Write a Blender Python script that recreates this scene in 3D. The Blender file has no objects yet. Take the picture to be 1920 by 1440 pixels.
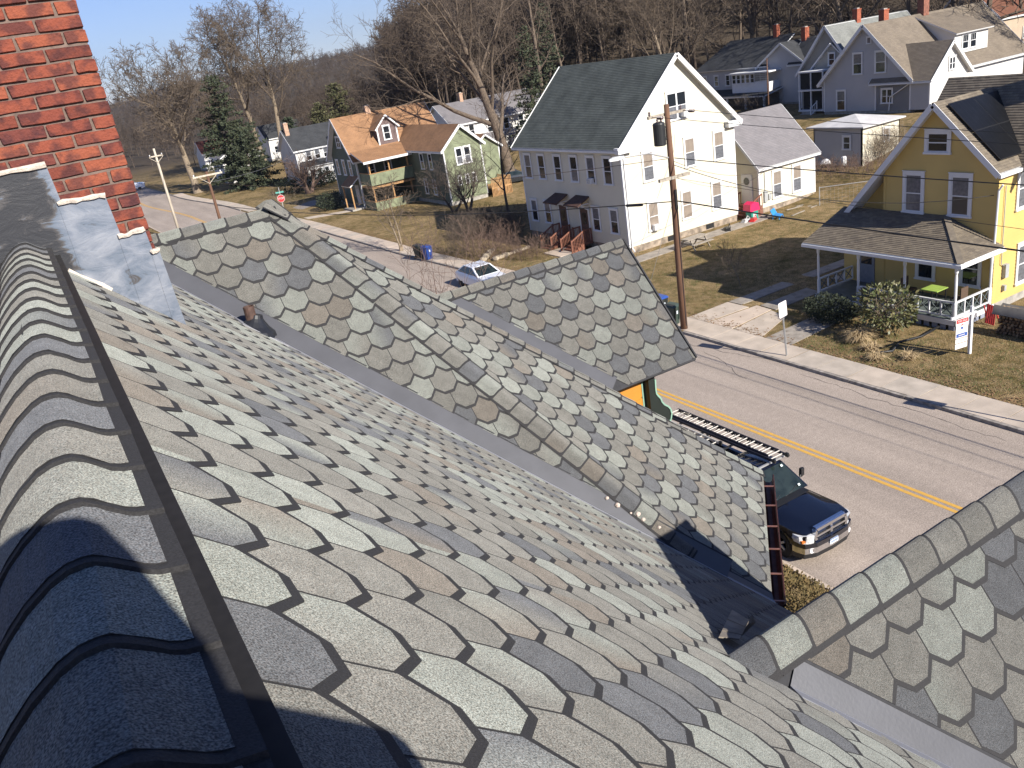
import bpy, math, random
import numpy as np
from mathutils import Vector as V, Matrix, noise as mnoise
random.seed(7)
SC = bpy.context.scene
COL = SC.collection

# ------------------------------------------------------------------ camera, sky, sun, exposure
CAMZ = 14.0
FPX = 1553.328            # focal length in pixels of a 1920 px wide picture
CR = V((0.84798786, -0.50742117, -0.15310238))     # camera right
CD = V((-0.31499566, -0.25017285, -0.91552787))    # camera down
CF = V((0.42625617, 0.82458311, -0.37197901))      # camera forward
cam_data = bpy.data.cameras.new('camera')
cam_data.sensor_width = 36.0
cam_data.lens = 36.0 * FPX / 1920.0
cam_data.clip_start = 0.02
cam_data.clip_end = 9000
cam = bpy.data.objects.new('camera', cam_data)
COL.objects.link(cam)
_m = Matrix.Identity(4)
for i in range(3):
    _m[i][0] = CR[i]; _m[i][1] = -CD[i]; _m[i][2] = -CF[i]
_m[2][3] = CAMZ
cam.matrix_world = _m
SC.camera = cam

SUN_FROM = V((0.72, -3.71, 2.25)).normalized()      # towards the sun
world = bpy.data.worlds.new('World')
SC.world = world
world.use_nodes = True
_nt = world.node_tree
_sky = _nt.nodes.new('ShaderNodeTexSky')
_sky.sky_type = 'NISHITA'
_sky.sun_disc = False
_sky.sun_elevation = math.asin(SUN_FROM.z)
_sky.sun_rotation = math.atan2(SUN_FROM.x, SUN_FROM.y)
_sky.altitude = 100
_sky.air_density = 1.0
_sky.dust_density = 0.0
_sky.ozone_density = 3.0
_bg = _nt.nodes['Background']
_bg.inputs['Strength'].default_value = 0.05
_tint = _nt.nodes.new('ShaderNodeVectorMath'); _tint.operation = 'MULTIPLY'
_tint.inputs[1].default_value = (.92, .98, 1.38)
_nt.links.new(_sky.outputs[0], _tint.inputs[0])
_nt.links.new(_tint.outputs[0], _bg.inputs['Color'])
sun_data = bpy.data.lights.new('sun', 'SUN')
sun_data.energy = 5.0
sun_data.angle = math.radians(0.5)
sun_data.color = (1.0, 0.945, 0.855)
sun = bpy.data.objects.new('sun', sun_data)
COL.objects.link(sun)
sun.rotation_euler = SUN_FROM.to_track_quat('Z', 'Y').to_euler()
sun.location = (0, -20, 60)
SC.view_settings.view_transform = 'Standard'
SC.view_settings.look = 'None'
SC.view_settings.gamma = 1.0
SC.view_settings.use_curve_mapping = False
SC.view_settings.exposure = 0.85
SC.cycles.max_bounces = 6
SC.cycles.transparent_max_bounces = 8

# ------------------------------------------------------------------ helpers
WM = {}
def world_of(o):
    return WM.get(o.name, Matrix.Identity(4))

def put(o, parent=None, world_m=None):
    """link o, remember its world matrix, and set it under its parent"""
    COL.objects.link(o)
    wm = world_m if world_m is not None else (world_of(parent) if parent else Matrix.Identity(4))
    WM[o.name] = wm.copy()
    if parent:
        o.parent = parent
        o.matrix_basis = world_of(parent).inverted() @ wm
    else:
        o.matrix_basis = wm
    return o

def tag(o, label=None, cat=None, group=None, kind=None):
    if label: o['label'] = label
    if cat: o['category'] = cat
    if group: o['group'] = group
    if kind: o['kind'] = kind
    return o

def thing(name, label, cat, loc=(0, 0, 0), rotz=0.0, group=None, kind=None):
    o = bpy.data.objects.new(name, None)
    o.empty_display_size = 0.3
    put(o, None, Matrix.Translation(V(loc)) @ Matrix.Rotation(rotz, 4, 'Z'))
    return tag(o, label, cat, group, kind)

def copy_tree(o, world_m, parent=None):
    """copy of a thing with copies of its parts and sub-parts (mesh data shared)"""
    c = o.copy()
    COL.objects.link(c)
    wm = world_m
    WM[c.name] = wm.copy()
    c.parent = parent
    c.matrix_basis = (world_of(parent).inverted() @ wm) if parent else wm
    for ch in list(o.children):
        rel = world_of(o).inverted() @ world_of(ch)
        copy_tree(ch, wm @ rel, c)
    return c

class MB:
    """mesh builder in world coordinates"""
    def __init__(self):
        self.v = []; self.f = []; self.m = []; self.uv = {}; self.col = None
    def add(self, pts, faces, mi=0):
        b = len(self.v)
        self.v.extend([tuple(p) for p in pts])
        for f in faces:
            self.f.append([b + i for i in f]); self.m.append(mi)
        return b
    def poly(self, pts, mi=0, uv=None):
        b = self.add(pts, [list(range(len(pts)))], mi)
        if uv: self.uv[len(self.f) - 1] = uv
    def box(self, x0, y0, z0, x1, y1, z1, mi=0):
        p = [(x0, y0, z0), (x1, y0, z0), (x1, y1, z0), (x0, y1, z0), (x0, y0, z1), (x1, y0, z1), (x1, y1, z1), (x0, y1, z1)]
        self.add(p, [(0, 3, 2, 1), (4, 5, 6, 7), (0, 1, 5, 4), (1, 2, 6, 5), (2, 3, 7, 6), (3, 0, 4, 7)], mi)
    def obox(self, O, A, B, C, mi=0):
        """box with corner O and edge vectors A, B, C (right handed)"""
        O = V(O); A = V(A); B = V(B); C = V(C)
        if A.cross(B).dot(C) < 0: A, B = B, A
        p = [O, O + A, O + A + B, O + B, O + C, O + A + C, O + A + B + C, O + B + C]
        self.add(p, [(0, 3, 2, 1), (4, 5, 6, 7), (0, 1, 5, 4), (1, 2, 6, 5), (2, 3, 7, 6), (3, 0, 4, 7)], mi)
    def bar(self, p, q, w, h, up=(0, 0, 1), mi=0):
        p = V(p); q = V(q); d = (q - p)
        if d.length < 1e-6: return
        d.normalize(); up = V(up)
        s = d.cross(up)
        if s.length < 1e-4: s = d.cross(V((1, 0, 0)))
        s.normalize(); u = s.cross(d)
        self.obox(p - s * w / 2 - u * h / 2, s * w, u * h, q - p, mi)
    def prism(self, pts, ext, mi=0):
        """closed prism: polygon pts swept by the vector ext"""
        pts = [V(p) for p in pts]; ext = V(ext); n = len(pts)
        nrm = V((0, 0, 0))
        for i in range(n):
            nrm += (pts[i] - pts[0]).cross(pts[(i + 1) % n] - pts[0])
        if nrm.dot(ext) > 0: pts = pts[::-1]
        b = pts + [p + ext for p in pts]
        fs = [list(range(n)), list(range(2 * n - 1, n - 1, -1))]
        for i in range(n):
            j = (i + 1) % n
            fs.append([j, i, n + i, n + j])
        self.add(b, fs, mi)
    def tube(self, path, rad, n=6, mi=0, cap=True):
        path = [V(p) for p in path]
        if not hasattr(rad, '__len__'): rad = [rad] * len(path)
        pts = []
        t0 = (path[1] - path[0]).normalized()
        a = t0.orthogonal().normalized()
        for i, p in enumerate(path):
            if i == 0: t = path[1] - path[0]
            elif i == len(path) - 1: t = path[-1] - path[-2]
            else: t = path[i + 1] - path[i - 1]
            if t.length < 1e-9: t = t0.copy()
            t.normalize()
            a = a - t * a.dot(t)
            if a.length < 1e-6: a = t.orthogonal()
            a.normalize(); b2 = t.cross(a)
            for k in range(n):
                th = 2 * math.pi * k / n
                pts.append(p + (a * math.cos(th) + b2 * math.sin(th)) * rad[i])
        fs = []
        for i in range(len(path) - 1):
            for k in range(n):
                k2 = (k + 1) % n
                fs.append((i * n + k, i * n + k2, (i + 1) * n + k2, (i + 1) * n + k))
        if cap:
            fs.append(list(range(n - 1, -1, -1)))
            fs.append([(len(path) - 1) * n + k for k in range(n)])
        self.add(pts, fs, mi)
    def lathe(self, c, prof, n=12, axis=(0, 0, 1), mi=0):
        """profile of (radius, height) turned about an axis through c"""
        c = V(c); ax = V(axis).normalized(); a = ax.orthogonal().normalized(); b2 = ax.cross(a)
        pts = []
        for r, h in prof:
            for k in range(n):
                th = 2 * math.pi * k / n
                pts.append(c + ax * h + (a * math.cos(th) + b2 * math.sin(th)) * r)
        fs = []
        for i in range(len(prof) - 1):
            for k in range(n):
                k2 = (k + 1) % n
                fs.append((i * n + k, i * n + k2, (i + 1) * n + k2, (i + 1) * n + k))
        fs.append(list(range(n - 1, -1, -1)))
        fs.append([(len(prof) - 1) * n + k for k in range(n)])
        self.add(pts, fs, mi)
    def build(self, name, mats, parent=None, world_m=None, smooth=False, local=False):
        """make ONE mesh object; vertices are world coordinates unless local"""
        me = bpy.data.meshes.new(name)
        wm = world_m if world_m is not None else (world_of(parent) if parent else Matrix.Identity(4))
        vs = self.v
        if not local:
            inv = wm.inverted()
            if inv != Matrix.Identity(4):
                vs = [tuple(inv @ V(p)) for p in vs]
        me.from_pydata(vs, [], self.f)
        if not isinstance(mats, (list, tuple)): mats = [mats]
        for m in mats: me.materials.append(m)
        if len(mats) > 1:
            me.polygons.foreach_set('material_index', [min(i, len(mats) - 1) for i in self.m])
        if self.uv:
            ul = me.uv_layers.new(name='UVMap')
            for pi, uv in self.uv.items():
                ls = me.polygons[pi].loop_start
                for k, q in enumerate(uv): ul.data[ls + k].uv = q
        if self.col is not None:
            ca = me.color_attributes.new('tone', 'FLOAT_COLOR', 'POINT')
            ca.data.foreach_set('color', [c for q in self.col for c in q])
        if smooth:
            me.polygons.foreach_set('use_smooth', [True] * len(me.polygons))
        me.update()
        o = bpy.data.objects.new(name, me)
        return put(o, parent, wm)

def link_mesh(name, me, parent, wm):
    return put(bpy.data.objects.new(name, me), parent, wm)

def clip_poly(poly, clip):
    """Sutherland-Hodgman: poly (list of 2D) against a convex counter-clockwise clip polygon"""
    out = poly
    for i in range(len(clip)):
        a = clip[i]; b = clip[(i + 1) % len(clip)]
        ex, ey = b[0] - a[0], b[1] - a[1]
        inp = out; out = []
        if not inp: return []
        for k in range(len(inp)):
            p = inp[k]; q = inp[(k + 1) % len(inp)]
            dp = ex * (p[1] - a[1]) - ey * (p[0] - a[0])
            dq = ex * (q[1] - a[1]) - ey * (q[0] - a[0])
            if dp >= 0: out.append(p)
            if (dp >= 0) != (dq >= 0):
                t = dp / (dp - dq)
                out.append((p[0] + (q[0] - p[0]) * t, p[1] + (q[1] - p[1]) * t))
    return out

def area2(poly):
    return 0.5 * sum(poly[i][0] * poly[(i + 1) % len(poly)][1] - poly[(i + 1) % len(poly)][0] * poly[i][1] for i in range(len(poly)))

def ccw(poly):
    return poly if area2(poly) > 0 else poly[::-1]

def project(p):
    q = V(p) - V((0, 0, CAMZ))
    z = q.dot(CF)
    return (q.dot(CR) / z * FPX + 960, q.dot(CD) / z * FPX + 720, z) if z > 0.02 else None

# ------------------------------------------------------------------ materials
MATS = {}
def mat(name, color, rough=0.8, var=0.12, scale=6.0, bump=0.0, bscale=40.0, metal=0.0, spec=0.5, detail=4.0, color2=None, coat=0.0, streak=False, lohi=(.3, .7)):
    """principled material: base colour mottled by object-space noise, optional fine bump"""
    if name in MATS: return MATS[name]
    m = bpy.data.materials.new(name); m.use_nodes = True
    nt = m.node_tree; b = nt.nodes['Principled BSDF']
    b.inputs['Roughness'].default_value = rough
    b.inputs['Metallic'].default_value = metal
    b.inputs['Specular IOR Level'].default_value = spec
    if coat: b.inputs['Coat Weight'].default_value = coat
    tc = nt.nodes.new('ShaderNodeTexCoord')
    src = tc.outputs['Object']
    if name.startswith('old_brick'):
        oi = nt.nodes.new('ShaderNodeObjectInfo'); va = nt.nodes.new('ShaderNodeVectorMath'); va.operation = 'ADD'
        sc_ = nt.nodes.new('ShaderNodeMath'); sc_.operation = 'MULTIPLY'; sc_.inputs[1].default_value = 40
        nt.links.new(oi.outputs['Random'], sc_.inputs[0]); nt.links.new(src, va.inputs[0]); nt.links.new(sc_.outputs[0], va.inputs[1]); src = va.outputs[0]
    if streak:
        mp = nt.nodes.new('ShaderNodeMapping'); mp.inputs['Scale'].default_value = (1, 1, 0.12)
        nt.links.new(src, mp.inputs[0]); src = mp.outputs[0]
    if var > 0:
        n = nt.nodes.new('ShaderNodeTexNoise'); n.inputs['Scale'].default_value = scale; n.inputs['Detail'].default_value = detail
        nt.links.new(src, n.inputs['Vector'])
        r = nt.nodes.new('ShaderNodeMapRange')
        r.inputs[1].default_value = lohi[0]; r.inputs[2].default_value = lohi[1]
        nt.links.new(n.outputs['Fac'], r.inputs[0])
        mx = nt.nodes.new('ShaderNodeMix'); mx.data_type = 'RGBA'
        c2 = color2 if color2 else tuple(c * (1 - var) for c in color)
        c1 = color if color2 else tuple(min(1, c * (1 + var)) for c in color)
        mx.inputs['A'].default_value = (*c1, 1); mx.inputs['B'].default_value = (*c2, 1)
        nt.links.new(r.outputs[0], mx.inputs['Factor'])
        nt.links.new(mx.outputs['Result'], b.inputs['Base Color'])
    else:
        b.inputs['Base Color'].default_value = (*color, 1)
    if bump > 0:
        n2 = nt.nodes.new('ShaderNodeTexNoise'); n2.inputs['Scale'].default_value = bscale; n2.inputs['Detail'].default_value = 3
        nt.links.new(tc.outputs['Object'], n2.inputs['Vector'])
        bp = nt.nodes.new('ShaderNodeBump'); bp.inputs['Strength'].default_value = bump; bp.inputs['Distance'].default_value = 0.01
        nt.links.new(n2.outputs['Fac'], bp.inputs['Height'])
        nt.links.new(bp.outputs[0], b.inputs['Normal'])
    MATS[name] = m
    return m

def mat_shingle_granules():
    """asphalt granules: per-piece colour from the 'tone' attribute, speckled by fine noise"""
    m = bpy.data.materials.new('slate_granules'); m.use_nodes = True
    nt = m.node_tree; b = nt.nodes['Principled BSDF']; L = nt.links.new
    at = nt.nodes.new('ShaderNodeAttribute'); at.attribute_name = 'tone'
    ge = nt.nodes.new('ShaderNodeNewGeometry')
    n1 = nt.nodes.new('ShaderNodeTexNoise'); n1.inputs['Scale'].default_value = 330; n1.inputs['Detail'].default_value = 1
    L(ge.outputs['Position'], n1.inputs['Vector'])
    n2 = nt.nodes.new('ShaderNodeTexNoise'); n2.inputs['Scale'].default_value = 14; n2.inputs['Detail'].default_value = 4
    L(ge.outputs['Position'], n2.inputs['Vector'])
    r1 = nt.nodes.new('ShaderNodeMapRange'); r1.inputs[1].default_value = .32; r1.inputs[2].default_value = .72; r1.inputs[3].default_value = .40; r1.inputs[4].default_value = 1.75
    L(n1.outputs['Fac'], r1.inputs[0])
    r2 = nt.nodes.new('ShaderNodeMapRange'); r2.inputs[1].default_value = .3; r2.inputs[2].default_value = .7; r2.inputs[3].default_value = .88; r2.inputs[4].default_value = 1.1
    L(n2.outputs['Fac'], r2.inputs[0])
    mu = nt.nodes.new('ShaderNodeMath'); mu.operation = 'MULTIPLY'; L(r1.outputs[0], mu.inputs[0]); L(r2.outputs[0], mu.inputs[1])
    n3 = nt.nodes.new('ShaderNodeTexNoise'); n3.inputs['Scale'].default_value = 240; n3.inputs['Detail'].default_value = 0
    L(ge.outputs['Position'], n3.inputs['Vector'])
    hs = nt.nodes.new('ShaderNodeMix'); hs.data_type = 'RGBA'; hs.blend_type = 'MULTIPLY'
    hs.inputs['Factor'].default_value = .35
    cr = nt.nodes.new('ShaderNodeValToRGB')
    cr.color_ramp.elements[0].color = (1.03, .94, .85, 1); cr.color_ramp.elements[0].position = .38
    cr.color_ramp.elements[1].color = (.9, 1.0, 1.02, 1); cr.color_ramp.elements[1].position = .62
    L(n3.outputs['Fac'], cr.inputs[0])
    L(at.outputs['Color'], hs.inputs['A']); L(cr.outputs[0], hs.inputs['B'])
    vm = nt.nodes.new('ShaderNodeVectorMath'); vm.operation = 'SCALE'
    L(hs.outputs['Result'], vm.inputs[0]); L(mu.outputs[0], vm.inputs['Scale'])
    L(vm.outputs[0], b.inputs['Base Color'])
    b.inputs['Roughness'].default_value = .85; b.inputs['Specular IOR Level'].default_value = .3
    b.inputs['Diffuse Roughness'].default_value = 1.0
    bp = nt.nodes.new('ShaderNodeBump'); bp.inputs['Strength'].default_value = .35; bp.inputs['Distance'].default_value = .002
    L(n1.outputs['Fac'], bp.inputs['Height']); L(bp.outputs[0], b.inputs['Normal'])
    return m

def mat_uvbrick(name, c1, c2, cm, bw, bh, rough=.85, mortar=.02, var=.15, bump=.3):
    """courses of small pieces on UVs in metres (far roofs and walls)"""
    if name in MATS: return MATS[name]
    m = bpy.data.materials.new(name); m.use_nodes = True
    nt = m.node_tree; b = nt.nodes['Principled BSDF']; L = nt.links.new
    uv = nt.nodes.new('ShaderNodeUVMap')
    br = nt.nodes.new('ShaderNodeTexBrick')
    br.inputs['Scale'].default_value = 1; br.inputs['Brick Width'].default_value = bw; br.inputs['Row Height'].default_value = bh
    br.inputs['Mortar Size'].default_value = mortar * bh; br.inputs['Bias'].default_value = 0
    br.inputs['Color1'].default_value = (*c1, 1); br.inputs['Color2'].default_value = (*c2, 1); br.inputs['Mortar'].default_value = (*cm, 1)
    L(uv.outputs[0], br.inputs['Vector'])
    n = nt.nodes.new('ShaderNodeTexNoise'); n.inputs['Scale'].default_value = .8; n.inputs['Detail'].default_value = 5
    L(uv.outputs[0], n.inputs['Vector'])
    r = nt.nodes.new('ShaderNodeMapRange'); r.inputs[1].default_value = .3; r.inputs[2].default_value = .7; r.inputs[3].default_value = 1 - var; r.inputs[4].default_value = 1 + var
    L(n.outputs['Fac'], r.inputs[0])
    vm = nt.nodes.new('ShaderNodeVectorMath'); vm.operation = 'SCALE'
    L(br.outputs['Color'], vm.inputs[0]); L(r.outputs[0], vm.inputs['Scale']); L(vm.outputs[0], b.inputs['Base Color'])
    b.inputs['Roughness'].default_value = rough; b.inputs['Specular IOR Level'].default_value = .3
    MATS[name] = m
    return m
# ================================================================== the house we stand on
M_GRAN = mat_shingle_granules()
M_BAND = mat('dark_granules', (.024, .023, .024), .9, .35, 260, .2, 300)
M_DECK = mat('underlay_and_edge_shade', (.03, .03, .033), .9, .2, 30)
M_FLASH = mat('grey_flashing', (.066, .067, .076), .5, .10, 5, .08, 60, metal=.1)
M_FLASHRIB_LIT = mat('rib_and_sunlit_flashing', (.25, .255, .285), .4, .05, 5, metal=.3)  # rib, and the sun-facing side of the same metal painted brighter
M_COPPER = mat('brown_copper', (.075, .028, .02), .45, .35, 14, .1, 60, metal=.45)
M_COPPERNEW = mat('copper_hanger', (.34, .16, .12), .4, .2, 30, metal=.5)
M_ORANGE = mat('orange_paint', (.50, .20, .025), .6, .05, 4)
M_GREENTRIM = mat('pale_green_paint', (.22, .36, .28), .55, .12, 8)
M_DKGREEN = mat('dark_green_paint', (.007, .012, .009), .6, .2, 6)
M_TRIMW = mat('white_paint', (.74, .74, .72), .5, .06, 3)

house = thing('shingled_house', 'house under our feet with scalloped grey green shingle roofs and brick chimney', 'house', (2, 4, 0))
MM, Z0 = .937, -.662 + CAMZ              # main slope  z = Z0 - MM x
YA, ZA, XE = 8.064, -1.053 + CAMZ, 1.957 # ridge of the bay roof and its end
M1, M2, M3 = 1.035, .885, .914
YC, ZC, MC = 1.955, -2.305 + CAMZ, 1.32    # ridge of the near gable
YB, ZB, MBB = 8.14, -2.368 + CAMZ, 1.092  # ridge of the front gable
S2 = 1 / math.sqrt(2)

class Plane:
    """roof plane: passes P, falls along the horizontal unit vector h with slope m"""
    def __init__(s, P, h, m):
        s.P = V(P); s.h = V((h[0], h[1], 0)).normalized(); s.m = m
        k = math.sqrt(1 + m * m)
        s.N = V((m * s.h.x, m * s.h.y, 1)) / k
        s.D = V((s.h.x, s.h.y, -m)) / k
        s.Up = -s.D
        s.U = s.Up.cross(s.N)
    def z(s, x, y):
        return s.P.z - s.m * ((x - s.P.x) * s.h.x + (y - s.P.y) * s.h.y)
    def at(s, x, y, lift=0):
        return V((x, y, s.z(x, y))) + s.N * lift
    def uv(s, p):
        d = V(p) - s.P
        return (d.dot(s.U), d.dot(s.Up))
    def xyz(s, u, v, lift=0):
        return s.P + s.U * u + s.Up * v + s.N * lift
    def reg(s, plan):
        return ccw([s.uv((x, y, s.z(x, y))) for x, y in plan])

def plane_line(a, b):
    """point and direction of the line where two planes meet"""
    d = a.N.cross(b.N).normalized()
    A = Matrix((a.N, b.N, d)); p = A.inverted() @ V((a.N.dot(a.P), b.N.dot(b.P), 0))
    return p, d
def meet(a, b, c):
    return Matrix((a.N, b.N, c.N)).inverted() @ V((a.N.dot(a.P), b.N.dot(b.P), c.N.dot(c.P)))

P_MAIN = Plane((0, 0, Z0), (1, 0), MM)
XR = -.085
P_BACK = Plane((XR, 0, Z0 - MM * XR), (-1, 0), MM)
P_NEAR = Plane((0, YA, ZA), (0, -1), M1)
P_DIAG = Plane((XE, YA, ZA), (1, -1), M2)
P_FRONT = Plane((XE, YA, ZA), (1, 0), M3)
P_AFAR = Plane((0, YA, ZA), (0, 1), M1)
P_CN = Plane((0, YC, ZC), (0, -1), MC)
P_CF = Plane((0, YC, ZC), (0, 1), MC)
P_BN = Plane((0, YB, ZB), (0, -1), MBB)
P_BF = Plane((0, YB, ZB), (0, 1), MBB)

A0 = meet(P_MAIN, P_NEAR, P_AFAR)
VA = meet(P_MAIN, P_NEAR, P_DIAG)
EAVE_Z = -4.91 + CAMZ
# corners of the 45 degree face
Q1 = V((6.131, 6.087, EAVE_Z)); Q2 = V((4.53, 4.458, EAVE_Z))
C0 = meet(P_MAIN, P_CN, P_CF)
C_END = 4.86
B0 = meet(P_FRONT, P_BN, P_BF)
B_END = 6.03
YBE = 6.965                          # eave line of the front gable
def line_at_z(p, d, z):
    return p + d * ((z - p.z) / d.z)
pv, dv = plane_line(P_FRONT, P_BN)
BV_END = p_bv = pv + dv * ((YBE - pv.y) / dv.y)
pcn, dcn = plane_line(P_MAIN, P_CN); pcf, dcf = plane_line(P_MAIN, P_CF)
CN_END = line_at_z(pcn, dcn, EAVE_Z); CF_END = line_at_z(pcf, dcf, EAVE_Z)

E_, W_, CH, FL, BW = .2032, .2286, .069, .046, .026
TONES = [((.188, .195, .177), .27), ((.148, .143, .130), .44), ((.096, .098, .104), .18), ((.146, .130, .112), .11)]
rnd = random.Random(11)
def pick_tone():
    r = rnd.random(); a = 0
    for c, w in TONES:
        a += w
        if r < a: break
    k = rnd.uniform(.88, 1.1)
    return tuple(x * k for x in c)
SHINGLES = []    # (picture area, parent, verts, faces, mats, cols)

def shingle_field(pl, plan, parent, voff=0.0, uoff=0.0, lift0=.004, keep=None, W_=W_, E_=E_):
    reg = pl.reg(plan)
    us = [p[0] for p in reg]; vs = [p[1] for p in reg]
    j0 = int(math.floor((min(vs) - voff) / E_)) - 2; j1 = int(math.ceil((max(vs) - voff) / E_)) + 1
    TL = .0075; LEN = E_ + CH + .03
    for j in range(j0, j1):
        v0 = voff + j * E_
        off = uoff + (W_ / 2 if j % 2 else 0)
        for i in range(int((min(us) - off) / W_) - 1, int((max(us) - off) / W_) + 2):
            uc = off + i * W_
            if keep and not keep(uc, v0): continue
            jit = rnd.uniform(-.0025, .0025)
            def outline(ins, dv, top):
                h = W_ / 2 - ins; f = FL - ins * .4
                return [(uc - h, v0 + LEN - top), (uc - h, v0 + CH + dv + jit), (uc - f, v0 + dv + jit), (uc + f, v0 + dv + jit), (uc + h, v0 + CH + dv + jit), (uc + h, v0 + LEN - top)]
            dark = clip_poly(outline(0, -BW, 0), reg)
            if len(dark) < 3 or abs(area2(dark)) < .0004: continue
            light = clip_poly(outline(.0036, 0, 0), reg)
            t0 = pick_tone(); t1 = t0
            r = rnd.random()
            if r < .34: t1 = pick_tone()
            gdir = rnd.choice((-1, 1)); diag = rnd.uniform(-.6, .6)
            verts = []; faces = []; mi = []; cols = []
            def lift(v): return lift0 + TL * max(0, min(1, 1 - (v - v0) / LEN))
            def slab(poly, extra, bot, m):
                poly = ccw(poly); n = len(poly); b = len(verts)
                for u, v in poly:
                    verts.append(pl.xyz(u, v, lift(v) + extra))
                    s = max(0, min(1, .5 + gdir * (u - uc) / W_ * 1.5 + diag * (v - v0 - .12) / .2))
                    cols.append(tuple(t0[k] * (1 - s) + t1[k] * s for k in range(3)) + (1,))
                for u, v in poly:
                    verts.append(pl.xyz(u, v, lift(v) + bot)); cols.append((.06, .06, .06, 1))
                faces.append(list(range(b, b + n))); mi.append(m)
                for k in range(n):
                    k2 = (k + 1) % n
                    faces.append([b + k2, b + k, b + n + k, b + n + k2]); mi.append(1)
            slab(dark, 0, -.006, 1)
            if len(light) >= 3 and abs(area2(light)) > .0002: slab(light, .0014, 0, 0)
            cen = pl.xyz(sum(p[0] for p in dark) / len(dark), sum(p[1] for p in dark) / len(dark))
            pr = [project(pl.xyz(u, v)) for u, v in dark]
            ar = 0
            if all(pr):
                q = [(a[0], a[1]) for a in pr]
                c = project(cen)
                if -60 < c[0] < 1980 and -60 < c[1] < 1500: ar = abs(area2(q))
            SHINGLES.append((ar, parent, verts, faces, mi, cols))

def deck(name, pl, plan, parent, thick=.05):
    mb = MB()
    top = [pl.at(x, y) for x, y in plan]
    mb.prism(top, pl.N * -thick)
    return mb.build(name, M_DECK, parent)

def clip_line(p, d, t):
    return p + d * t

# --- decks (parts), shingles hang on them
main_roof = deck('main_roof', P_MAIN, [(XR, -3.2), (XR, 12.5), (.30, 12.5), (A0.x, A0.y), (VA.x, VA.y), (Q2.x - .02, Q2.y), (CF_END.x, CF_END.y), (C0.x, C0.y), (CN_END.x, CN_END.y), (CN_END.x, -3.2)], house)
back_roof = deck('back_roof', P_BACK, [(XR, -3.2), (XR, 12.5), (-4.7, 12.5), (-4.7, -3.2)], house)
bay_roof = deck('bay_roof', P_NEAR, [(A0.x, A0.y), (XE, YA), (VA.x, VA.y)], house)
corner_roof = deck('corner_roof', P_DIAG, [(XE, YA), (Q1.x, Q1.y), (Q2.x, Q2.y), (VA.x, VA.y)], house)
mb = MB()
mb.prism([V((XE, YA, ZA)), V(B0), P_FRONT.at(BV_END.x, BV_END.y), V(Q1)], P_FRONT.N * -.05)
mb.prism([V((XE, YA, ZA)), V((XE - 1.5, YA, ZA)), P_AFAR.at(XE - 1.5, YA + 3.2), P_AFAR.at(XE + 2.4, YA + 3.2)], P_AFAR.N * -.05)
street_roof = mb.build('street_roof', M_DECK, house)
near_gable = deck('near_gable_roof', P_CN, [(C0.x, C0.y), (C_END, YC), (C_END, YC - 3.2), (CN_END.x, CN_END.y)], house)
far_gable = deck('far_gable_slope', P_CF, [(C0.x, C0.y), (C_END, YC), (C_END, YC + 2.75), (CF_END.x, CF_END.y)], house)
front_gable = deck('front_gable_roof', P_BN, [(B0.x, B0.y), (B_END, YB), (B_END, YBE), (BV_END.x, YBE)], house)
fg2 = deck('front_gable_slope', P_BF, [(B0.x, B0.y), (B_END, YB), (B_END, 2 * YB - YBE), (BV_END.x, 2 * YB - YBE)], house)

def off_line(p, q, d, side):
    """plan points p,q moved sideways by d (side +1 = left of p->q)"""
    v = V((q[0] - p[0], q[1] - p[1])); n = V((-v.y, v.x)).normalized() * d * side
    return (p[0] + n.x, p[1] + n.y), (q[0] + n.x, q[1] + n.y)

def half(poly, p, q, off=0.0):
    """part of the plan polygon on the left of p->q, kept off metres away from it"""
    n = V((-(q[1] - p[1]), q[0] - p[0])).normalized()
    c = n.x * p[0] + n.y * p[1] + off
    out = []
    for k in range(len(poly)):
        a = poly[k]; b = poly[(k + 1) % len(poly)]
        da = n.x * a[0] + n.y * a[1] - c; db = n.x * b[0] + n.y * b[1] - c
        if da >= 0: out.append(a)
        if (da >= 0) != (db >= 0):
            t = da / (da - db); out.append((a[0] + (b[0] - a[0]) * t, a[1] + (b[1] - a[1]) * t))
    return out
def box2(x0, y0, x1, y1): return [(x0, y0), (x1, y0), (x1, y1), (x0, y1)]
# main slope between the two valleys, and the part this side of the near gable
r = box2(XR + .02, YC, CF_END.x, 9.0)
r = half(r, VA, A0, .05); r = half(r, C0, CF_END, .0)
shingle_field(P_MAIN, r, main_roof, voff=.168, uoff=1.081, W_=.237, E_=.196)
r = half(box2(XR + .02, -1.0, CN_END.x, YC), CN_END, C0, .05)
shingle_field(P_MAIN, r, main_roof, voff=.168, uoff=1.081, W_=.237, E_=.196)
# bay slope
r = half(half(box2(0, 3, 6, YA), A0, VA, .148), VA, (XE, YA), 0)
shingle_field(P_NEAR, r, bay_roof, voff=-.12, uoff=.05)
# 45 degree slope
r = half(half(half(half(box2(0, 2, 8, YA), (XE, YA), VA), VA, Q2, .10), Q2, Q1, .0), Q1, (XE, YA))
shingle_field(P_DIAG, r, corner_roof, voff=-5.76, uoff=.03)
# street face: the narrow sliver between hip and valley
r = half(half(half(box2(XE, 5, 8, YA), (XE, YA), Q1), BV_END, B0, .03), Q1, (Q1.x, Q1.y + 1))
shingle_field(P_FRONT, r, street_roof, voff=.04)
# near gable, front gable
r = half(box2(0, YC - 3.0, C_END, YC), C0, CN_END, .105)
shingle_field(P_CN, r, near_gable, voff=-.06, uoff=.0)
r = half(box2(0, YBE, B_END, YB), B0, BV_END, .15)
shingle_field(P_BN, r, front_gable, voff=-1.585, uoff=.05)
r = half(box2(0, YC, C_END, YC + 2.75), CF_END, C0, .0)
shingle_field(P_CF, r, far_gable, keep=lambda u, v: v > -1.6)

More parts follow.
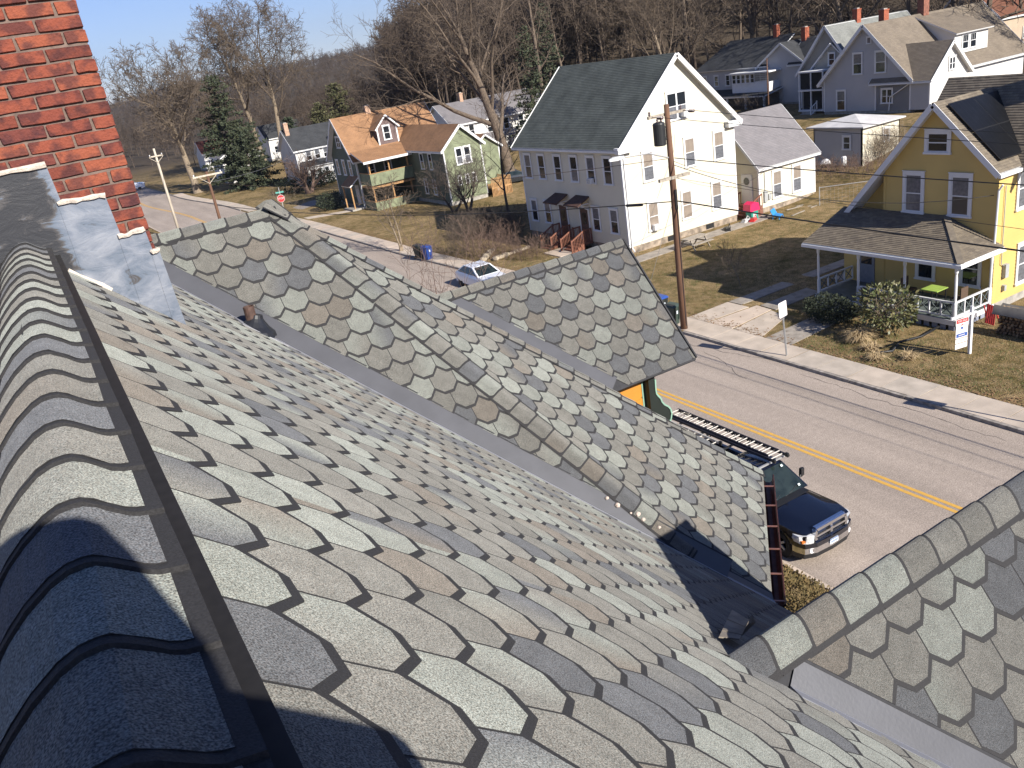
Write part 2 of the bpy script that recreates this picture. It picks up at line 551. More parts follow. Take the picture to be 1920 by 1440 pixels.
SHINGLES.sort(key=lambda s: -s[0])
rest = {}
for k, (ar, par, vs, fs, mi, cols) in enumerate(SHINGLES):
    if k < 300:
        mb = MB(); mb.v = [tuple(p) for p in vs]; mb.f = fs; mb.m = mi; mb.col = cols
        mb.build('shingle', [M_GRAN, M_BAND], par)
    else:
        r = rest.setdefault('all', MB())
        if r.col is None: r.col = []
        b = len(r.v)
        r.v.extend(tuple(p) for p in vs); r.f.extend([[b + i for i in f] for f in fs]); r.m.extend(mi); r.col.extend(cols)
for r in rest.values():
    tag(r.build('small_shingles', [M_GRAN, M_BAND], house), kind='stuff')

# --- ridge and hip caps
def side_dir(pl, d):
    s = pl.N.cross(d).normalized()
    if s.dot(pl.D) < 0: s = -s
    return s

def caps(parent, P0, P1, plA, plB, half=.125, butt_at_end=True, e=E_, raise_=.008, start=0.0, round_=.055):
    """overlapping bent caps from P0 to P1; exposed butts face P1"""
    P0 = V(P0); P1 = V(P1); d = (P1 - P0).normalized(); Lh = (P1 - P0).length
    sa, sb = side_dir(plA, d), side_dir(plB, d)
    nn = (plA.N + plB.N).normalized()
    def prof(w):
        pts = []
        for t in (0, .35, .7): pts.append(sa * (w + (round_ - w) * t) + plA.N * .012)
        c0 = sa * round_ + plA.N * .012; c2 = sb * round_ + plB.N * .012; c1 = nn * (.012 - ((sa + sb) * round_ * .5).dot(nn))
        for t in (0, .15, .3, .42, .5, .58, .7, .85, 1):
            pts.append(c0 * (1 - t) ** 2 + c1 * 2 * t * (1 - t) + c2 * t * t)
        for t in (.7, .35, 0): pts.append(sb * (w + (round_ - w) * t) + plB.N * .012)
        return pts
    out, inn = prof(half), prof(half - .024)
    n = len(out); nup = nn
    k = 0; t = start
    while t < Lh - .02:
        t1 = min(t + e, Lh); t0 = t - .05
        tone = pick_tone(); tone2 = pick_tone() if rnd.random() < .3 else tone
        mb = MB(); mb.col = []
        def sheet(pr, ta, tb, la, lb, m, thick, corner=0):
            b = len(mb.v)
            for (tt, ll) in ((ta, la), ((ta + tb) / 2, (la + lb) / 2), (tb, lb)):
                for q, p in enumerate(pr):
                    ts = tt
                    if corner and tt == tb and q in (0, n - 1): ts = tt - corner
                    if corner and tt == tb and q in (1, n - 2): ts = tt - corner * .3
                    mb.v.append(tuple(P0 + d * ts + p + nup * ll))
                    s = q / (n - 1)
                    mb.col.append(tuple(tone[i] * (1 - s) + tone2[i] * s for i in range(3)) + (1,))
            for p in pr:
                mb.v.append(tuple(P0 + d * tb + p + nup * (lb - thick))); mb.col.append((.05, .05, .05, 1))
            flip = (sa.cross(d)).dot(nn) > 0
            def fc(l, mm):
                mb.f.append(l if not flip else l[::-1]); mb.m.append(mm)
            for r in range(2):
                for q in range(n - 1):
                    i = b + r * n + q
                    fc([i, i + 1, i + n + 1, i + n], m)
            for q in range(n - 1):
                i = b + 2 * n + q
                fc([i, i + 1, i + n + 1, i + n], 1)
        sheet(out, t0, t1, -.003, raise_, 1, .010)
        sheet(inn, t0, t1 - .017, -.0015, raise_ + .0014, 0, .0012, corner=.022)
        mb.build('ridge_cap', [M_GRAN, M_BAND], parent)
        t += e

# main ridge: caps over a raised vent, seen end on
def main_caps():
    prof = [(-.150, -.108), (-.130, -.085), (-.103, -.057), (-.077, -.033), (-.043, -.010), (-.020, -.001), (0, 0), (.012, -.002), (.027, -.011), (.046, -.026), (.064, -.041), (.078, -.048), (.090, -.051)]
    n = len(prof); crest = -.523 + CAMZ
    t = -1.2
    base = .0105
    y = 1.0786 - E_ * 12
    while y < 4.86:
        y1 = min(y + E_ + .045, 4.885)
        tone = pick_tone(); tone2 = pick_tone() if rnd.random() < .3 else tone
        mb = MB(); mb.col = []
        def sheet(pr, ya, yb, za, zb, m, thick):
            b = len(mb.v)
            for yy, zz in ((ya, za), (yb, zb)):
                for q, (dx, dz) in enumerate(pr):
                    mb.v.append((XR + dx + .004 * mnoise.noise((q * .7, yy * 3, 0)), yy, crest + dz + zz))
                    s = q / (len(pr) - 1)
                    mb.col.append(tuple(tone[i] * (1 - s) + tone2[i] * s for i in range(3)) + (1,))
            for q, (dx, dz) in enumerate(pr):
                mb.v.append((XR + dx, ya, crest + dz + za - thick)); mb.col.append((.05, .05, .05, 1))
            k = len(pr)
            for q in range(k - 1):
                mb.f.append([b + q, b + q + 1, b + k + q + 1, b + k + q]); mb.m.append(m)
                mb.f.append([b + 2 * k + q, b + 2 * k + q + 1, b + q + 1, b + q]); mb.m.append(1)
        full = prof + [(.114, -.056)]
        sheet([(-.160, -.118)] + full, y, y1, base, -.001, 1, .012)
        sheet(prof, y + .017, y1, base + .0015, .0005, 0, .0015)
        mb.build('ridge_cap', [M_GRAN, M_BAND], house)
        y += E_
    # the vent under the caps: dark edge strip on both sides
    vb = MB()
    vb.box(XR - .13, -1.4, Z0 - .04, XR + .098, 4.88, crest - .075)
    vb.box(XR + .098, -1.4, crest - .135, XR + .140, 4.88, crest - .098, 0)
    vb.build('ridge_vent', mat('vent_plastic', (.012, .011, .011), .7, .3, 40), house)
main_caps()
eA = V((XE, YA, ZA))
caps(bay_roof, V((A0.x + .05, YA, ZA)), eA + V((.02, 0, 0)), P_AFAR, P_NEAR, start=.02)
pn, dn = plane_line(P_NEAR, P_DIAG); dn = dn if dn.z < 0 else -dn
caps(corner_roof, eA - dn * .06, eA + dn * ((VA - eA).length - .34), P_NEAR, P_DIAG)
pf, df = plane_line(P_DIAG, P_FRONT); df = df if df.z < 0 else -df
caps(corner_roof, eA - df * .03, eA + df * ((Q1.z - eA.z) / df.z - .02), P_DIAG, P_FRONT, half=.115)
caps(near_gable, V((C0.x - .10, YC, ZC)), V((C_END + .02, YC, ZC)), P_CF, P_CN, half=.155, start=.07, round_=.12)
caps(front_gable, V((B0.x + .02, YB, ZB)), V((B_END + .01, YB, ZB)), P_BF, P_BN, half=.115, start=.03)

# --- valley flashings
def valley(name, p, q, plane_a, wa, plane_b, wb, rib=True):
    p = V(p); q = V(q); d = (q - p).normalized()
    # sideways, away from the valley and up each slope
    sa = -side_dir(plane_a, d); sb = -side_dir(plane_b, d)
    mb = MB()
    def strip(s, pl, w0, w1, l0, l1, m):
        a = [p + s * w0 + pl.N * l0, q + s * w0 + pl.N * l0, q + s * w1 + pl.N * l1, p + s * w1 + pl.N * l1]
        mb.prism(a, pl.N * -.004, m)
    strip(sa, plane_a, 0, wa, .010, .009, 0)
    strip(sa, plane_a, wa, wa + .012, .011, .011, 2)  # dark strip painted in as the shadow under the shingle edge
    strip(sb, plane_b, 0, wb, .014, .012, 1)  # main-slope side: sunlight put into its paler colour
    if rib:
        mb.tube([p + plane_a.N * .016, q + plane_a.N * .016], .008, 6, 1)
    return mb.build(name, [M_FLASH, M_FLASHRIB_LIT, M_DECK], house)
valley('valley_flashing', A0, VA, P_NEAR, .18, P_MAIN, .06)
valley('valley_flashing', VA, V((Q2.x, Q2.y - .02, Q2.z)), P_DIAG, .11, P_MAIN, .075)
valley('valley_flashing', C0 + (CN_END - C0).normalized() * .27, CN_END, P_CN, .125, P_MAIN, .10)
valley('valley_flashing', B0 + (BV_END - B0).normalized() * .22, BV_END, P_BN, .20, P_FRONT, .05)
# --- eave edges and soffits
mb = MB()
mb.prism([P_BN.at(BV_END.x - .1, YBE + .02, .004), P_BN.at(B_END, YBE + .02, .004), P_BN.at(B_END, YBE - .012, .004), P_BN.at(BV_END.x - .1, YBE - .012, .004)], P_BN.N * -.03)
mb.bar(P_BN.at(B_END + .01, YBE), P_BN.at(B_END + .01, YB), .02, .06)
mb.build('drip_edge', M_DECK, house)

# --- gutter of copper with hangers
g = MB()
gd = (Q1 - Q2).normalized(); gn = V((gd.y, -gd.x, 0)).normalized()
if gn.dot(V((1, -1, 0))) < 0: gn = -gn
prf = [(0, -.005), (.004, -.07), (.03, -.10), (.07, -.105), (.098, -.085), (.105, -.03), (.112, -.012)]
a = Q2 - gd * .03; b = Q1 + gd * .02
pts = []
for P in (a, b):
    for u, w in prf: pts.append(P + gn * u + V((0, 0, w)))
n = len(prf)
g.add(pts, [(i, i + 1, n + i + 1, n + i) for i in range(n - 1)] + [(n + i, n + i + 1, i + 1, i) for i in range(0)])
g.tube([a + gn * .114 + V((0, 0, -.012)), b + gn * .114 + V((0, 0, -.012))], .011, 6)
g.prism([a + gn * u + V((0, 0, w)) for u, w in prf], gd * -.004)
gut = g.build('gutter', M_COPPER, house)
gut.data.materials[0].use_backface_culling = False
for k in range(6):
    P = Q2 + gd * (.02 + k * .405)
    h = MB(); h.bar(P + V((0, 0, -.004)), P + gn * .115 + V((0, 0, -.006)), .022, .006)
    h.build('gutter_hanger', M_COPPERNEW, gut)

# --- walls below
w = MB()
w.box(-4.3, -3.0, 0, 4.2, 12.2, EAVE_Z + .02)                       # main block
oct_ = [(4.2, 5.0), (4.35, 4.75), (5.40, 5.80), (5.40, 10.0), (4.2, 11.3)]
w.prism([V((x, y, 0)) for x, y in oct_], V((0, 0, EAVE_Z - .05)))
w.prism([V((4.2, YC - 1.75, 0)), V((C_END - .25, YC - 1.75, 0)), V((C_END - .25, YC + 1.75, 0)), V((4.2, YC + 1.75, 0))], V((0, 0, EAVE_Z - .1)))
w.prism([V((C_END - .25, YC - 1.75, EAVE_Z)), V((C_END - .25, YC + 1.75, EAVE_Z)), V((C_END - .25, YC, ZC - .12))], V((-2.4, 0, 0)))
w.build('wall', M_DKGREEN, house)
# --- gable wall with orange cladding and its scrolled bracket
ob = MB()
ob.box(4.90, 7.28, 8.0, 5.44, 7.36, EAVE_Z + 1.35)
for k in range(9):
    z = 8.02 + k * .28
    ob.box(4.90, 7.268, z, 5.44, 7.281, z + .255)
ob.build('orange_wall', M_ORANGE, house)
ob = MB(); ob.box(5.442, 7.262, 8.0, 5.475, 7.37, EAVE_Z + 1.35); ob.build('corner_board', M_GREENTRIM, house)
fw = MB(); fw.prism([V((5.44, 7.38, 8.0)), V((5.44, 2 * YB - 7.3, 8.0)), V((5.44, 2 * YB - 7.3, EAVE_Z + 1.15)), V((5.44, YB, ZB - .16)), V((5.44, 7.38, EAVE_Z + 1.15))], V((-.06, 0, 0)))
fw.build('gable_wall', M_DKGREEN, house)
br = MB()
pr = [(5.478, 10.26), (5.57, 10.24), (5.575, 10.18), (5.57, 10.06), (5.575, 10.0), (5.60, 9.96), (5.63, 9.92), (5.645, 9.87), (5.68, 9.82), (5.73, 9.78), (5.765, 9.73), (5.775, 9.67), (5.755, 9.60), (5.72, 9.56), (5.69, 9.50), (5.478, 9.46)]
pr = [(x + .0, z) for x, z in pr]
br.prism([V((x, 7.17, z)) for x, z in pr], V((0, .11, 0)))
br.build('scroll_bracket', M_DKGREEN, house)
br = MB()
for (x0, z0), (x1, z1) in zip(pr[2:15], pr[3:16]):
    br.bar((x0, 7.225, z0), (x1, 7.225, z1), .13, .02, up=(z0 - z1, 0, x1 - x0))
br.build('bracket_edge', M_GREENTRIM, house)

# --- plumbing vent with rubber boot
v0 = P_MAIN.at(1.22, 6.72)
v0 = None
def ray_to_plane(px, py, pl, lift=0):
    d = CR * ((px - 960) / FPX) + CD * ((py - 720) / FPX) + CF
    o = V((0, 0, CAMZ)); P = pl.P + pl.N * lift
    return o + d * ((P - o).dot(pl.N) / d.dot(pl.N))
vp = V((1.305, 7.10, 0)); vp.z = P_MAIN.z(vp.x, vp.y)
vb = MB(); vb.lathe(vp + P_MAIN.N * .008, [(.185, -.03), (.17, .0), (.12, .035), (.080, .075), (.060, .10), (.052, .13)], 16, axis=P_MAIN.N * .45 + V((0, 0, .55)))
vent = vb.build('vent_boot', mat('black_rubber', (.015, .016, .02), .45, .2, 20), house)
vb = MB(); vb.lathe(vp + V((0, 0, .06)), [(.046, 0), (.046, .155), (.038, .155), (.036, .10)], 14); vb.build('vent_pipe', mat('rusty_pipe', (.075, .042, .032), .7, .4, 20), house)
vb = MB()
vb.prism([P_MAIN.at(vp.x - .12, vp.y - .16), P_MAIN.at(vp.x + .20, vp.y - .16), P_MAIN.at(vp.x + .20, vp.y + .16), P_MAIN.at(vp.x - .12, vp.y + .16)], P_MAIN.N * .0165)
vb.build('vent_flashing', mat('weathered_lead', (.33, .33, .35), .5, .2, 12, metal=.2), house)

# --- brick chimney
CY = 4.90; CX1 = .508; CX0 = -.80; CZT = 15.95
M_MORTAR = mat('mortar', (.150, .108, .088), .95, .25, 30, .5, 80)
M_BRICKS = []
for i, c in enumerate([(.215, .052, .028), (.18, .042, .025), (.135, .034, .025), (.25, .066, .033), (.155, .036, .021)]):
    M_BRICKS.append(mat('old_brick_%s' % 'abcde'[i], c, .9, .3, 13, .8, 70, color2=tuple(x * f for x, f in zip(c, (.46, .50, .72))), detail=7, lohi=(.44, .58)))
cm = MB(); cm.box(CX0, CY + .006, 11.6, CX1 - .006, CY + .95, CZT)
chim = cm.build('chimney', M_MORTAR, house)
rb = random.Random(5)
brick_meshes = {}
def brick_mesh(w_, seed, mi):
    key = (round(w_, 3), seed, mi)
    if key in brick_meshes: return brick_meshes[key]
    r = random.Random(seed * 17 + int(w_ * 1000))
    h, dpt = .0572, .10; ch = .005
    j = lambda s: r.uniform(-s, s)
    ring = []
    # rounded uneven front outline
    outl = [(-w_/2 + ch, -h/2), (0, -h/2 + j(.002)), (w_/2 - ch, -h/2), (w_/2, -h/2 + ch), (w_/2, h/2 - ch), (w_/2 - ch, h/2), (j(.03), h/2 + j(.002)), (-w_/2 + ch, h/2), (-w_/2, h/2 - ch), (-w_/2, -h/2 + ch)]
    pts = []; n = len(outl)
    for a, b_ in outl: pts.append((a + j(.0032), dpt, b_ + j(.0028)))
    for i, (a, b_) in enumerate(outl): pts.append((pts[i][0], .004 + j(.001), pts[i][2]))
    for i, (a, b_) in enumerate(outl): pts.append((pts[i][0] * .965, -.002 + j(.001), pts[i][2] * .90))
    fs = []
    for rr in (0, 1):
        for i in range(n):
            k = (i + 1) % n
            fs.append((rr * n + i, rr * n + k, (rr + 1) * n + k, (rr + 1) * n + i))
    fs.append(tuple(2 * n + i for i in range(n)))
    me = bpy.data.meshes.new('brick'); me.from_pydata(pts, [], fs); me.materials.append(M_BRICKS[mi]); me.update()
    brick_meshes[key] = me
    return me
course = .0676; zc = 12.35
k = 0
row = 0
while zc < 15.55:
    x = CX1
    first = True
    x -= 0 if row % 2 else 0
    w_ = .203 if row % 2 else .098
    while x > -.75:
        ww = w_ if first else .203
        first = False
        cx = x - ww / 2
        pr_ = project((cx, CY, zc))
        if pr_ and -90 < pr_[0] < 400 and -60 < pr_[1] < 640:
            wm = Matrix.Translation((cx, CY - .004 + rb.uniform(-.005, .004), zc + rb.uniform(-.0015, .0015))) @ Matrix.Rotation(rb.uniform(-.008, .008), 4, 'Y') @ Matrix.Rotation(rb.uniform(-.012, .012), 4, 'Z')
            mi = rb.choices(range(5), (4, 3, 2, 2, 2))[0]
            link_mesh('brick', brick_mesh(ww, rb.randint(0, 3), mi), chim, wm)
        x -= ww + .0115
    zc += course; row += 1
# side faces of the chimney: coarse courses
sb = MB()
zc = 12.35; row = 0
while zc < 15.9:
    y = CY + .012 + (.10 if row % 2 else .0)
    while y < CY + .93:
        y2 = min(y + .19, CY + .945)
        sb.box(CX1 - .04, y, zc - .028, CX1 + .002, y2, zc + .028, row % 3)
        sb.box(CX0 - .002, y, zc - .028, CX0 + .04, y2, zc + .028, row % 3)
        y = y2 + .011
    zc += course; row += 1
tag(sb.build('side_bricks', M_BRICKS[:3], chim), kind='stuff')
# stepped flashing on the chimney face, tarred and patched
def mat_tarred():
    m = bpy.data.materials.new('tarred_lead'); m.use_nodes = True
    nt = m.node_tree; b = nt.nodes['Principled BSDF']; L = nt.links.new
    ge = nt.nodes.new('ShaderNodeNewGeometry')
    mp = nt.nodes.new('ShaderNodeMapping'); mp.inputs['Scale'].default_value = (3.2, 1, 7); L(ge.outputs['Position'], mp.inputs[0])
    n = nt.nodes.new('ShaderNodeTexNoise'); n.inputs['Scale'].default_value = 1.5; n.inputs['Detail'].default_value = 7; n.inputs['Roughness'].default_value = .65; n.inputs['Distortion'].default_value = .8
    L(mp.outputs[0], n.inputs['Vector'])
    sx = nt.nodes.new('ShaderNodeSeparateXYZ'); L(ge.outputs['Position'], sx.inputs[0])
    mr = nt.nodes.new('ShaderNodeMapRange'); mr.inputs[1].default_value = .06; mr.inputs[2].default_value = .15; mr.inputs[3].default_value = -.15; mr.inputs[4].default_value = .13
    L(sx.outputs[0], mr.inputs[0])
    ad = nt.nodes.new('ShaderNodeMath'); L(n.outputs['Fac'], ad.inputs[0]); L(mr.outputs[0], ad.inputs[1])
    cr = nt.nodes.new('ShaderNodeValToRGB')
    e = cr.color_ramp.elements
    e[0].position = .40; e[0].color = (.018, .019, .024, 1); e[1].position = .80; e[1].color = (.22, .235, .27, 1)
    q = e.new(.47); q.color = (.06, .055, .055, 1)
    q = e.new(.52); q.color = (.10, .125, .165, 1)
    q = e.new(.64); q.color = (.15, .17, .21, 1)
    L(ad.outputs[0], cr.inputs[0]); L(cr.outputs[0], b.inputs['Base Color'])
    b.inputs['Roughness'].default_value = .5
    bp = nt.nodes.new('ShaderNodeBump'); bp.inputs['Strength'].default_value = .4; bp.inputs['Distance'].default_value = .01
    L(n.outputs['Fac'], bp.inputs['Height']); L(bp.outputs[0], b.inputs['Normal'])
    return m
M_TAR = mat_tarred()
M_SEAL = mat('cream_sealant', (.52, .45, .38), .7, .2, 40, .6, 90)
YF = CY - .020
def fpt(px, py):
    d = CR * ((px - 960) / FPX) + CD * ((py - 720) / FPX) + CF
    return V((0, 0, CAMZ)) + d * (YF / d.y)
steps = [((-190, 366), (86, 310), (137, 485)), ((108, 383), (197, 367), (222, 450)), ((222, 446), (271, 430), (283, 478)), ((283, 474), (298, 469), (344, 592))]
zb = lambda x: P_MAIN.z(x, YF) - .02
for k, (tl, tr, rb_) in enumerate(steps):
    a = fpt(*tl); b = fpt(*tr); c = fpt(*rb_)
    if k < 3:
        x1 = b.x + (.02 if k < 3 else 0)
        pts = [V((a.x, YF, a.z)), V((b.x, YF, b.z)), V((b.x + .02, YF, (a.z + b.z) / 2 - .35)), V((b.x + .02, YF, zb(b.x))), V((a.x, YF, zb(max(a.x, XR)) - .25))]
    else:
        pts = [V((a.x, YF, a.z)), V((b.x, YF, b.z)), V((c.x, YF, zb(c.x))), V((a.x, YF, zb(a.x)))]
    yo = .003 * k
    f = MB(); f.prism([p + V((0, -yo, 0)) for p in pts], V((0, .010, 0)))
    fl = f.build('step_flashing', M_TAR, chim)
    s = MB(); rr = random.Random(k)
    pa = [a.lerp(b, t / 8) + V((0, -.004 - yo, .004 + rr.uniform(-.004, .004))) for t in range(9)]
    s.tube(pa, [rr.uniform(.010, .017) for _ in pa], 6)
    s.build('sealant_bead', M_SEAL, fl)
s = MB(); rr = random.Random(3)
pa = []
for t in range(14):
    x = .06 + t * .042
    pa.append(V((x, YF - .012, zb(x) + .028 + rr.uniform(-.006, .008))))
s.tube(pa[:5], [rr.uniform(.012, .026) for _ in pa[:5]], 6)
s.build('sealant_bead', M_SEAL, chim)

# --- debris in the valley and the torn flap where the near gable meets the slope
dm = mat('pale_mortar_lump', (.55, .45, .38), .9, .2, 30)
for px, py, r_ in [(1138, 931, .016), (1158, 944, .022), (1183, 959, .010), (1196, 961, .022), (1206, 971, .018), (1236, 986, .016)]:
    P = ray_to_plane(px, py + 3, P_NEAR, .02)
    d_ = MB(); rr = random.Random(px)
    d_.lathe(P, [(r_ * .4, -r_ * .6), (r_ * 1.2, -r_ * .2), (r_, r_ * .5), (r_ * .35, r_ * .9)], 6, axis=(rr.uniform(-.4, .4), rr.uniform(-.4, .4), 1))
    tag(d_.build('mortar_lump', dm), 'pale crumb of mortar lying on the grey valley metal below the hip caps', 'debris', 'mortar crumbs lying in the roof valley')
M_FLAP = mat('torn_felt', (.21, .18, .145), .9, .25, 9, .4, 30, streak=True)
fp = [ray_to_plane(x, y, P_MAIN, h) for x, y, h in [(1347, 1196, .02), (1372, 1144, .10), (1404, 1164, .12), (1386, 1200, .05)]]
f = MB()
for k in range(5):
    t0, t1 = k / 5, (k + 1) / 5 - .02
    f.prism([fp[0].lerp(fp[1], t0), fp[0].lerp(fp[1], t1), fp[3].lerp(fp[2], t1), fp[3].lerp(fp[2], t0)], P_MAIN.N * (.006 + .002 * (k % 2)))
f2 = [ray_to_plane(x, y, P_MAIN, h) for x, y, h in [(1388, 1196, .05), (1400, 1172, .12), (1408, 1156, .14), (1416, 1168, .10)]]
f.prism(f2, P_MAIN.N * .006)
f.build('torn_flap', M_FLAP, house)
# ================================================================== ground, street, pavement
BEND = [(-200, 0), (45, 0), (65, -.75), (80, -.95), (115, -2.0), (147, -4.2), (185, -5.0), (260, -5.2), (4000, -5.2)]
def bend(y):
    for (a, va), (b, vb) in zip(BEND, BEND[1:]):
        if a <= y <= b:
            t = (y - a) / (b - a); t = t * t * (3 - 2 * t) if b < 200 else t
            return va + (vb - va) * t
    return 0
def sstep(a, b, x):
    t = max(0, min(1, (x - a) / (b - a))); return t * t * (3 - 2 * t)
KERB_N, KERB_F, WALK_IN = 14.35, 24.95, 26.55
def ground_z(x, y):
    c = x - bend(y) if y > 0 else x
    if c < KERB_N - .1: z = .06
    elif c < KERB_F + .08: z = -.05
    else: z = .105
    z += sstep(46, 71, x) * 2.85 * sstep(-40, 20, y)
    z += sstep(76, 240, x) * 13 + (16 * sstep(125, 235, .75 * x + .65 * y) * sstep(45, 75, x) * sstep(.40, .66, x / max(y, 1)))
    z += .05 * sstep(28, 31, c) * mnoise.noise((x * .25, y * .25, 0))
    r = math.hypot(x, y)
    hz = sstep(260, 1500, r) * (17 + 12 * mnoise.noise((x / 700 + 3, y / 700, .5)) + 5 * mnoise.noise((x / 190, y / 190, 4)))
    return z + hz
xs = [-6000, -3500, -2000, -1200, -700, -400, -200, -100, -50, -20, -5, 6, 11, KERB_N - .12, KERB_N - .06, KERB_F + .06, KERB_F + .12] + [26.3 + i * 1.2 for i in range(20)] + [52 + i * 3 for i in range(18)] + [110 + i * 9 for i in range(16)] + [270, 320, 380, 450, 540, 650, 780, 940, 1130, 1360, 1640, 2000, 2500, 3200, 4200, 6000]
ys = [-400, -150, -60, -30] + [-20 + i * 2.2 for i in range(72)] + [144 + i * 7 for i in range(18)] + [285, 320, 370, 430, 500, 580, 680, 800, 940, 1100, 1300, 1550, 1900, 2400, 3200, 4500, 6500]
gm = MB()
nx = len(xs)
for y in ys:
    for x in xs:
        w = 1 - sstep(60, 200, abs(x - 20))
        X = x + bend(y) * w
        gm.v.append((X, y, ground_z(X, y)))
for j in range(len(ys) - 1):
    for i in range(nx - 1):
        gm.f.append((j * nx + i, j * nx + i + 1, (j + 1) * nx + i + 1, (j + 1) * nx + i)); gm.m.append(0)
def mat_ground():
    m = bpy.data.materials.new('winter_grass'); m.use_nodes = True
    nt = m.node_tree; b = nt.nodes['Principled BSDF']; L = nt.links.new
    ge = nt.nodes.new('ShaderNodeNewGeometry')
    def noise(sc, det=5, dist=0.0):
        n = nt.nodes.new('ShaderNodeTexNoise'); n.inputs['Scale'].default_value = sc; n.inputs['Detail'].default_value = det; n.inputs['Distortion'].default_value = dist
        L(ge.outputs['Position'], n.inputs['Vector']); return n
    def ramp(src, stops):
        c = nt.nodes.new('ShaderNodeValToRGB'); e = c.color_ramp.elements
        e[0].position, e[0].color = stops[0][0], (*stops[0][1], 1); e[1].position, e[1].color = stops[-1][0], (*stops[-1][1], 1)
        for p, col in stops[1:-1]:
            q = e.new(p); q.color = (*col, 1)
        L(src, c.inputs[0]); return c
    def mix(f, a, b_, mode='MIX'):
        x = nt.nodes.new('ShaderNodeMix'); x.data_type = 'RGBA'; x.blend_type = mode
        if isinstance(f, float): x.inputs['Factor'].default_value = f
        else: L(f, x.inputs['Factor'])
        L(a, x.inputs['A']); L(b_, x.inputs['B']); return x
    n1 = noise(.22, 6, .6); n2 = noise(2.2, 6, .3); n3 = noise(19, 6)
    grass = ramp(n1.outputs['Fac'], [(.34, (.095, .082, .030)), (.46, (.205, .150, .070)), (.60, (.33, .240, .130))])
    patch = ramp(n2.outputs['Fac'], [(.36, (.105, .090, .034)), (.48, (.235, .170, .080)), (.64, (.36, .255, .145))])
    g = mix(.55, grass.outputs[0], patch.outputs[0])
    fine = ramp(n3.outputs['Fac'], [(.30, (.45, .47, .42)), (.52, (.95, .95, .93)), (.70, (1.55, 1.45, 1.3))])
    g2 = mix(1.0, g.outputs['Result'], fine.outputs[0], 'MULTIPLY')
    # leaf litter under the woods beyond the houses
    sx = nt.nodes.new('ShaderNodeSeparateXYZ'); L(ge.outputs['Position'], sx.inputs[0])
    ax = nt.nodes.new('ShaderNodeMapRange'); ax.inputs[1].default_value = 72; ax.inputs[2].default_value = 92; L(sx.outputs[0], ax.inputs[0])
    ay = nt.nodes.new('ShaderNodeMapRange'); ay.inputs[1].default_value = 175; ay.inputs[2].default_value = 240; L(sx.outputs[1], ay.inputs[0])
    mxx = nt.nodes.new('ShaderNodeMath'); mxx.operation = 'MAXIMUM'; L(ax.outputs[0], mxx.inputs[0]); L(ay.outputs[0], mxx.inputs[1])
    n4 = noise(.05, 6)
    wood = ramp(n4.outputs['Fac'], [(.3, (.050, .040, .030)), (.6, (.085, .066, .048))])
    g3 = mix(mxx.outputs[0], g2.outputs['Result'], wood.outputs[0])
    L(g3.outputs['Result'], b.inputs['Base Color'])
    b.inputs['Roughness'].default_value = 1; b.inputs['Specular IOR Level'].default_value = .1
    bp = nt.nodes.new('ShaderNodeBump'); bp.inputs['Strength'].default_value = .9; bp.inputs['Distance'].default_value = .06
    n5 = noise(34, 4); L(n5.outputs['Fac'], bp.inputs['Height']); L(bp.outputs[0], b.inputs['Normal'])
    return m
M_GROUND = mat_ground()
go = gm.build('ground', M_GROUND, smooth=True)
tag(go, kind='structure')

def mat_road():
    m = bpy.data.materials.new('worn_asphalt'); m.use_nodes = True
    nt = m.node_tree; b = nt.nodes['Principled BSDF']; L = nt.links.new
    ge = nt.nodes.new('ShaderNodeNewGeometry')
    def noise(sc, det=5, stretch=None):
        n = nt.nodes.new('ShaderNodeTexNoise'); n.inputs['Scale'].default_value = sc; n.inputs['Detail'].default_value = det
        if stretch:
            mp = nt.nodes.new('ShaderNodeMapping'); mp.inputs['Scale'].default_value = stretch; L(ge.outputs['Position'], mp.inputs[0]); L(mp.outputs[0], n.inputs['Vector'])
        else: L(ge.outputs['Position'], n.inputs['Vector'])
        return n
    n1 = noise(26, 4); n2 = noise(.8, 5, (1, .12, 1)); n3 = noise(5, 5)
    cr = nt.nodes.new('ShaderNodeValToRGB'); e = cr.color_ramp.elements
    e[0].position = .34; e[0].color = (.245, .202, .168, 1); e[1].position = .66; e[1].color = (.435, .362, .302, 1)
    L(n1.outputs['Fac'], cr.inputs[0])
    def rng(src, lo, hi):
        r = nt.nodes.new('ShaderNodeMapRange'); r.inputs[1].default_value = .3; r.inputs[2].default_value = .7; r.inputs[3].default_value = lo; r.inputs[4].default_value = hi
        L(src, r.inputs[0]); return r
    a = rng(n2.outputs['Fac'], .84, 1.14); c = rng(n3.outputs['Fac'], .92, 1.08)
    mu = nt.nodes.new('ShaderNodeMath'); mu.operation = 'MULTIPLY'; L(a.outputs[0], mu.inputs[0]); L(c.outputs[0], mu.inputs[1])
    vm = nt.nodes.new('ShaderNodeVectorMath'); vm.operation = 'SCALE'; L(cr.outputs[0], vm.inputs[0]); L(mu.outputs[0], vm.inputs['Scale'])
    L(vm.outputs[0], b.inputs['Base Color'])
    b.inputs['Roughness'].default_value = .9; b.inputs['Specular IOR Level'].default_value = .25
    bp = nt.nodes.new('ShaderNodeBump'); bp.inputs['Strength'].default_value = .5; bp.inputs['Distance'].default_value = .01
    L(n1.outputs['Fac'], bp.inputs['Height']); L(bp.outputs[0], b.inputs['Normal'])
    return m
M_ROAD = mat_road()
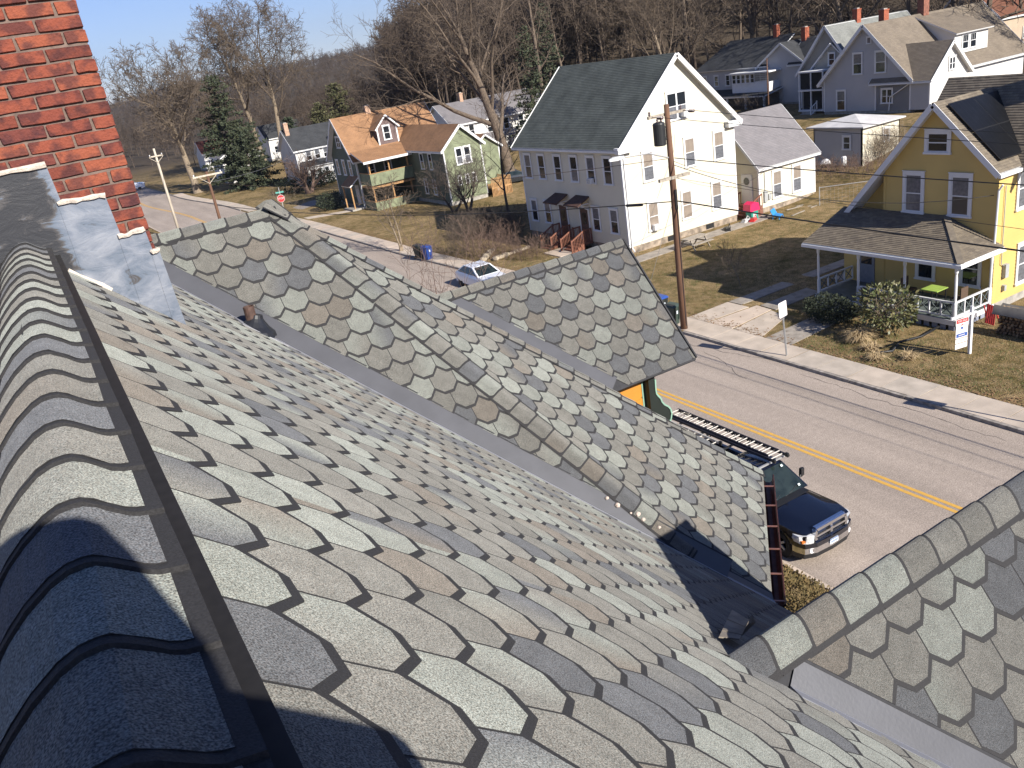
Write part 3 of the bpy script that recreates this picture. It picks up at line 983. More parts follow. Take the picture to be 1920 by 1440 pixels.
def ribbon(name, x0, x1, z, mats, ya=-40, yb=420, step=3.0, parent=None):
    mb = MB(); y = ya; pts = []
    while y <= yb:
        pts += [(x0 + bend(y), y, z), (x1 + bend(y), y, z)]; y += step
    n = len(pts) // 2
    mb.add(pts, [(2 * i, 2 * i + 1, 2 * i + 3, 2 * i + 2) for i in range(n - 1)])
    return mb.build(name, mats, parent)
road = tag(ribbon('road', KERB_N, KERB_F, 0.0, M_ROAD), kind='structure')
M_YELLOW = mat('yellow_road_paint', (.66, .36, .05), .7, .28, 9, color2=(.50, .30, .08))
ribbon('painted_line', 19.50, 19.635, .004, M_YELLOW, parent=road, ya=-40, yb=320)
ribbon('painted_line', 19.745, 19.88, .004, M_YELLOW, parent=road, ya=-40, yb=320)
# cracks and a patched seam in the asphalt
M_CRACK = mat('tar_seam', (.03, .028, .028), .8, .3, 20)
cr = MB(); rr = random.Random(4)
for (x0, y0, ang, L_) in [(24.2, 29, -1.45, 6), (23.9, 27, -1.9, 4), (24.5, 22, -1.57, 9), (22.8, 60, -1.5, 10)]:
    x, y, a = x0, y0, ang
    for k in range(int(L_ / .35)):
        a2 = a + rr.uniform(-.35, .35)
        q = (x + .35 * math.cos(a2), y + .35 * math.sin(a2))
        nrm = V((-math.sin(a2), math.cos(a2))) * rr.uniform(.006, .014)
        cr.poly([(x - nrm.x, y - nrm.y, .004), (q[0] - nrm.x, q[1] - nrm.y, .004), (q[0] + nrm.x, q[1] + nrm.y, .004), (x + nrm.x, y + nrm.y, .004)])
        x, y = q
cr.build('tar_seam', M_CRACK, road)

M_CONC = mat('pavement_concrete', (.46, .385, .31), .9, .16, 1.3, .25, 50, detail=8)
M_CONC2 = mat('old_concrete', (.28, .245, .205), .95, .25, 2.5, .3, 40, detail=8)
M_KERB = mat('granite_kerb', (.27, .24, .21), .85, .4, 5, .4, 40, detail=8)
pave = MB()
y = -40
pts = []
while y <= 330:
    pts += [(KERB_F + .14 + bend(y), y, .06), (WALK_IN + bend(y), y, .06)]; y += 3
pave.add(pts, [(2 * i, 2 * i + 1, 2 * i + 3, 2 * i + 2) for i in range(len(pts) // 2 - 1)])
pave = tag(pave.build('pavement', M_CONC2), kind='structure')
rp = random.Random(9)
y = 2.0
slab_mats = [M_CONC, mat('pavement_concrete_warm', (.50, .405, .32), .9, .14, 1.1, .25, 50, detail=8), mat('pavement_concrete_grey', (.42, .36, .295), .9, .18, 1.6, .25, 50, detail=8)]
while y < 150:
    L_ = 1.52 if y < 92 or y > 108 else 1.52
    if 94.5 < y < 107: y += L_; continue
    b0, b1 = bend(y), bend(y + L_)
    zt = .115 + rp.uniform(-.008, .008)
    s = MB()
    t2 = rp.uniform(-.004, .004)
    p = [(KERB_F + .155 + b0, y + .012, zt), (WALK_IN + b0, y + .012, zt + t2), (WALK_IN + b1, y + L_ - .012, zt + t2), (KERB_F + .155 + b1, y + L_ - .012, zt)]
    s.prism([V(q) for q in p], V((0, 0, -.07)))
    s.build('paving_slab', slab_mats[rp.choice((0, 0, 1, 2))], pave)
    y += L_
kerb = MB(); y = -40.0
kf = tag(thing('kerb', None, None), kind='structure')
while y < 300:
    L_ = 2.4 if y < 80 else 8
    if not (94 < y < 107.5) and not (27.2 < y < 31.0):
        k = MB(); b0, b1 = bend(y), bend(y + L_ - .02)
        z = .12 + rp.uniform(-.012, .006)
        o0, o1 = rp.uniform(-.015, .015), rp.uniform(-.015, .015)
        p = [(KERB_F + b0 + o0, y, z), (KERB_F + .14 + b0 + o0, y, z), (KERB_F + .14 + b1 + o1, y + L_ - .02, z), (KERB_F + b1 + o1, y + L_ - .02, z)]
        k.prism([V(q) for q in p], V((0, 0, -.16)))
        k.build('kerb_stone', M_KERB, kf)
    y += L_
kn = tag(thing('near_kerb', None, None), kind='structure')
y = -40.0
while y < 200:
    L_ = 3.0 if y < 80 else 8
    k = MB(); b0, b1 = bend(y), bend(y + L_ - .015)
    k.prism([V((KERB_N - .15 + b0, y, .10)), V((KERB_N + b0, y, .10)), V((KERB_N + b1, y + L_ - .015, .10)), V((KERB_N - .15 + b1, y + L_ - .015, .10))], V((0, 0, -.15)))
    k.build('kerb_stone', slab_mats[1], kn)
    y += L_
# paths, drive strips, side street
def path_poly(name, pts, mt, zt=.118):
    mb = MB(); mb.prism([V((x, y, zt)) for x, y in pts], V((0, 0, -.09)))
    return tag(mb.build(name, mt), kind='structure')
side = MB(); side.prism([V((23.2, 95, .02)), V((27, 95.5, .10)), V((75, 98, .10)), V((75, 105, .10)), V((27, 106, .10)), V((22.9, 107, .02))], V((0, 0, -.05)))
tag(side.build('side_street', mat('pale_lane', (.24, .205, .175), .95, .2, 3)), kind='structure')
drive = tag(thing('driveway', None, None), kind='structure')
for (p, mt) in [([(26.56, 27.9), (29.6, 28.3), (29.7, 29.35), (26.56, 29.5)], slab_mats[1]), ([(26.56, 26.0), (29.2, 27.0), (29.5, 28.2), (26.56, 27.8)], M_CONC),
                ([(29.7, 28.1), (46, 28.4), (46, 29.2), (29.8, 29.2)], M_CONC2), ([(29.4, 30.1), (46, 30.2), (46, 31.0), (29.4, 31.0)], M_CONC2), ([(26.56, 29.6), (29.3, 29.5), (29.3, 31.0), (26.56, 30.9)], M_CONC)]:
    s = MB(); s.prism([V((x, y, .124)) for x, y in p], V((0, 0, -.08))); s.build('concrete_strip', mt, drive)
path_poly('front_path', [(26.56, 24.3), (30.3, 24.6), (30.3, 26.0), (26.56, 25.8)], M_CONC2, .122)
path_poly('side_path', [(29.5, 41.6), (45, 42.2), (45, 43.4), (29.5, 42.8)], M_CONC2, .13)
path_poly('house_path', [(25.6, 91.2), (31.0, 88.8), (31.0, 90.2), (25.6, 93.0)], M_CONC, .12)
path_poly('stair_landing', [(30.2, 48.0), (32.0, 48.0), (32.0, 50.2), (30.2, 50.2)], slab_mats[1], .16)
# ================================================================== neighbouring houses
M_GLASS = mat('window_glass', (.012, .016, .022), .06, 0, spec=.6)
M_GLASSB = mat('blind_behind_glass', (.24, .20, .165), .12, .15, 3, spec=.6)
M_GLASSG = mat('grey_curtain_glass', (.12, .125, .14), .1, .3, 6, spec=.6)
M_WHITE = mat('white_trim', (.66, .66, .66), .5, .04, 2)
M_CREAM = mat('cream_siding', (.60, .555, .44), .6, .05, .6)
M_YELLOWS = mat('yellow_siding', (.54, .385, .125), .6, .07, .8)
M_GREENS = mat('sage_siding', (.165, .185, .110), .75, .3, 1.6)
M_GREENSHADE = mat('shaded_sage_siding', (.085, .10, .07), .7, .15, 1.6)  # darker copy of the sage: shade of street-facing walls put into colour
M_WHITES = mat('white_siding', (.58, .565, .54), .6, .06, .6)
M_GREYSHADE = mat('grey_and_shade_siding', (.40, .395, .40), .65, .06, .6)  # grey siding, also the shade tone of white and cream walls
M_STONEF = mat('rubble_foundation', (.26, .21, .16), .95, .5, 3, .8, 9)
M_CONCF = mat('concrete_foundation', (.30, .28, .25), .95, .3, 3, .4, 20)
M_REDBRICK = mat('far_chimney_brick', (.30, .085, .045), .9, .35, 8, .4, 30)
M_PINE = mat('new_lumber', (.34, .19, .08), .75, .3, 7)
M_CEDAR = mat('stained_deck', (.19, .075, .045), .7, .3, 9)
M_GREYWOOD = mat('weathered_wood', (.30, .26, .21), .85, .3, 9)
M_DOORBR = mat('brown_door', (.085, .040, .026), .6, .2, 5)
M_DARKIN = mat('dark_interior', (.012, .012, .013), .9, .3, 3)
R_GREENGREY = mat_uvbrick('greenish_shingles', (.105, .115, .100), (.085, .094, .084), (.058, .062, .058), .32, .14, var=.22)
R_GREY = mat_uvbrick('grey_shingles', (.20, .185, .19), (.175, .165, .17), (.12, .11, .11), .32, .14, var=.10)
R_TAN = mat_uvbrick('tan_shingles', (.205, .170, .125), (.135, .112, .086), (.075, .06, .05), .20, .14, var=.12)
R_TAN2 = mat_uvbrick('light_brown_shingles', (.200, .165, .125), (.165, .135, .105), (.10, .085, .07), .3, .14, var=.12)
R_ORANGE = mat_uvbrick('orange_brown_shingles', (.31, .172, .09), (.265, .148, .08), (.14, .08, .045), .32, .14, var=.15)
R_DARK = mat_uvbrick('charcoal_shingles', (.052, .054, .058), (.042, .044, .047), (.026, .026, .028), .32, .14, var=.2)
R_SLATEG = mat_uvbrick('pale_green_shingles', (.21, .215, .20), (.175, .18, .17), (.11, .11, .105), .32, .14, var=.15)
R_FLATW = mat('pale_rolled_roofing', (.52, .50, .49), .8, .12, 1.2)

def coursed(mb, O, U, W, poly, h, t, mi=0, frame=True):
    """lapped courses over a flat polygon (2D, in U and W from O); adds geometry with UVs in metres"""
    O = V(O); U = V(U).normalized(); W = V(W).normalized(); N = U.cross(W)
    poly = ccw([tuple(p) for p in poly])
    lo = min(p[1] for p in poly); hi = max(p[1] for p in poly)
    k = 0; v = lo
    while v < hi - .005:
        v1 = min(v + h, hi)
        strip = clip_poly([(-500, v), (500, v), (500, v1), (-500, v1)], poly)
        if len(strip) >= 3 and abs(area2(strip)) > 1e-4:
            strip = ccw(strip)
            pts = [O + U * a + W * b + N * (t * (1 - (b - v) / h)) for a, b in strip]
            mb.poly(pts, mi, strip)
            low = [p for p in strip if abs(p[1] - v) < 1e-5]
            if len(low) >= 2:
                a0 = min(p[0] for p in low); a1 = max(p[0] for p in low)
                mb.poly([O + U * a0 + W * v, O + U * a1 + W * v, O + U * a1 + W * v + N * t, O + U * a0 + W * v + N * t], mi, [(a0, v), (a1, v), (a1, v + t), (a0, v + t)])
        v = v1

def siding(parent, name, O, U, poly, mt, h=.115, t=.012):
    """clapboard wall: poly in (along U, up z)"""
    mb = MB()
    coursed(mb, O, U, (0, 0, 1), poly, h, t)
    return mb.build(name, mt, parent)

def roof(parent, pts, mt, name='roof', h=.14, t=.012, thick=.12, trim=None):
    """roof slope: 4+ corner polygon pts (first edge is the eave), with courses and a slab beneath"""
    pts = [V(p) for p in pts]
    U = (pts[1] - pts[0]).normalized()
    N = U.cross(pts[2] - pts[0]).normalized()
    if N.z < 0: N = -N
    W = N.cross(U).normalized()
    if W.z < 0: W = -W; U = -U
    poly = [((p - pts[0]).dot(U), (p - pts[0]).dot(W)) for p in pts]
    mb = MB()
    coursed(mb, pts[0] + N * .004, U, W, poly, h, t, 0)
    mb.prism(pts, N * -thick, 1)
    return mb.build(name, [mt, trim or M_WHITE], parent)

WINCACHE = {}
def window(parent, P, U, w, h, kind='sash', glass=None, trimw=.11, ac=False, tr=None, name='window'):
    """window whose outer casing has its lower left corner at P; U points right as seen from outside"""
    P = V(P); U = V(U).normalized(); N = U.cross(V((0, 0, 1)))
    tr = tr or M_WHITE; glass = glass or M_GLASS
    key = (round(w, 2), round(h, 2), kind, round(trimw, 3), tr.name)
    wm = Matrix((( U.x, N.x, 0, P.x), (U.y, N.y, 0, P.y), (U.z, N.z, 1, P.z), (0, 0, 0, 1)))
    # local axes: x right, y outward, z up
    if key not in WINCACHE:
        mb = MB(); a = trimw
        mb.box(0, .0, a * .6, a, .05, h); mb.box(w - a, .0, a * .6, w, .05, h)
        mb.box(a, .0, h - a, w - a, .052, h)
        mb.box(-.03, .0, 0, w + .03, .085, a * .6)
        mb.box(-.02, .0, h, w + .02, .075, h + .035)
        s = .045
        z0, z1 = a * .6, h - a; zm = (z0 + z1) / 2 if kind != 'one' else None
        mb.box(a, .0, z0, a + s, .03, z1); mb.box(w - a - s, .0, z0, w - a, .03, z1)
        mb.box(a + s, .0, z0, w - a - s, .03, z0 + s * 1.3); mb.box(a + s, .0, z1 - s, w - a - s, .03, z1)
        if kind in ('sash', 'six'): mb.box(a + s, .0, zm - s * .55, w - a - s, .034, zm + s * .55)
        if kind == 'pair': mb.box(w / 2 - .06, .0, z0 + s * 1.3, w / 2 + .06, .034, z1 - s); mb.box(a + s, .0, zm - .025, w / 2 - .06, .033, zm + .025); mb.box(w / 2 + .06, .0, zm - .025, w - a - s, .033, zm + .025)
        if kind == 'six':
            for q in (1, 2): mb.box(a + s + (w - 2 * a - 2 * s) * q / 3 - .012, .0, zm, a + s + (w - 2 * a - 2 * s) * q / 3 + .012, .024, z1)
        me = mb.build('window', tr, None, local=True)
        md = me.data
        bpy.data.objects.remove(me)
        panes = []
        g0, g1 = z0 + s * 1.3, z1 - s
        if kind in ('sash', 'six', 'pair'): rects = [(a + s, g0, w - a - s, zm), (a + s, zm, w - a - s, g1)]
        else: rects = [(a + s, g0, w - a - s, g1)]
        for q, (x0, q0, x1, q1) in enumerate(rects):
            pm = bpy.data.meshes.new('pane')
            yy = .012 + .006 * q
            pm.from_pydata([(x0, yy, q0), (x1, yy, q0), (x1, yy, q1), (x0, yy, q1)], [], [(0, 1, 2, 3)])
            pm.materials.append(M_GLASS)
            panes.append(pm)
        WINCACHE[key] = (md, panes)
    md, panes = WINCACHE[key]
    o = link_mesh(name, md, parent, wm)
    gl = glass if isinstance(glass, (list, tuple)) else [glass] * len(panes)
    for q, pm in enumerate(panes):
        p = link_mesh('pane', pm, o, wm)
        if gl[q % len(gl)] is not M_GLASS:
            p.material_slots[0].link = 'OBJECT'; p.material_slots[0].material = gl[q % len(gl)]
    if ac:
        mb = MB(); c = P + U * (w / 2) + V((0, 0, trimw * .6))
        mb.obox(c - U * .24 + N * .03, U * .48, N * .30, (0, 0, .36))
        for k in range(6): mb.obox(c - U * .20 + N * .331 + V((0, 0, .04 + k * .05)), U * .40, N * .004, (0, 0, .02), 1)
        mb.build('air_conditioner', [M_WHITE, M_GLASSG], o)
    return o

def boards(parent, name, mt, segs, w=.14, t=.03):
    """trim boards: list of (p, q, outward normal)"""
    for p, q, n in segs:
        mb = MB(); mb.bar(V(p) + V(n) * t / 2, V(q) + V(n) * t / 2, w, t, up=V(n)); mb.build(name, mt, parent)

def chimney(parent, x, y, z0, z1, w=.55, d=.55, mt=None):
    mb = MB(); mt = mt or M_REDBRICK
    mb.box(x - w / 2, y - d / 2, z0, x + w / 2, y + d / 2, z1 - .12)
    mb.box(x - w / 2 - .04, y - d / 2 - .04, z1 - .12, x + w / 2 + .04, y + d / 2 + .04, z1)
    mb.box(x - w / 2 + .1, y - d / 2 + .1, z1, x + w / 2 - .1, y + d / 2 - .1, z1 + .10, 1)
    return mb.build('chimney', [mt, M_CONCF], parent)

def gable_x(parent, x0, x1, y0, y1, zb, ze, zr, ov=.35, wall=None, front_wall=None, roofm=None, foundation=None, fz=.5, wallmats=None, rake=.22, trims=True, name_r='roof'):
    """house body with its ridge along x at mid y; walls on all sides, gables at x0 and x1"""
    ym = (y0 + y1) / 2; wf = front_wall or wall
    siding(parent, 'wall', (x0, y1, zb), (0, -1, 0), [(0, fz), (y1 - y0, fz), (y1 - y0, ze - zb), ((y1 - y0) / 2, zr - zb), (0, ze - zb)], wf)
    siding(parent, 'wall', (x1, y0, zb), (0, 1, 0), [(0, fz), (y1 - y0, fz), (y1 - y0, ze - zb), ((y1 - y0) / 2, zr - zb), (0, ze - zb)], wall)
    siding(parent, 'wall', (x0, y0, zb), (1, 0, 0), [(0, fz), (x1 - x0, fz), (x1 - x0, ze - zb), (0, ze - zb)], wall)
    siding(parent, 'wall', (x1, y1, zb), (-1, 0, 0), [(0, fz), (x1 - x0, fz), (x1 - x0, ze - zb), (0, ze - zb)], wall)
    s = (zr - ze) / (ym - y0); dz = ov * s
    roof(parent, [(x0 - ov, y0 - ov, ze - dz + .1), (x1 + ov, y0 - ov, ze - dz + .1), (x1 + ov, ym, zr + .1), (x0 - ov, ym, zr + .1)], roofm, name_r)
    roof(parent, [(x1 + ov, y1 + ov, ze - dz + .1), (x0 - ov, y1 + ov, ze - dz + .1), (x0 - ov, ym, zr + .1), (x1 + ov, ym, zr + .1)], roofm, name_r)
    if foundation:
        mb = MB(); mb.box(x0 + .03, y0 + .03, zb - 1, x1 - .03, y1 - .03, zb + fz + .01); mb.build('foundation', foundation, parent)
    if trims:
        segs = []
        for (x, n) in ((x0 - ov, (-1, 0, 0)), (x1 + ov, (1, 0, 0))):
            for yy in (y0 - ov, y1 + ov):
                segs.append(((x, yy, ze - dz + .0), (x, ym, zr + .0), n))
        boards(parent, 'rake_board', M_WHITE, segs, rake, .03)
        for (x, y, sx, sy) in ((x0, y0, -1, -1), (x0, y1, -1, 1), (x1, y0, 1, -1), (x1, y1, 1, 1)):
            mb = MB(); mb.box(min(x - sx * .10, x + sx * .028), min(y - sy * .10, y + sy * .028), zb + fz, max(x - sx * .10, x + sx * .028), max(y - sy * .10, y + sy * .028), ze - .02)
            mb.build('corner_board', M_WHITE, parent)
        for yy in (y0 - ov - .05, y1 + ov - .05):
            mb = MB(); mb.box(x0 - ov, yy, ze - dz - .1, x1 + ov, yy + .10, ze - dz + .02); mb.build('gutter', M_WHITE, parent)

def gable_y(parent, x0, x1, y0, y1, zb, ze, zr, ov=.35, wall=None, roofm=None, foundation=None, fz=.5, rake=.22, trims=True, gable_only=None, name_r='roof', xr=None, street_wall=None):
    """house body with its ridge along y at mid x; gables at y0 and y1"""
    xm = xr if xr is not None else (x0 + x1) / 2
    siding(parent, 'wall', (x0, y0, zb), (1, 0, 0), [(0, fz), (x1 - x0, fz), (x1 - x0, ze - zb), (xm - x0, zr - zb), (0, ze - zb)], wall)
    siding(parent, 'wall', (x1, y1, zb), (-1, 0, 0), [(0, fz), (x1 - x0, fz), (x1 - x0, ze - zb), (x1 - xm, zr - zb), (0, ze - zb)], wall)
    siding(parent, 'wall', (x0, y1, zb), (0, -1, 0), [(0, fz), (y1 - y0, fz), (y1 - y0, ze - zb), (0, ze - zb)], street_wall or wall)
    siding(parent, 'wall', (x1, y0, zb), (0, 1, 0), [(0, fz), (y1 - y0, fz), (y1 - y0, ze - zb), (0, ze - zb)], wall)
    sl = (zr - ze) / (xm - x0); sr = (zr - ze) / (x1 - xm)
    roof(parent, [(x0 - ov, y1 + ov, ze - ov * sl + .1), (x0 - ov, y0 - ov, ze - ov * sl + .1), (xm, y0 - ov, zr + .1), (xm, y1 + ov, zr + .1)], roofm, name_r)
    roof(parent, [(x1 + ov, y0 - ov, ze - ov * sr + .1), (x1 + ov, y1 + ov, ze - ov * sr + .1), (xm, y1 + ov, zr + .1), (xm, y0 - ov, zr + .1)], roofm, name_r)
    if foundation:
        mb = MB(); mb.box(x0 + .03, y0 + .03, zb - 1, x1 - .03, y1 - .03, zb + fz + .01); mb.build('foundation', foundation, parent)
    if trims:
        segs = []
        for (y, n) in ((y0 - ov, (0, -1, 0)), (y1 + ov, (0, 1, 0))):
            segs.append(((x0 - ov, y, ze - ov * sl), (xm, y, zr), n)); segs.append(((x1 + ov, y, ze - ov * sr), (xm, y, zr), n))
        boards(parent, 'rake_board', M_WHITE, segs, rake, .03)
        for (x, y, sx, sy) in ((x0, y0, -1, -1), (x0, y1, -1, 1), (x1, y0, 1, -1), (x1, y1, 1, 1)):
            mb = MB(); mb.box(min(x - sx * .10, x + sx * .028), min(y - sy * .10, y + sy * .028), zb + fz, max(x - sx * .10, x + sx * .028), max(y - sy * .10, y + sy * .028), ze - .02)
            mb.build('corner_board', M_WHITE, parent)
        for xx, z in ((x0 - ov - .05, ze - ov * sl), (x1 + ov - .05, ze - ov * sr)):
            mb = MB(); mb.box(xx, y0 - ov, z - .1, xx + .10, y1 + ov, z + .02); mb.build('gutter', M_WHITE, parent)

def rail(parent, p, q, h=.85, n=None, mt=None, name='railing', gap=.14, bw=.035, posts=True):
    p = V(p); q = V(q); L_ = (q - p).length; n = n or max(2, int(L_ / gap)); up = V((0, 0, 1))
    mb = MB()
    mb.bar(p + up * h, q + up * h, .08, .05); mb.bar(p + up * .12, q + up * .12, .06, .05)
    for k in range(1, n):
        c = p.lerp(q, k / n); mb.bar(c + up * .12, c + up * h, bw, bw, up=(q - p))
    if posts:
        for c in (p, q): mb.bar(c, c + up * (h + .12), .10, .10, up=(q - p))
    return mb.build(name, mt or M_WHITE, parent)
UX, UY = (1, 0, 0), (0, 1, 0)

# ------------------------------------------------------------------ big cream house across the street
cream = thing('cream_house', 'large cream house with faded green roof, two brown doors and lit gable behind utility pole', 'house', (33.08, 43.8, 0))
gable_y(cream, 33.08, 42.95, 43.85, 56.4, 0, 7.28, 12.0, .40, M_CREAM, R_GREENGREY, M_STONEF, .55, rake=.30)
# cornice returns on the gable
for x0, x1 in ((32.6, 33.9), (42.1, 43.4)):
    mb = MB(); mb.box(x0, 43.43, 6.98, x1, 43.86, 7.12); mb.box(x0 + .05, 43.47, 6.72, x1 - .05, 43.85, 6.98)
    mb.build('cornice_return', M_WHITE, cream)
mb = MB(); mb.box(33.0, 43.8, 6.72, 33.07, 56.4, 6.98); mb.build('frieze_board', M_WHITE, cream)
gl_b = [M_GLASS, M_GLASSB]
gk = [[M_GLASS, M_GLASSG], [M_GLASS, M_GLASS], [M_GLASS, M_GLASS], [M_GLASSG, M_GLASS], [M_GLASS, M_GLASSG], [M_GLASS, M_GLASS]]
for k, yl in enumerate([55.86, 53.95, 51.8, 49.75, 47.75, 45.85]):
    window(cream, (33.06, yl, 4.62), (0, -1, 0), 1.02, 1.9, glass=gk[k], ac=(k == 4))
for yl in (55.8, 53.9, 47.75, 45.7):
    window(cream, (33.06, yl, 1.33), (0, -1, 0), .98, 1.78, glass=[M_GLASS, M_GLASSG])
for k, yl in enumerate((51.75, 49.1)):
    mb = MB(); mb.box(33.0, yl - .92, .62, 33.05, yl, 2.85); d = mb.build('door', M_DOORBR, cream)
    mb = MB(); mb.box(32.985, yl - .72, 1.75, 33.0, yl - .2, 2.55); mb.build('pane', M_GLASS, d)
    boards(cream, 'door_casing', M_WHITE, [((33.06, yl - 1.0, .6), (33.06, yl - 1.0, 2.95), (-1, 0, 0)), ((33.06, yl + .08, .6), (33.06, yl + .08, 2.95), (-1, 0, 0)), ((33.06, yl - 1.06, 3.0), (33.06, yl + .14, 3.0), (-1, 0, 0))], .12, .06)
    mb = MB()
    mb.prism([V((33.06, yl + .35, 3.75)), V((33.06, yl - 1.25, 3.75)), V((31.95, yl - 1.35, 3.28)), V((31.95, yl + .45, 3.28))], V((0, 0, -.09)), 0)
    for yy in (yl + .2, yl - 1.1):
        mb.bar((33.05, yy, 2.75), (32.2, yy, 3.28), .07, .07, mi=1); mb.bar((33.05, yy, 3.25), (32.1, yy, 3.25), .07, .07, mi=1)
    mb.build('door_hood', [mat('brown_hood_roof', (.07, .035, .025), .8, .3, 5), M_WHITE], cream)
    # wooden steps with railings
    mb = MB()
    for s_ in range(4): mb.box(32.9 - .30 * (s_ + 1) - .6, yl - 1.15, .0, 32.9 - .30 * s_ - .55, yl + .2, .55 - .14 * s_)
    mb.box(32.3, yl - 1.15, .45, 33.02, yl + .2, .60)
    st = mb.build('steps', M_CEDAR, cream)
    for yy in (yl + .2, yl - 1.15):
        mb = MB()
        mb.bar((32.98, yy, 1.5), (32.35, yy, 1.5), .07, .09); mb.bar((32.35, yy, 1.5), (31.2, yy, .95), .07, .09)
        for xx, zt, z0 in ((32.95, 1.55, .6), (32.35, 1.6, .5), (31.2, 1.05, .0)): mb.bar((xx, yy, z0), (xx, yy, zt), .09, .09, up=UY)
        for q in range(1, 9):
            xx = 32.35 - 1.15 * q / 9; mb.bar((xx, yy, .6 - .5 * q / 9), (xx, yy, 1.48 - .55 * q / 9), .035, .035, up=UY)
        for q in range(1, 5):
            xx = 32.95 - .6 * q / 5; mb.bar((xx, yy, .65), (xx, yy, 1.48), .035, .035, up=UY)
        mb.build('stair_railing', M_CEDAR, cream)
# windows of the lit gable
window(cream, (37.1, 43.83, 7.95), UX, 1.82, 1.85, 'pair', glass=[M_GLASSG, M_GLASS], ac=False)
mb = MB(); mb.box(38.25, 43.45, 8.12, 38.75, 43.84, 8.52); mb.build('air_conditioner', M_WHITE, cream)
for (x, z, ac, g) in [(34.7, 4.5, 0, [M_GLASSG, M_GLASSB]), (38.32, 4.72, 0, [M_GLASSG, M_GLASSB]), (40.95, 4.68, 0, [M_GLASSG, M_GLASSB]), (34.78, 1.2, 1, [M_GLASSB, M_GLASSB]), (37.75, 1.3, 0, [M_GLASSB, M_GLASSB]), (40.5, 1.35, 0, [M_GLASSG, M_GLASSB])]:
    window(cream, (x, 43.83, z), UX, 1.05, 2.0, glass=g, ac=bool(ac))
mb = MB()
for k in range(9): mb.bar((33.3, 43.80, .2), (33.3, 43.80, .2), .1, .1)
mb.tube([(33.25, 43.78, 6.7), (33.25, 43.78, .5), (33.2, 43.5, .3)], .045, 8); mb.build('downspout', M_WHITE, cream)
for (x, z) in ((36.4, .18), (39.9, .18)):
    mb = MB(); mb.box(x, 43.84, z, x + .7, 43.90, z + .32); mb.build('cellar_window', M_DARKIN, cream)
# low side wing
gable_x(cream, 44.9, 50.7, 43.65, 50.4, 0, 3.62, 6.85, .30, M_CREAM, roofm=R_GREY, foundation=M_STONEF, fz=.5, rake=.18)
mb = MB(); mb.box(42.9, 46.0, 0, 44.95, 50.2, 3.5); mb.build('wall', M_CREAM, cream)
for x in (46.2, 48.25): window(cream, (x, 43.63, .92), UX, 1.05, 2.05, glass=[M_GLASSG, M_GLASSB])
mb = MB(); mb.box(44.84, 44.25, .82, 44.9, 45.3, 2.95); d = mb.build('door', M_WHITE, cream)
mb = MB(); mb.lathe((44.835, 44.78, 2.45), [(.28, 0), (.28, .01)], 12, axis=(-1, 0, 0)); mb.build('fanlight', M_GLASS, d)
mb = MB()
for s_ in range(4): mb.box(44.5 - .3 * s_, 43.3, 0, 44.85 - .3 * s_, 45.4, .8 - .18 * s_)
mb.build('steps', M_CEDAR, cream)
for yy in (43.3, 45.4): 
    mb = MB(); mb.bar((44.8, yy, 1.65), (43.3, yy, .95), .08, .08)
    for q in range(8): mb.bar((44.8 - 1.5 * q / 7, yy, .7 - .6 * q / 7), (44.8 - 1.5 * q / 7, yy, 1.65 - .7 * q / 7), .045, .045, up=UY)
    mb.build('stair_railing', M_CEDAR, cream)
mb = MB(); mb.box(45.3, 43.5, .9, 45.62, 43.65, 1.7); mb.box(45.75, 43.52, 1.0, 46.0, 43.65, 1.4); mb.tube([(45.45, 43.6, 1.7), (45.45, 43.6, 3.5)], .025, 6)
mb.build('meter_box', mat('grey_meter', (.35, .36, .36), .5), cream)

# ------------------------------------------------------------------ yellow house with porch and solar panels
yel = thing('yellow_house', 'yellow clapboard house with white trim, front porch and dark solar panels on tan roof', 'house', (34.28, 20.1, 0))
X0, Y0, Y1 = 34.28, 20.1, 25.45
ze, zr, ym = 6.35, 9.0, 22.9
# front facade with steep gable
siding(yel, 'wall', (X0, Y1, 0), (0, -1, 0), [(0, .5), (Y1 - Y0, .5), (Y1 - Y0, ze), (Y1 - ym, zr), (0, 6.2)], M_YELLOWS, h=.16, t=.016)
siding(yel, 'wall', (X0, Y0, 0), UX, [(0, .5), (9, .5), (9, ze), (0, ze)], M_YELLOWS, h=.16, t=.016)
siding(yel, 'wall', (X0 + 9, Y0, 0), UY, [(0, 0), (7.5, 0), (7.5, 4), (2.8, zr), (0, ze)], M_YELLOWS, h=.16, t=.016)
# wing under the long left slope
siding(yel, 'wall', (X0 + .6, Y1 + 2.3, 0), (0, -1, 0), [(0, .5), (2.3, .5), (2.3, 6.0), (0, 3.5)], M_YELLOWS, h=.16, t=.016)
siding(yel, 'wall', (X0 + 9, Y1 + 2.3, 0), (-1, 0, 0), [(0, 0), (8.4, 0), (8.4, 3.5), (0, 3.5)], M_YELLOWS, h=.16, t=.016)
mb = MB(); mb.box(X0 + .03, Y0 + .03, -.5, X0 + 8.9, Y1 + 2.2, .52); mb.build('foundation', M_CONCF, yel)
ov = .22
sR = (zr - ze) / (ym - Y0); sL = (zr - 3.75) / (27.55 - ym)
XF = X0 - .42
roof(yel, [(XF, Y0 - ov, ze - ov * sR + .12), (X0 + 9, Y0 - ov, ze - ov * sR + .12), (X0 + 9, ym, zr + .12), (XF, ym, zr + .12)], R_TAN, h=.13, t=.018)
roof(yel, [(X0 + 9, 27.6, 3.8), (XF, 27.6, 3.8), (XF, ym, zr + .12), (X0 + 9, ym, zr + .12)], R_TAN, h=.13, t=.018)
boards(yel, 'rake_board', M_WHITE, [((XF, Y0 - ov, ze - ov * sR), (XF, ym, zr + .02), (-1, 0, 0)), ((XF, 27.6, 3.7), (XF, ym, zr + .02), (-1, 0, 0))], .24, .03)
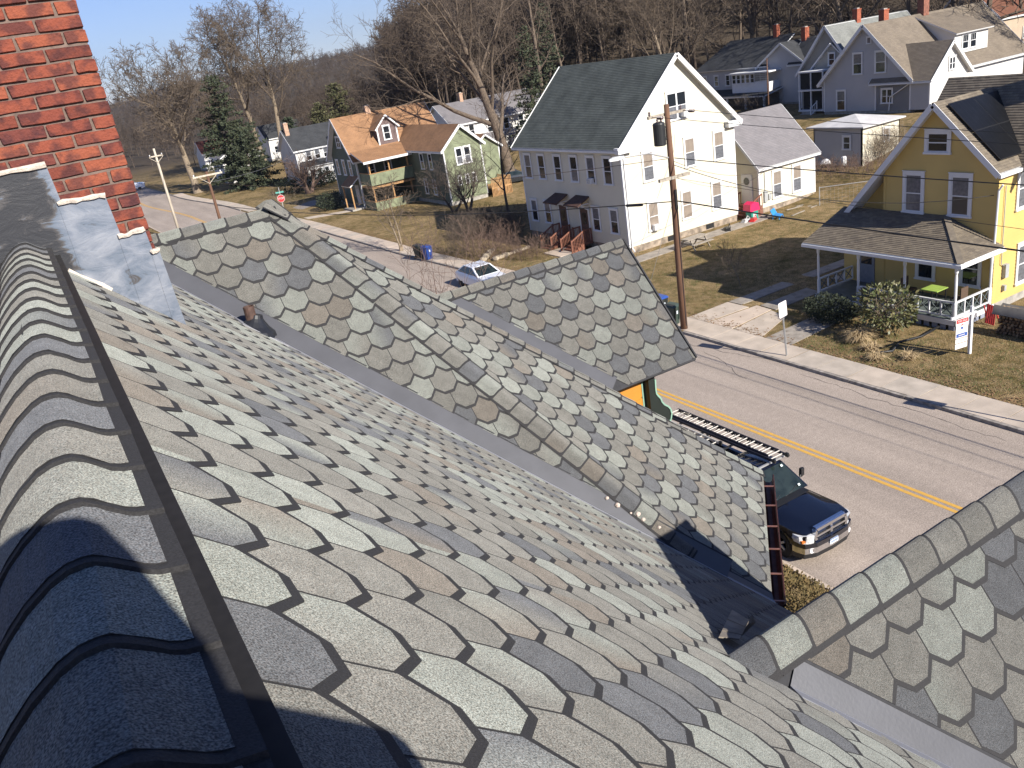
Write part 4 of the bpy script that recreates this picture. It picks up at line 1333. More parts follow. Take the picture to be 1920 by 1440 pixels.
mb = MB(); mb.box(XF, Y0 - ov - .10, ze - ov * sR - .08, X0 + 9, Y0 - ov + .02, ze - ov * sR + .06); mb.build('gutter', M_WHITE, yel)
# soffit
mb = MB(); mb.prism([V((XF, Y0 - ov + .02, ze - ov * sR - .02)), V((X0 + 9, Y0 - ov + .02, ze - ov * sR - .02)), V((X0 + 9, Y0, ze - .02)), V((XF, Y0, ze - .02))], V((0, 0, -.02))); mb.build('soffit', M_WHITE, yel)
for y, n in ((Y0, -1), (Y1, 1)):
    mb = MB(); mb.box(X0 - .03, y - .06 + n * .06 - (.0 if n < 0 else .06), .5, X0 + .1, y + .06 + n * .0, 5.95); mb.build('corner_board', M_YELLOWS if n > 0 else M_WHITE, yel) if n > 0 else None
for yl in (24.5, 22.27): window(yel, (X0 - .02, yl, 4.22), (0, -1, 0), 1.08, 1.9, glass=[M_GLASSG, M_GLASSG] if yl > 23 else [M_GLASS, M_GLASSG], trimw=.14)
window(yel, (X0 - .02, 23.48, 6.9), (0, -1, 0), 1.24, 1.05, glass=M_GLASS, trimw=.15)
for yl, g in ((23.75, M_GLASS), (21.6, M_GLASS)): window(yel, (X0 - .02, yl, 1.15), (0, -1, 0), 1.0, 1.75, glass=g, trimw=.12)
mb = MB(); mb.box(X0 - .05, 25.95, .55, X0 - .0, 26.85, 2.65); d = mb.build('door', mat('dim_blue_door', (.20, .22, .26), .5), yel)
mb = MB(); mb.box(X0 - .06, 26.1, 1.5, X0 - .05, 26.7, 2.4); mb.build('pane', M_GLASS, d)
siding(yel, 'wall', (X0, Y1 + 2.3, 0), (0, -1, 0), [(0, .5), (2.3, .5), (2.3, 3.4), (0, 3.4)], M_YELLOWS, h=.16, t=.016)
for (x, z) in ((35.55, 4.3), (35.9, .9), (39.2, 4.3), (39.4, .9)): window(yel, (x, Y0 - .02, z), UX, 1.1, 1.9, glass=[M_GLASSG, M_GLASSG], trimw=.14)
mb = MB(); mb.tube([(34.15, 19.85, 5.75), (34.15, 20.0, 5.5), (34.12, 20.03, 3.3), (34.0, 19.9, 3.15)], .045, 8); mb.build('downspout', M_WHITE, yel)
# porch
PX, PY0, PY1, PF = 31.6, 20.0, 27.3, .55
mb = MB(); mb.box(PX, PY0, PF - .12, X0, PY1, PF, 0); mb.box(PX - .03, PY0 - .03, PF - .22, X0, PY0, PF + .01, 1); mb.box(PX - .03, PY0 - .03, PF - .22, PX, PY1, PF + .01, 1)
mb.build('porch_floor', [mat('green_grey_floor', (.10, .12, .115), .6, .2, 3), M_WHITE], yel)
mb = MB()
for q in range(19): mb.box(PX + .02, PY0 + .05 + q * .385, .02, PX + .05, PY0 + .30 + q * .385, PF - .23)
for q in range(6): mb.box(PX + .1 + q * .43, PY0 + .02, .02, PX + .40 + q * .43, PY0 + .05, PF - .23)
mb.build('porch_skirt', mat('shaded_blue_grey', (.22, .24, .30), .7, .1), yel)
ez = 3.05
for yy in (PY0 + .12, 22.5, 24.9, PY1 - .12):
    mb = MB(); mb.lathe((PX + .12, yy, PF), [(.075, 0), (.075, .7), (.05, .78), (.06, 1.0), (.062, 1.8), (.05, 2.0), (.075, 2.08), (.075, ez - PF - .1)], 10)
    mb.build('porch_post', M_WHITE, yel)
mb = MB(); mb.lathe((X0 - .12, PY0 + .12, PF), [(.075, 0), (.075, .7), (.05, .78), (.06, 1.8), (.075, 2.08), (.075, ez - PF - .1)], 10); mb.build('porch_post', M_WHITE, yel)
def porch_rail(p, q):
    p = V(p); q = V(q); L_ = (q - p).length; n = max(1, round(L_ / .62)); up = V((0, 0, 1))
    mb = MB(); mb.bar(p + up * .75, q + up * .75, .09, .06); mb.bar(p + up * .12, q + up * .12, .07, .06)
    for k in range(n + 1):
        c = p.lerp(q, k / n); mb.bar(c + up * .12, c + up * .75, .06, .06, up=q - p)
        if k < n:
            e = p.lerp(q, (k + 1) / n)
            mb.bar(c + up * .15, e + up * .72, .03, .03, mi=1); mb.bar(c + up * .72, e + up * .15, .03, .03, mi=1)
    mb.build('porch_railing', [M_WHITE, mat('dark_lattice', (.10, .12, .12), .7)], yel)
porch_rail((PX + .12, PY0 + .2, PF), (PX + .12, 22.4, PF)); porch_rail((PX + .12, 22.6, PF), (PX + .12, 24.8, PF)); porch_rail((PX + .2, PY0 + .12, PF), (X0 - .2, PY0 + .12, PF))
porch_rail((PX + .2, PY1 - .12, PF), (X0 - .1, PY1 - .12, PF))
EX, EY0, EY1 = PX - .32, PY0 - .32, 27.75
tz = 4.25
roof(yel, [(EX, EY1, ez + .1), (EX, EY0, ez + .1), (X0, 22.35, tz), (X0, EY1, tz)], R_TAN, 'porch_roof', h=.13, t=.018, thick=.10)
roof(yel, [(EX, EY0, ez + .1), (X0, EY0, ez + .1), (X0, 22.35, tz)], R_TAN, 'porch_roof', h=.13, t=.018, thick=.10)
mb = MB(); mb.bar(V((EX + .02, EY0 + .02, ez + .13)), V((X0, 22.35, tz + .03)), .26, .03); mb.build('hip_cap', mat('tan_hip_cap', (.17, .14, .105), .9, .2, 5), yel)
mb = MB(); mb.box(EX - .08, EY0 - .08, ez - .08, EX + .03, EY1, ez + .06); mb.box(EX + .03, EY0 - .08, ez - .08, X0, EY0 + .03, ez + .06); mb.build('porch_gutter', M_WHITE, yel)
mb = MB(); mb.box(PX + .02, PY0 + .02, ez - .24, PX + .20, PY1, ez - .02); mb.box(PX + .2, PY0 + .02, ez - .24, X0, PY0 + .2, ez - .02); mb.box(PX + .2, PY0 + .2, ez - .05, X0 - .02, PY1, ez - .02); mb.build('porch_beam', M_WHITE, yel)
mb = MB()
for s_ in range(3): mb.box(PX - .32 * (s_ + 1), 25.0, .0, PX - .32 * s_ - .03, 26.8, PF - .15 * (s_ + 1))
mb.build('porch_steps', M_CONCF, yel)
# solar panels on the sunny slope
U_ = V((1, 0, 0)); W_dir = V((0, ym - (Y0 - ov), zr - (ze - ov * sR))).normalized(); Nn = U_.cross(W_dir)
base = V((XF, Y0 - ov, ze - ov * sR + .12)) + Nn * .12
M_PV = mat('solar_cells', (.006, .0065, .008), .35, .3, 3, spec=.25)
M_PVF = mat('panel_frame', (.02, .02, .022), .4)
for r_ in range(2):
    for c_ in range(5):
        o = base + U_ * (.52 + c_ * 1.68) + W_dir * (.50 + r_ * 1.66)
        mb = MB(); mb.obox(o, U_ * 1.66, W_dir * 1.64, Nn * .035, 1); mb.obox(o + U_ * .02 + W_dir * .02 + Nn * .035, U_ * 1.62, W_dir * 1.60, Nn * .004, 0)
        for q in range(1, 6): mb.obox(o + U_ * (.02 + q * .27) + W_dir * .02 + Nn * .039, U_ * .006, W_dir * 1.60, Nn * .001, 2)
        mb.build('solar_panel', [M_PV, M_PVF, mat('cell_line', (.018, .019, .022), .4)], yel)
# rear cross roof and its chimney
roof(yel, [(35.4, 25.2, 6.2), (35.4, 18.5, 6.2), (38.4, 18.5, 9.55), (38.4, 25.2, 9.55)], R_TAN, 'rear_roof', h=.13, t=.018)
roof(yel, [(42.2, 18.5, 5.8), (42.2, 25.2, 5.8), (38.4, 25.2, 9.55), (38.4, 18.5, 9.55)], R_TAN, 'rear_roof', h=.13, t=.018)
siding(yel, 'wall', (42.0, 25.0, 0), (-1, 0, 0), [(0, 0), (7, 0), (7, 5.9), (3.6, 9.4), (0, 5.9)], M_YELLOWS, h=.16, t=.016)
chimney(yel, 38.2, 19.35, 8.6, 11.1, .7, .7, mat('dark_chimney', (.06, .045, .04), .9, .3, 6))
mb = MB(); mb.box(34.9, 19.92, 1.55, 35.15, 20.1, 2.15); mb.box(34.95, 19.95, .95, 35.1, 20.1, 1.2); mb.tube([(34.7, 20.03, 5.6), (34.72, 20.03, 2.2), (34.95, 20.0, 2.1)], .02, 6)
mb.build('meter_box', mat('grey_meter', (.35, .36, .36), .5), yel)

# ------------------------------------------------------------------ green house with orange-brown roof
grn = thing('green_house', 'green house with sunlit orange-brown roof, dormer and two-level porch', 'house', (31.5, 92.4, 0))
gable_x(grn, 31.5, 42.0, 88.7, 96.3, 0, 5.75, 9.75, .55, M_GREENSHADE, roofm=R_ORANGE, foundation=M_CONCF, fz=.4, rake=.25)
for yl in (95.3, 93.2, 91.2): window(grn, (31.48, yl, 3.6), (0, -1, 0), .95, 1.75)
window(grn, (31.48, 93.6, 6.6), (0, -1, 0), 1.4, 1.3, 'pair')
mb = MB(); mb.box(31.42, 89.5, .6, 31.5, 90.5, 2.7); d = mb.build('door', M_GREYSHADE, grn)
roof(grn, [(30.2, 91.6, 2.75), (30.2, 88.7, 2.75), (31.5, 88.7, 3.7), (31.5, 91.6, 3.7)], R_ORANGE, 'entry_roof')
for yy in (88.9, 91.4):
    mb = MB(); mb.box(30.3, yy - .07, 0, 30.44, yy + .07, 2.7); mb.build('entry_post', M_PINE, grn)
mb = MB(); mb.box(30.0, 88.8, 0, 31.5, 91.5, .3); mb.build('entry_step', M_CONCF, grn)
# two-level porch
for z in (2.6,):
    mb = MB(); mb.box(31.6, 85.6, z - .2, 36.6, 88.75, z); mb.build('porch_floor', M_PINE, grn)
for z0, z1, y_ in ((2.75, 3.95, 85.58), (.1, 1.0, 85.5)):
    siding(grn, 'porch_panel', (31.6, y_, z0), UX, [(0, 0), (5.1, 0), (5.1, z1 - z0), (0, z1 - z0)], M_GREENS)
    siding(grn, 'porch_panel', (31.6, 88.7, z0), (0, -1, 0), [(0, 0), (3.1, 0), (3.1, z1 - z0), (0, z1 - z0)], M_GREENS)
    mb = MB(); mb.box(31.55, y_ - .04, z1, 36.75, y_ + .12, z1 + .06); mb.box(31.55, y_ + .12, z1, 31.68, 88.7, z1 + .06); mb.build('rail_cap', M_PINE if z0 > 2 else M_PINE, grn)
for xx in (31.75, 34.0, 36.2):
    for z0, z1 in ((0, 2.45), (2.6, 5.2)):
        mb = MB(); mb.box(xx - .07, 85.68, z0, xx + .07, 85.82, z1); mb.build('porch_post', M_PINE, grn)
for xx in (32.9, 35.2):
    mb = MB(); mb.box(xx - .05, 85.7, 1.06, xx + .05, 85.8, 1.5); mb.box(31.8, 85.7, 1.45, 36.2, 85.8, 1.52); mb.build('inner_rail', M_PINE, grn)
roof(grn, [(31.0, 85.15, 5.35), (37.0, 85.15, 5.35), (37.0, 88.5, 6.3), (31.0, 88.5, 6.3)], R_ORANGE, 'porch_roof')
mb = MB(); mb.box(31.0, 85.05, 5.12, 37.0, 85.17, 5.36); mb.build('porch_fascia', M_WHITE, grn)
for xx in (32.6, 34.6): window(grn, (xx, 88.66, 3.2), UX, .95, 1.7)
mb = MB(); mb.tube([(31.4, 88.6, 5.4), (31.4, 88.6, .2)], .05, 8); mb.build('downspout', M_WHITE, grn)
# wing with its sunny gable
gable_y(grn, 36.63, 40.98, 77.38, 90.5, 0, 5.8, 7.75, .35, M_GREENS, R_ORANGE, M_CONCF, .5, rake=.25, street_wall=M_GREENSHADE)  # street wall takes the shade-darkened sage
window(grn, (37.9, 77.36, 3.9), UX, .88, 1.75, glass=[M_GLASSG, M_GLASS]); window(grn, (38.85, 77.36, 3.9), UX, .88, 1.75, glass=[M_GLASSG, M_GLASS])
for xx in (37.72, 38.6, 39.4): window(grn, (xx, 77.36, 1.92), UX, .5, 1.0, trimw=.07)
for yl in (83.2, 81.1): window(grn, (36.61, yl, 3.6), (0, -1, 0), .9, 1.75); window(grn, (36.61, yl, 1.0), (0, -1, 0), .8, 1.6)
gable_y(grn, 40.98, 44.2, 79.5, 88.7, 0, 4.9, 6.1, .3, M_GREENS, R_ORANGE, M_CONCF, .5, rake=.18)
# pine deck beside the wing
mb = MB(); mb.box(41.1, 76.6, .9, 43.4, 79.4, 1.05)
for q in range(16): mb.bar((41.1 + q * .153, 76.62, .05), (41.1 + q * .153, 76.62, 1.9), .09, .03, up=UY)
mb.bar((41.1, 76.6, 1.95), (43.4, 76.6, 1.95), .1, .06)
for q in range(16): mb.bar((43.38, 76.62 + q * .18, .05), (43.38, 76.62 + q * .18, 1.9), .09, .03, up=UX)
mb.build('side_deck', M_PINE, grn)
# dormer
mb = MB(); mb.prism([V((34.85, 89.2, 6.35)), V((37.15, 89.2, 6.35)), V((37.15, 89.2, 8.2)), V((36.0, 89.2, 9.3)), V((34.85, 89.2, 8.2))], V((0, 3, 0)))
dm_ = mb.build('dormer', mat('purple_brown_siding', (.13, .09, .085), .8, .15, 4), grn)
window(dm_, (35.45, 89.18, 6.75), UX, .95, 1.6)
roof(grn, [(34.55, 92, 8.0), (34.55, 88.9, 8.0), (36.0, 88.9, 9.45), (36.0, 92, 9.45)], R_ORANGE, 'dormer_roof', trim=M_WHITE)
roof(grn, [(37.45, 88.9, 8.0), (37.45, 92, 8.0), (36.0, 92, 9.45), (36.0, 88.9, 9.45)], R_ORANGE, 'dormer_roof', trim=M_WHITE)
boards(grn, 'dormer_trim', M_WHITE, [((34.85, 89.2, 6.35), (34.85, 89.2, 8.2), (0, -1, 0)), ((37.15, 89.2, 6.35), (37.15, 89.2, 8.2), (0, -1, 0)), ((34.55, 88.9, 7.95), (36.0, 88.9, 9.38), (0, -1, 0)), ((37.45, 88.9, 7.95), (36.0, 88.9, 9.38), (0, -1, 0))], .16, .03)
chimney(grn, 35.5, 92.6, 9.2, 10.5, .6, .6, mat('pale_brick', (.40, .26, .18), .9, .3, 8))
# ------------------------------------------------------------------ houses on the back street
wh = thing('white_house', 'big pale house with broad tan roof, shed dormer and shaded gable end behind yellow house', 'house', (71.1, 55, 3))
gable_x(wh, 71.1, 88.5, 50.3, 59.9, 2.9, 6.15, 10.85, .45, M_WHITES, M_GREYSHADE, R_TAN2, M_CONCF, .3, rake=.3)  # street gable is the white siding with shade in its colour
for (yl, zz, w_, h_) in [(56.5, 6.55, 1.15, 2.0), (54.05, 6.55, 1.25, 2.0), (58.4, 3.25, 1.15, 2.0)]:
    window(wh, (71.06, yl, zz), (0, -1, 0), w_, h_, glass=[M_GLASS, M_GLASSG])
window(wh, (71.06, 53.35, 3.8), (0, -1, 0), 1.3, 1.4, 'pair'); window(wh, (71.06, 54.95, 9.2), (0, -1, 0), .55, .65, 'one', glass=M_GLASSG, trimw=.06)
# cross gable towards us
gable_y(wh, 71.1, 76.4, 48.4, 54, 2.9, 6.0, 8.6, .4, M_WHITES, R_TAN2, None, .3, rake=.25, street_wall=M_GREYSHADE)  # street wall again in the painted shade tone
window(wh, (73.6, 48.36, 6.1), UX, 1.0, 1.2, 'pair')
# shed dormer with a pair of windows
mb = MB(); mb.prism([V((78.2, 50.9, 7.0)), V((78.2, 50.9, 8.9)), V((78.2, 54.6, 10.5)), V((78.2, 53.5, 8.6))], V((5.2, 0, 0))); sd = mb.build('dormer', M_WHITES, wh)
roof(wh, [(77.9, 50.5, 8.85), (83.7, 50.5, 8.85), (83.7, 54.9, 10.75), (77.9, 54.9, 10.75)], R_TAN2, 'dormer_roof')
for xx in (79.3, 80.5): window(sd, (xx, 50.88, 7.25), UX, 1.1, 1.45, 'six')
chimney(wh, 79.5, 55.1, 10.5, 12.6, .8, .7, mat('mixed_chimney', (.22, .09, .06), .9, .4, 6)); chimney(wh, 74.6, 55.8, 10.0, 11.9, .7, .6)
mb = MB(); mb.tube([(71.0, 50.2, 5.6), (70.95, 52.3, 4.4), (70.95, 52.4, 3.2)], .05, 8); mb.build('downspout', M_WHITE, wh)

gar = thing('flat_roofed_garage', 'low cream outbuilding with nearly flat pale roof between cream house and yellow house', 'garage', (56.5, 44, 1.5))
for (O, U, L_, m) in [((56.5, 48.7, 0), (0, -1, 0), 4.65, M_GREYSHADE), ((56.5, 44.05, 0), UX, 4.5, M_CREAM), ((61, 44.05, 0), UY, 4.65, M_CREAM), ((61, 48.7, 0), (-1, 0, 0), 4.5, M_CREAM)]:  # first wall: cream side in shade, toned grey
    mb = MB(); O = V(O); U = V(U); mb.prism([O + V((0, 0, 1.0)), O + U * L_ + V((0, 0, 1.0)), O + U * L_ + V((0, 0, 4.25)), O + V((0, 0, 4.25))], U.cross(V((0, 0, 1))) * -.1); mb.build('wall', m, gar)
c = V((58.9, 46.6, 4.85)); cs = [V((56.2, 43.7, 4.25)), V((61.3, 43.7, 4.25)), V((61.3, 49.2, 4.25)), V((56.2, 49.2, 4.25))]
mb = MB()
for k in range(4): mb.prism([cs[k], cs[(k + 1) % 4], c], V((0, 0, -.10)))
mb.build('roof', R_FLATW, gar)
window(gar, (56.46, 45.85, 2.45), (0, -1, 0), .85, 1.15); window(gar, (58.85, 44.02, 2.6), UX, .9, 1.15, glass=[M_GLASSG, M_GLASSB])

gh = thing('green_roofed_house', 'grey house with pale green roof and stacked front porches left of big pale house', 'house', (74, 64, 3))
gable_x(gh, 74.0, 86, 58.5, 65.3, 2.9, 7.0, 11.1, .4, M_GREYSHADE, mat('olive_grey_siding', (.30, .29, .26), .7, .1, 1), R_SLATEG, M_CONCF, .3, rake=.25)
roof(gh, [(73.6, 58.0, 6.8), (77.0, 58.0, 6.8), (77.0, 61.1, 9.5), (73.6, 61.1, 9.5)], R_SLATEG, 'side_gable')
mb = MB(); mb.prism([V((73.7, 63.6, 7.0)), V((73.7, 58.6, 7.0)), V((73.7, 61.1, 9.3))], V((3, 0, 0))); mb.build('gable_wall', mat('olive_grey_siding', (.30, .29, .26), .7, .1, 1), gh)
roof(gh, [(76.8, 64.0, 6.8), (73.4, 64.0, 6.8), (73.4, 61.1, 9.5), (76.8, 61.1, 9.5)], R_SLATEG, 'side_gable')
window(gh, (73.66, 61.5, 7.3), (0, -1, 0), .9, 1.3)
for z in (3.3, 5.3, 7.1):
    mb = MB(); mb.box(71.9, 60.7, z - .14, 74, 63.9, z); mb.build('porch_floor' if z < 7 else 'porch_roof', M_WHITE, gh)
for yy in (60.8, 62.3, 63.8):
    for z0, z1 in ((3.3, 5.16), (5.3, 6.96)):
        mb = MB(); mb.box(71.95, yy - .06, z0, 72.07, yy + .06, z1); mb.build('porch_post', M_WHITE, gh)
mb = MB(); mb.box(72.1, 60.9, 5.35, 72.12, 63.7, 6.95); mb.box(72.5, 60.9, 3.3, 72.6, 63.7, 5.1); mb.build('porch_dark_sheet', M_DARKIN, gh)  # near-black sheets across the porch openings
mb = MB()
for s_ in range(3): mb.box(71.9 - .3 * (s_ + 1), 61.6, 2.7, 71.9 - .3 * s_, 63.2, 3.3 - .16 * (s_ + 1))
mb.build('porch_steps', M_CONCF, gh)
rail(gh, (71.9, 61.5, 3.3), (71.0, 61.5, 2.8), .8, 3, M_WHITE)
chimney(gh, 78.5, 61.9, 10.7, 12.2, .6, .6)

dr = thing('dark_roofed_house', 'white house with charcoal roof, brick chimneys and white sun porch over veranda', 'house', (79, 72, 3))
gable_x(dr, 79.0, 90.0, 68.9, 75.9, 2.9, 7.4, 9.7, .35, M_WHITES, M_GREYSHADE, R_DARK, M_CONCF, .3, rake=.2)  # street gable greyed to carry its shade
siding(dr, 'wall', (79.0, 86.5, 2.9), (0, -1, 0), [(0, 0), (12, 0), (12, 4.6), (0, 4.6)], M_GREYSHADE)  # long street wall, shade painted in as grey
roof(dr, [(78.6, 86.8, 7.4), (78.6, 74.4, 7.4), (84.5, 75.4, 10.4), (84.5, 86.0, 10.4)], R_DARK, 'long_roof')
gable_y(dr, 79.05, 84.0, 68.6, 71.2, 2.9, 7.5, 9.75, .3, M_WHITES, R_DARK, None, .3, rake=.2, street_wall=M_GREYSHADE)  # street wall in the grey shade tone
# sun porch
for (y0, y1) in ((72.9, 78.8),):
    mb = MB(); mb.box(77.3, y0, 4.7, 79, y1, 4.9); mb.box(77.0, y0 - .3, 6.85, 79.2, y1 + .3, 7.0); mb.build('porch_roof', M_WHITE, dr)
siding(dr, 'sun_porch', (77.3, 78.8, 4.9), (0, -1, 0), [(0, 0), (5.9, 0), (5.9, 1.0), (0, 1.0)], M_WHITE)
siding(dr, 'sun_porch', (77.3, 72.9, 4.9), UX, [(0, 0), (1.7, 0), (1.7, .9), (0, .9)], M_WHITE)
for q in range(5): window(dr, (77.28, 78.75 - q * .74, 5.75), (0, -1, 0), .7, 1.1, trimw=.06)
for q in range(4): 
    mb = MB(); mb.bar((77.28, 73.0, 5.95 + .24 * q), (77.28, 75.0, 5.95 + .24 * q), .10, .05); mb.build('porch_slat', M_WHITE, dr)
roof(dr, [(75.9, 84.5, 4.45), (75.9, 72.4, 4.45), (79, 72.4, 5.0), (79, 84.5, 5.0)], R_DARK, 'veranda_roof', thick=.15)
for yy in (72.7, 75.6, 78.6, 81.4, 84.2):
    mb = MB(); mb.box(76.1, yy - .09, 2.9, 76.28, yy + .09, 4.4); mb.build('veranda_post', M_WHITE, dr)
for yl in (85.6, 83.6, 81.6): window(dr, (78.96, yl, 5.4), (0, -1, 0), .85, 1.4)
mb = MB(); mb.box(78.9, 73, 2.9, 78.98, 84, 4.4); mb.build('veranda_painted_shade', mat('siding_shade_tone', (.10, .10, .105), .8), dr)  # dark sheet before the wall, veranda shade put into its colour
chimney(dr, 81.5, 71.2, 9.2, 11.0, .65, .6); chimney(dr, 84.3, 78.0, 10.1, 11.6, .55, .55)

bk = thing('grey_roofed_house', 'white two storey house with grey roof half hidden by big bare tree', 'house', (56, 104, 2))
gable_x(bk, 50.5, 66.0, 102.5, 110.5, .8, 5.9, 8.3, .4, M_WHITES, roofm=R_GREY, foundation=M_CONCF, rake=.2)
for xx in (52.8, 55.6, 58.2, 60.6): window(bk, (xx, 102.46, 3.9), UX, 1.0, 1.6)
roof(bk, [(53.0, 100.6, 3.3), (58.6, 100.6, 3.3), (58.6, 102.5, 4.0), (53.0, 102.5, 4.0)], R_GREY, 'porch_roof')
for xx in (53.2, 55.8, 58.4):
    mb = MB(); mb.box(xx - .07, 100.8, .8, xx + .07, 100.94, 3.3); mb.build('porch_post', M_WHITE, bk)
for xx in (54, 57): window(bk, (xx, 102.46, 1.6), UX, 1.0, 1.6)
chimney(bk, 54.5, 106.5, 7.8, 9.4, .5, .5, mat('pale_brick', (.40, .26, .18), .9, .3, 8))

lf = thing('dish_house', 'white house with charcoal roof and satellite dish left of green house', 'house', (38, 122, 0))
gable_x(lf, 34.6, 46, 121.7, 129, 0, 5.3, 8.0, .35, M_WHITES, roofm=R_DARK, foundation=M_CONCF, rake=.2)
for xx in (36.0, 37.3, 38.6, 40): window(lf, (xx, 121.66, 3.5), UX, .95, 1.4, glass=[M_GLASS, M_GLASSG])
siding(lf, 'porch_front', (35.2, 119.8, .3), UX, [(0, 0), (6, 0), (6, 2.5), (0, 2.5)], M_WHITES)
for q in range(5): window(lf, (35.5 + q * 1.1, 119.76, 1.2), UX, .8, 1.3)
roof(lf, [(34.9, 119.5, 2.85), (41.5, 119.5, 2.85), (41.5, 121.7, 3.5), (34.9, 121.7, 3.5)], R_DARK, 'porch_roof')
chimney(lf, 34.9, 124.5, 7.2, 9.0, .6, .6, mat('pale_brick', (.40, .26, .18), .9, .3, 8))
ds = MB(); ds.lathe((40.6, 121.3, 6.6), [(.02, 0), (.30, .05), (.48, .16), (.46, .17), (.28, .07), (.02, .02)], 14, axis=(-.3, -.8, .45)); ds.tube([(40.6, 121.4, 6.6), (40.7, 121.8, 6.1)], .03, 6); ds.build('satellite_dish', M_WHITE, lf)

ev = thing('sunlit_white_house', 'small white gabled house with long sunlit porch windows behind dark evergreen', 'house', (32, 150, 0))
gable_y(ev, 30.0, 36.4, 150, 158, 0, 4.4, 6.1, .35, M_WHITES, R_GREY, M_CONCF, rake=.18)
siding(ev, 'porch_front', (30.6, 148.2, .0), UX, [(0, 0), (4.6, 0), (4.6, 2.6), (0, 2.6)], M_WHITES)
for q in range(4): window(ev, (30.9 + q * 1.05, 148.16, .7), UX, .95, 1.7, trimw=.06)
roof(ev, [(30.3, 147.9, 2.6), (35.5, 147.9, 2.6), (35.5, 150, 3.1), (30.3, 150, 3.1)], R_GREY, 'porch_roof')
window(ev, (32.3, 149.96, 3.3), UX, .75, 1.0); window(ev, (33.2, 149.96, 3.3), UX, .75, 1.0)
for i, (x, y, w_, d_, h_, r_, m_, rm, lb) in enumerate([
    (33.5, 184, 8, 7, 3.6, 5.8, M_WHITES, mat_uvbrick('red_shingles', (.16, .05, .035), (.13, .04, .03), (.08, .03, .02), .3, .14), 'far white house with dull red roof seen through evergreen branches'),
    (45, 176, 10, 8, 4.5, 7.0, M_WHITES, R_DARK, 'far white house with dark roof under the tall pair of pale trees'),
    (104, 62, 12, 9, 4.5, 8.6, mat('tan_siding', (.42, .33, .24), .7, .1, 1), mat_uvbrick('rust_shingles', (.17, .075, .045), (.14, .06, .04), (.09, .04, .03), .3, .14), 'house with rust brown roof beyond big pale house at picture edge'),
    ]):
    h = thing('far_house', lb, 'house', (x, y, ground_z(x, y)), group='small houses far behind')
    zb_ = ground_z(x, y)
    gable_x(h, x, x + w_, y, y + d_, zb_, zb_ + h_, zb_ + r_, .3, m_, roofm=rm, foundation=M_CONCF, rake=.18)
    for q in range(3): window(h, (x + 1 + q * w_ / 3.4, y - .04, zb_ + 1.5), UX, .95, 1.4)
# ================================================================== trees, woods, shrubs
def ray_px(px, py):
    return CR * ((px - 960) / FPX) + CD * ((py - 720) / FPX) + CF
def at_x(px, py, x): d = ray_px(px, py); return V((0, 0, CAMZ)) + d * (x / d.x)
def at_y(px, py, y): d = ray_px(px, py); return V((0, 0, CAMZ)) + d * (y / d.y)
def at_z(px, py, z=0): d = ray_px(px, py); return V((0, 0, CAMZ)) + d * ((z - CAMZ) / d.z)

M_BARK = mat('pale_bark', (.215, .168, .118), .95, .35, 5, .6, 14)
M_BARK2 = mat('grey_brown_bark', (.118, .088, .064), .95, .35, 5, .6, 14)
M_CROWN = mat('crown_bark', (.120, .090, .064), .95, .35, 5)
M_BARKD = mat('dark_bark', (.085, .066, .052), .95, .35, 5, .6, 14)
M_BARKR = mat('reddish_twigs', (.135, .088, .066), .95, .3, 5)
M_WOODS = mat('bare_woods', (.074, .054, .041), .95, .35, .35)
M_NEEDLE = mat('pine_needles', (.022, .034, .018), .8, .45, 1.2, color2=(.058, .066, .030))
M_NEEDLE2 = mat('cedar_needles', (.060, .066, .026), .8, .4, 1.2, color2=(.095, .085, .035))

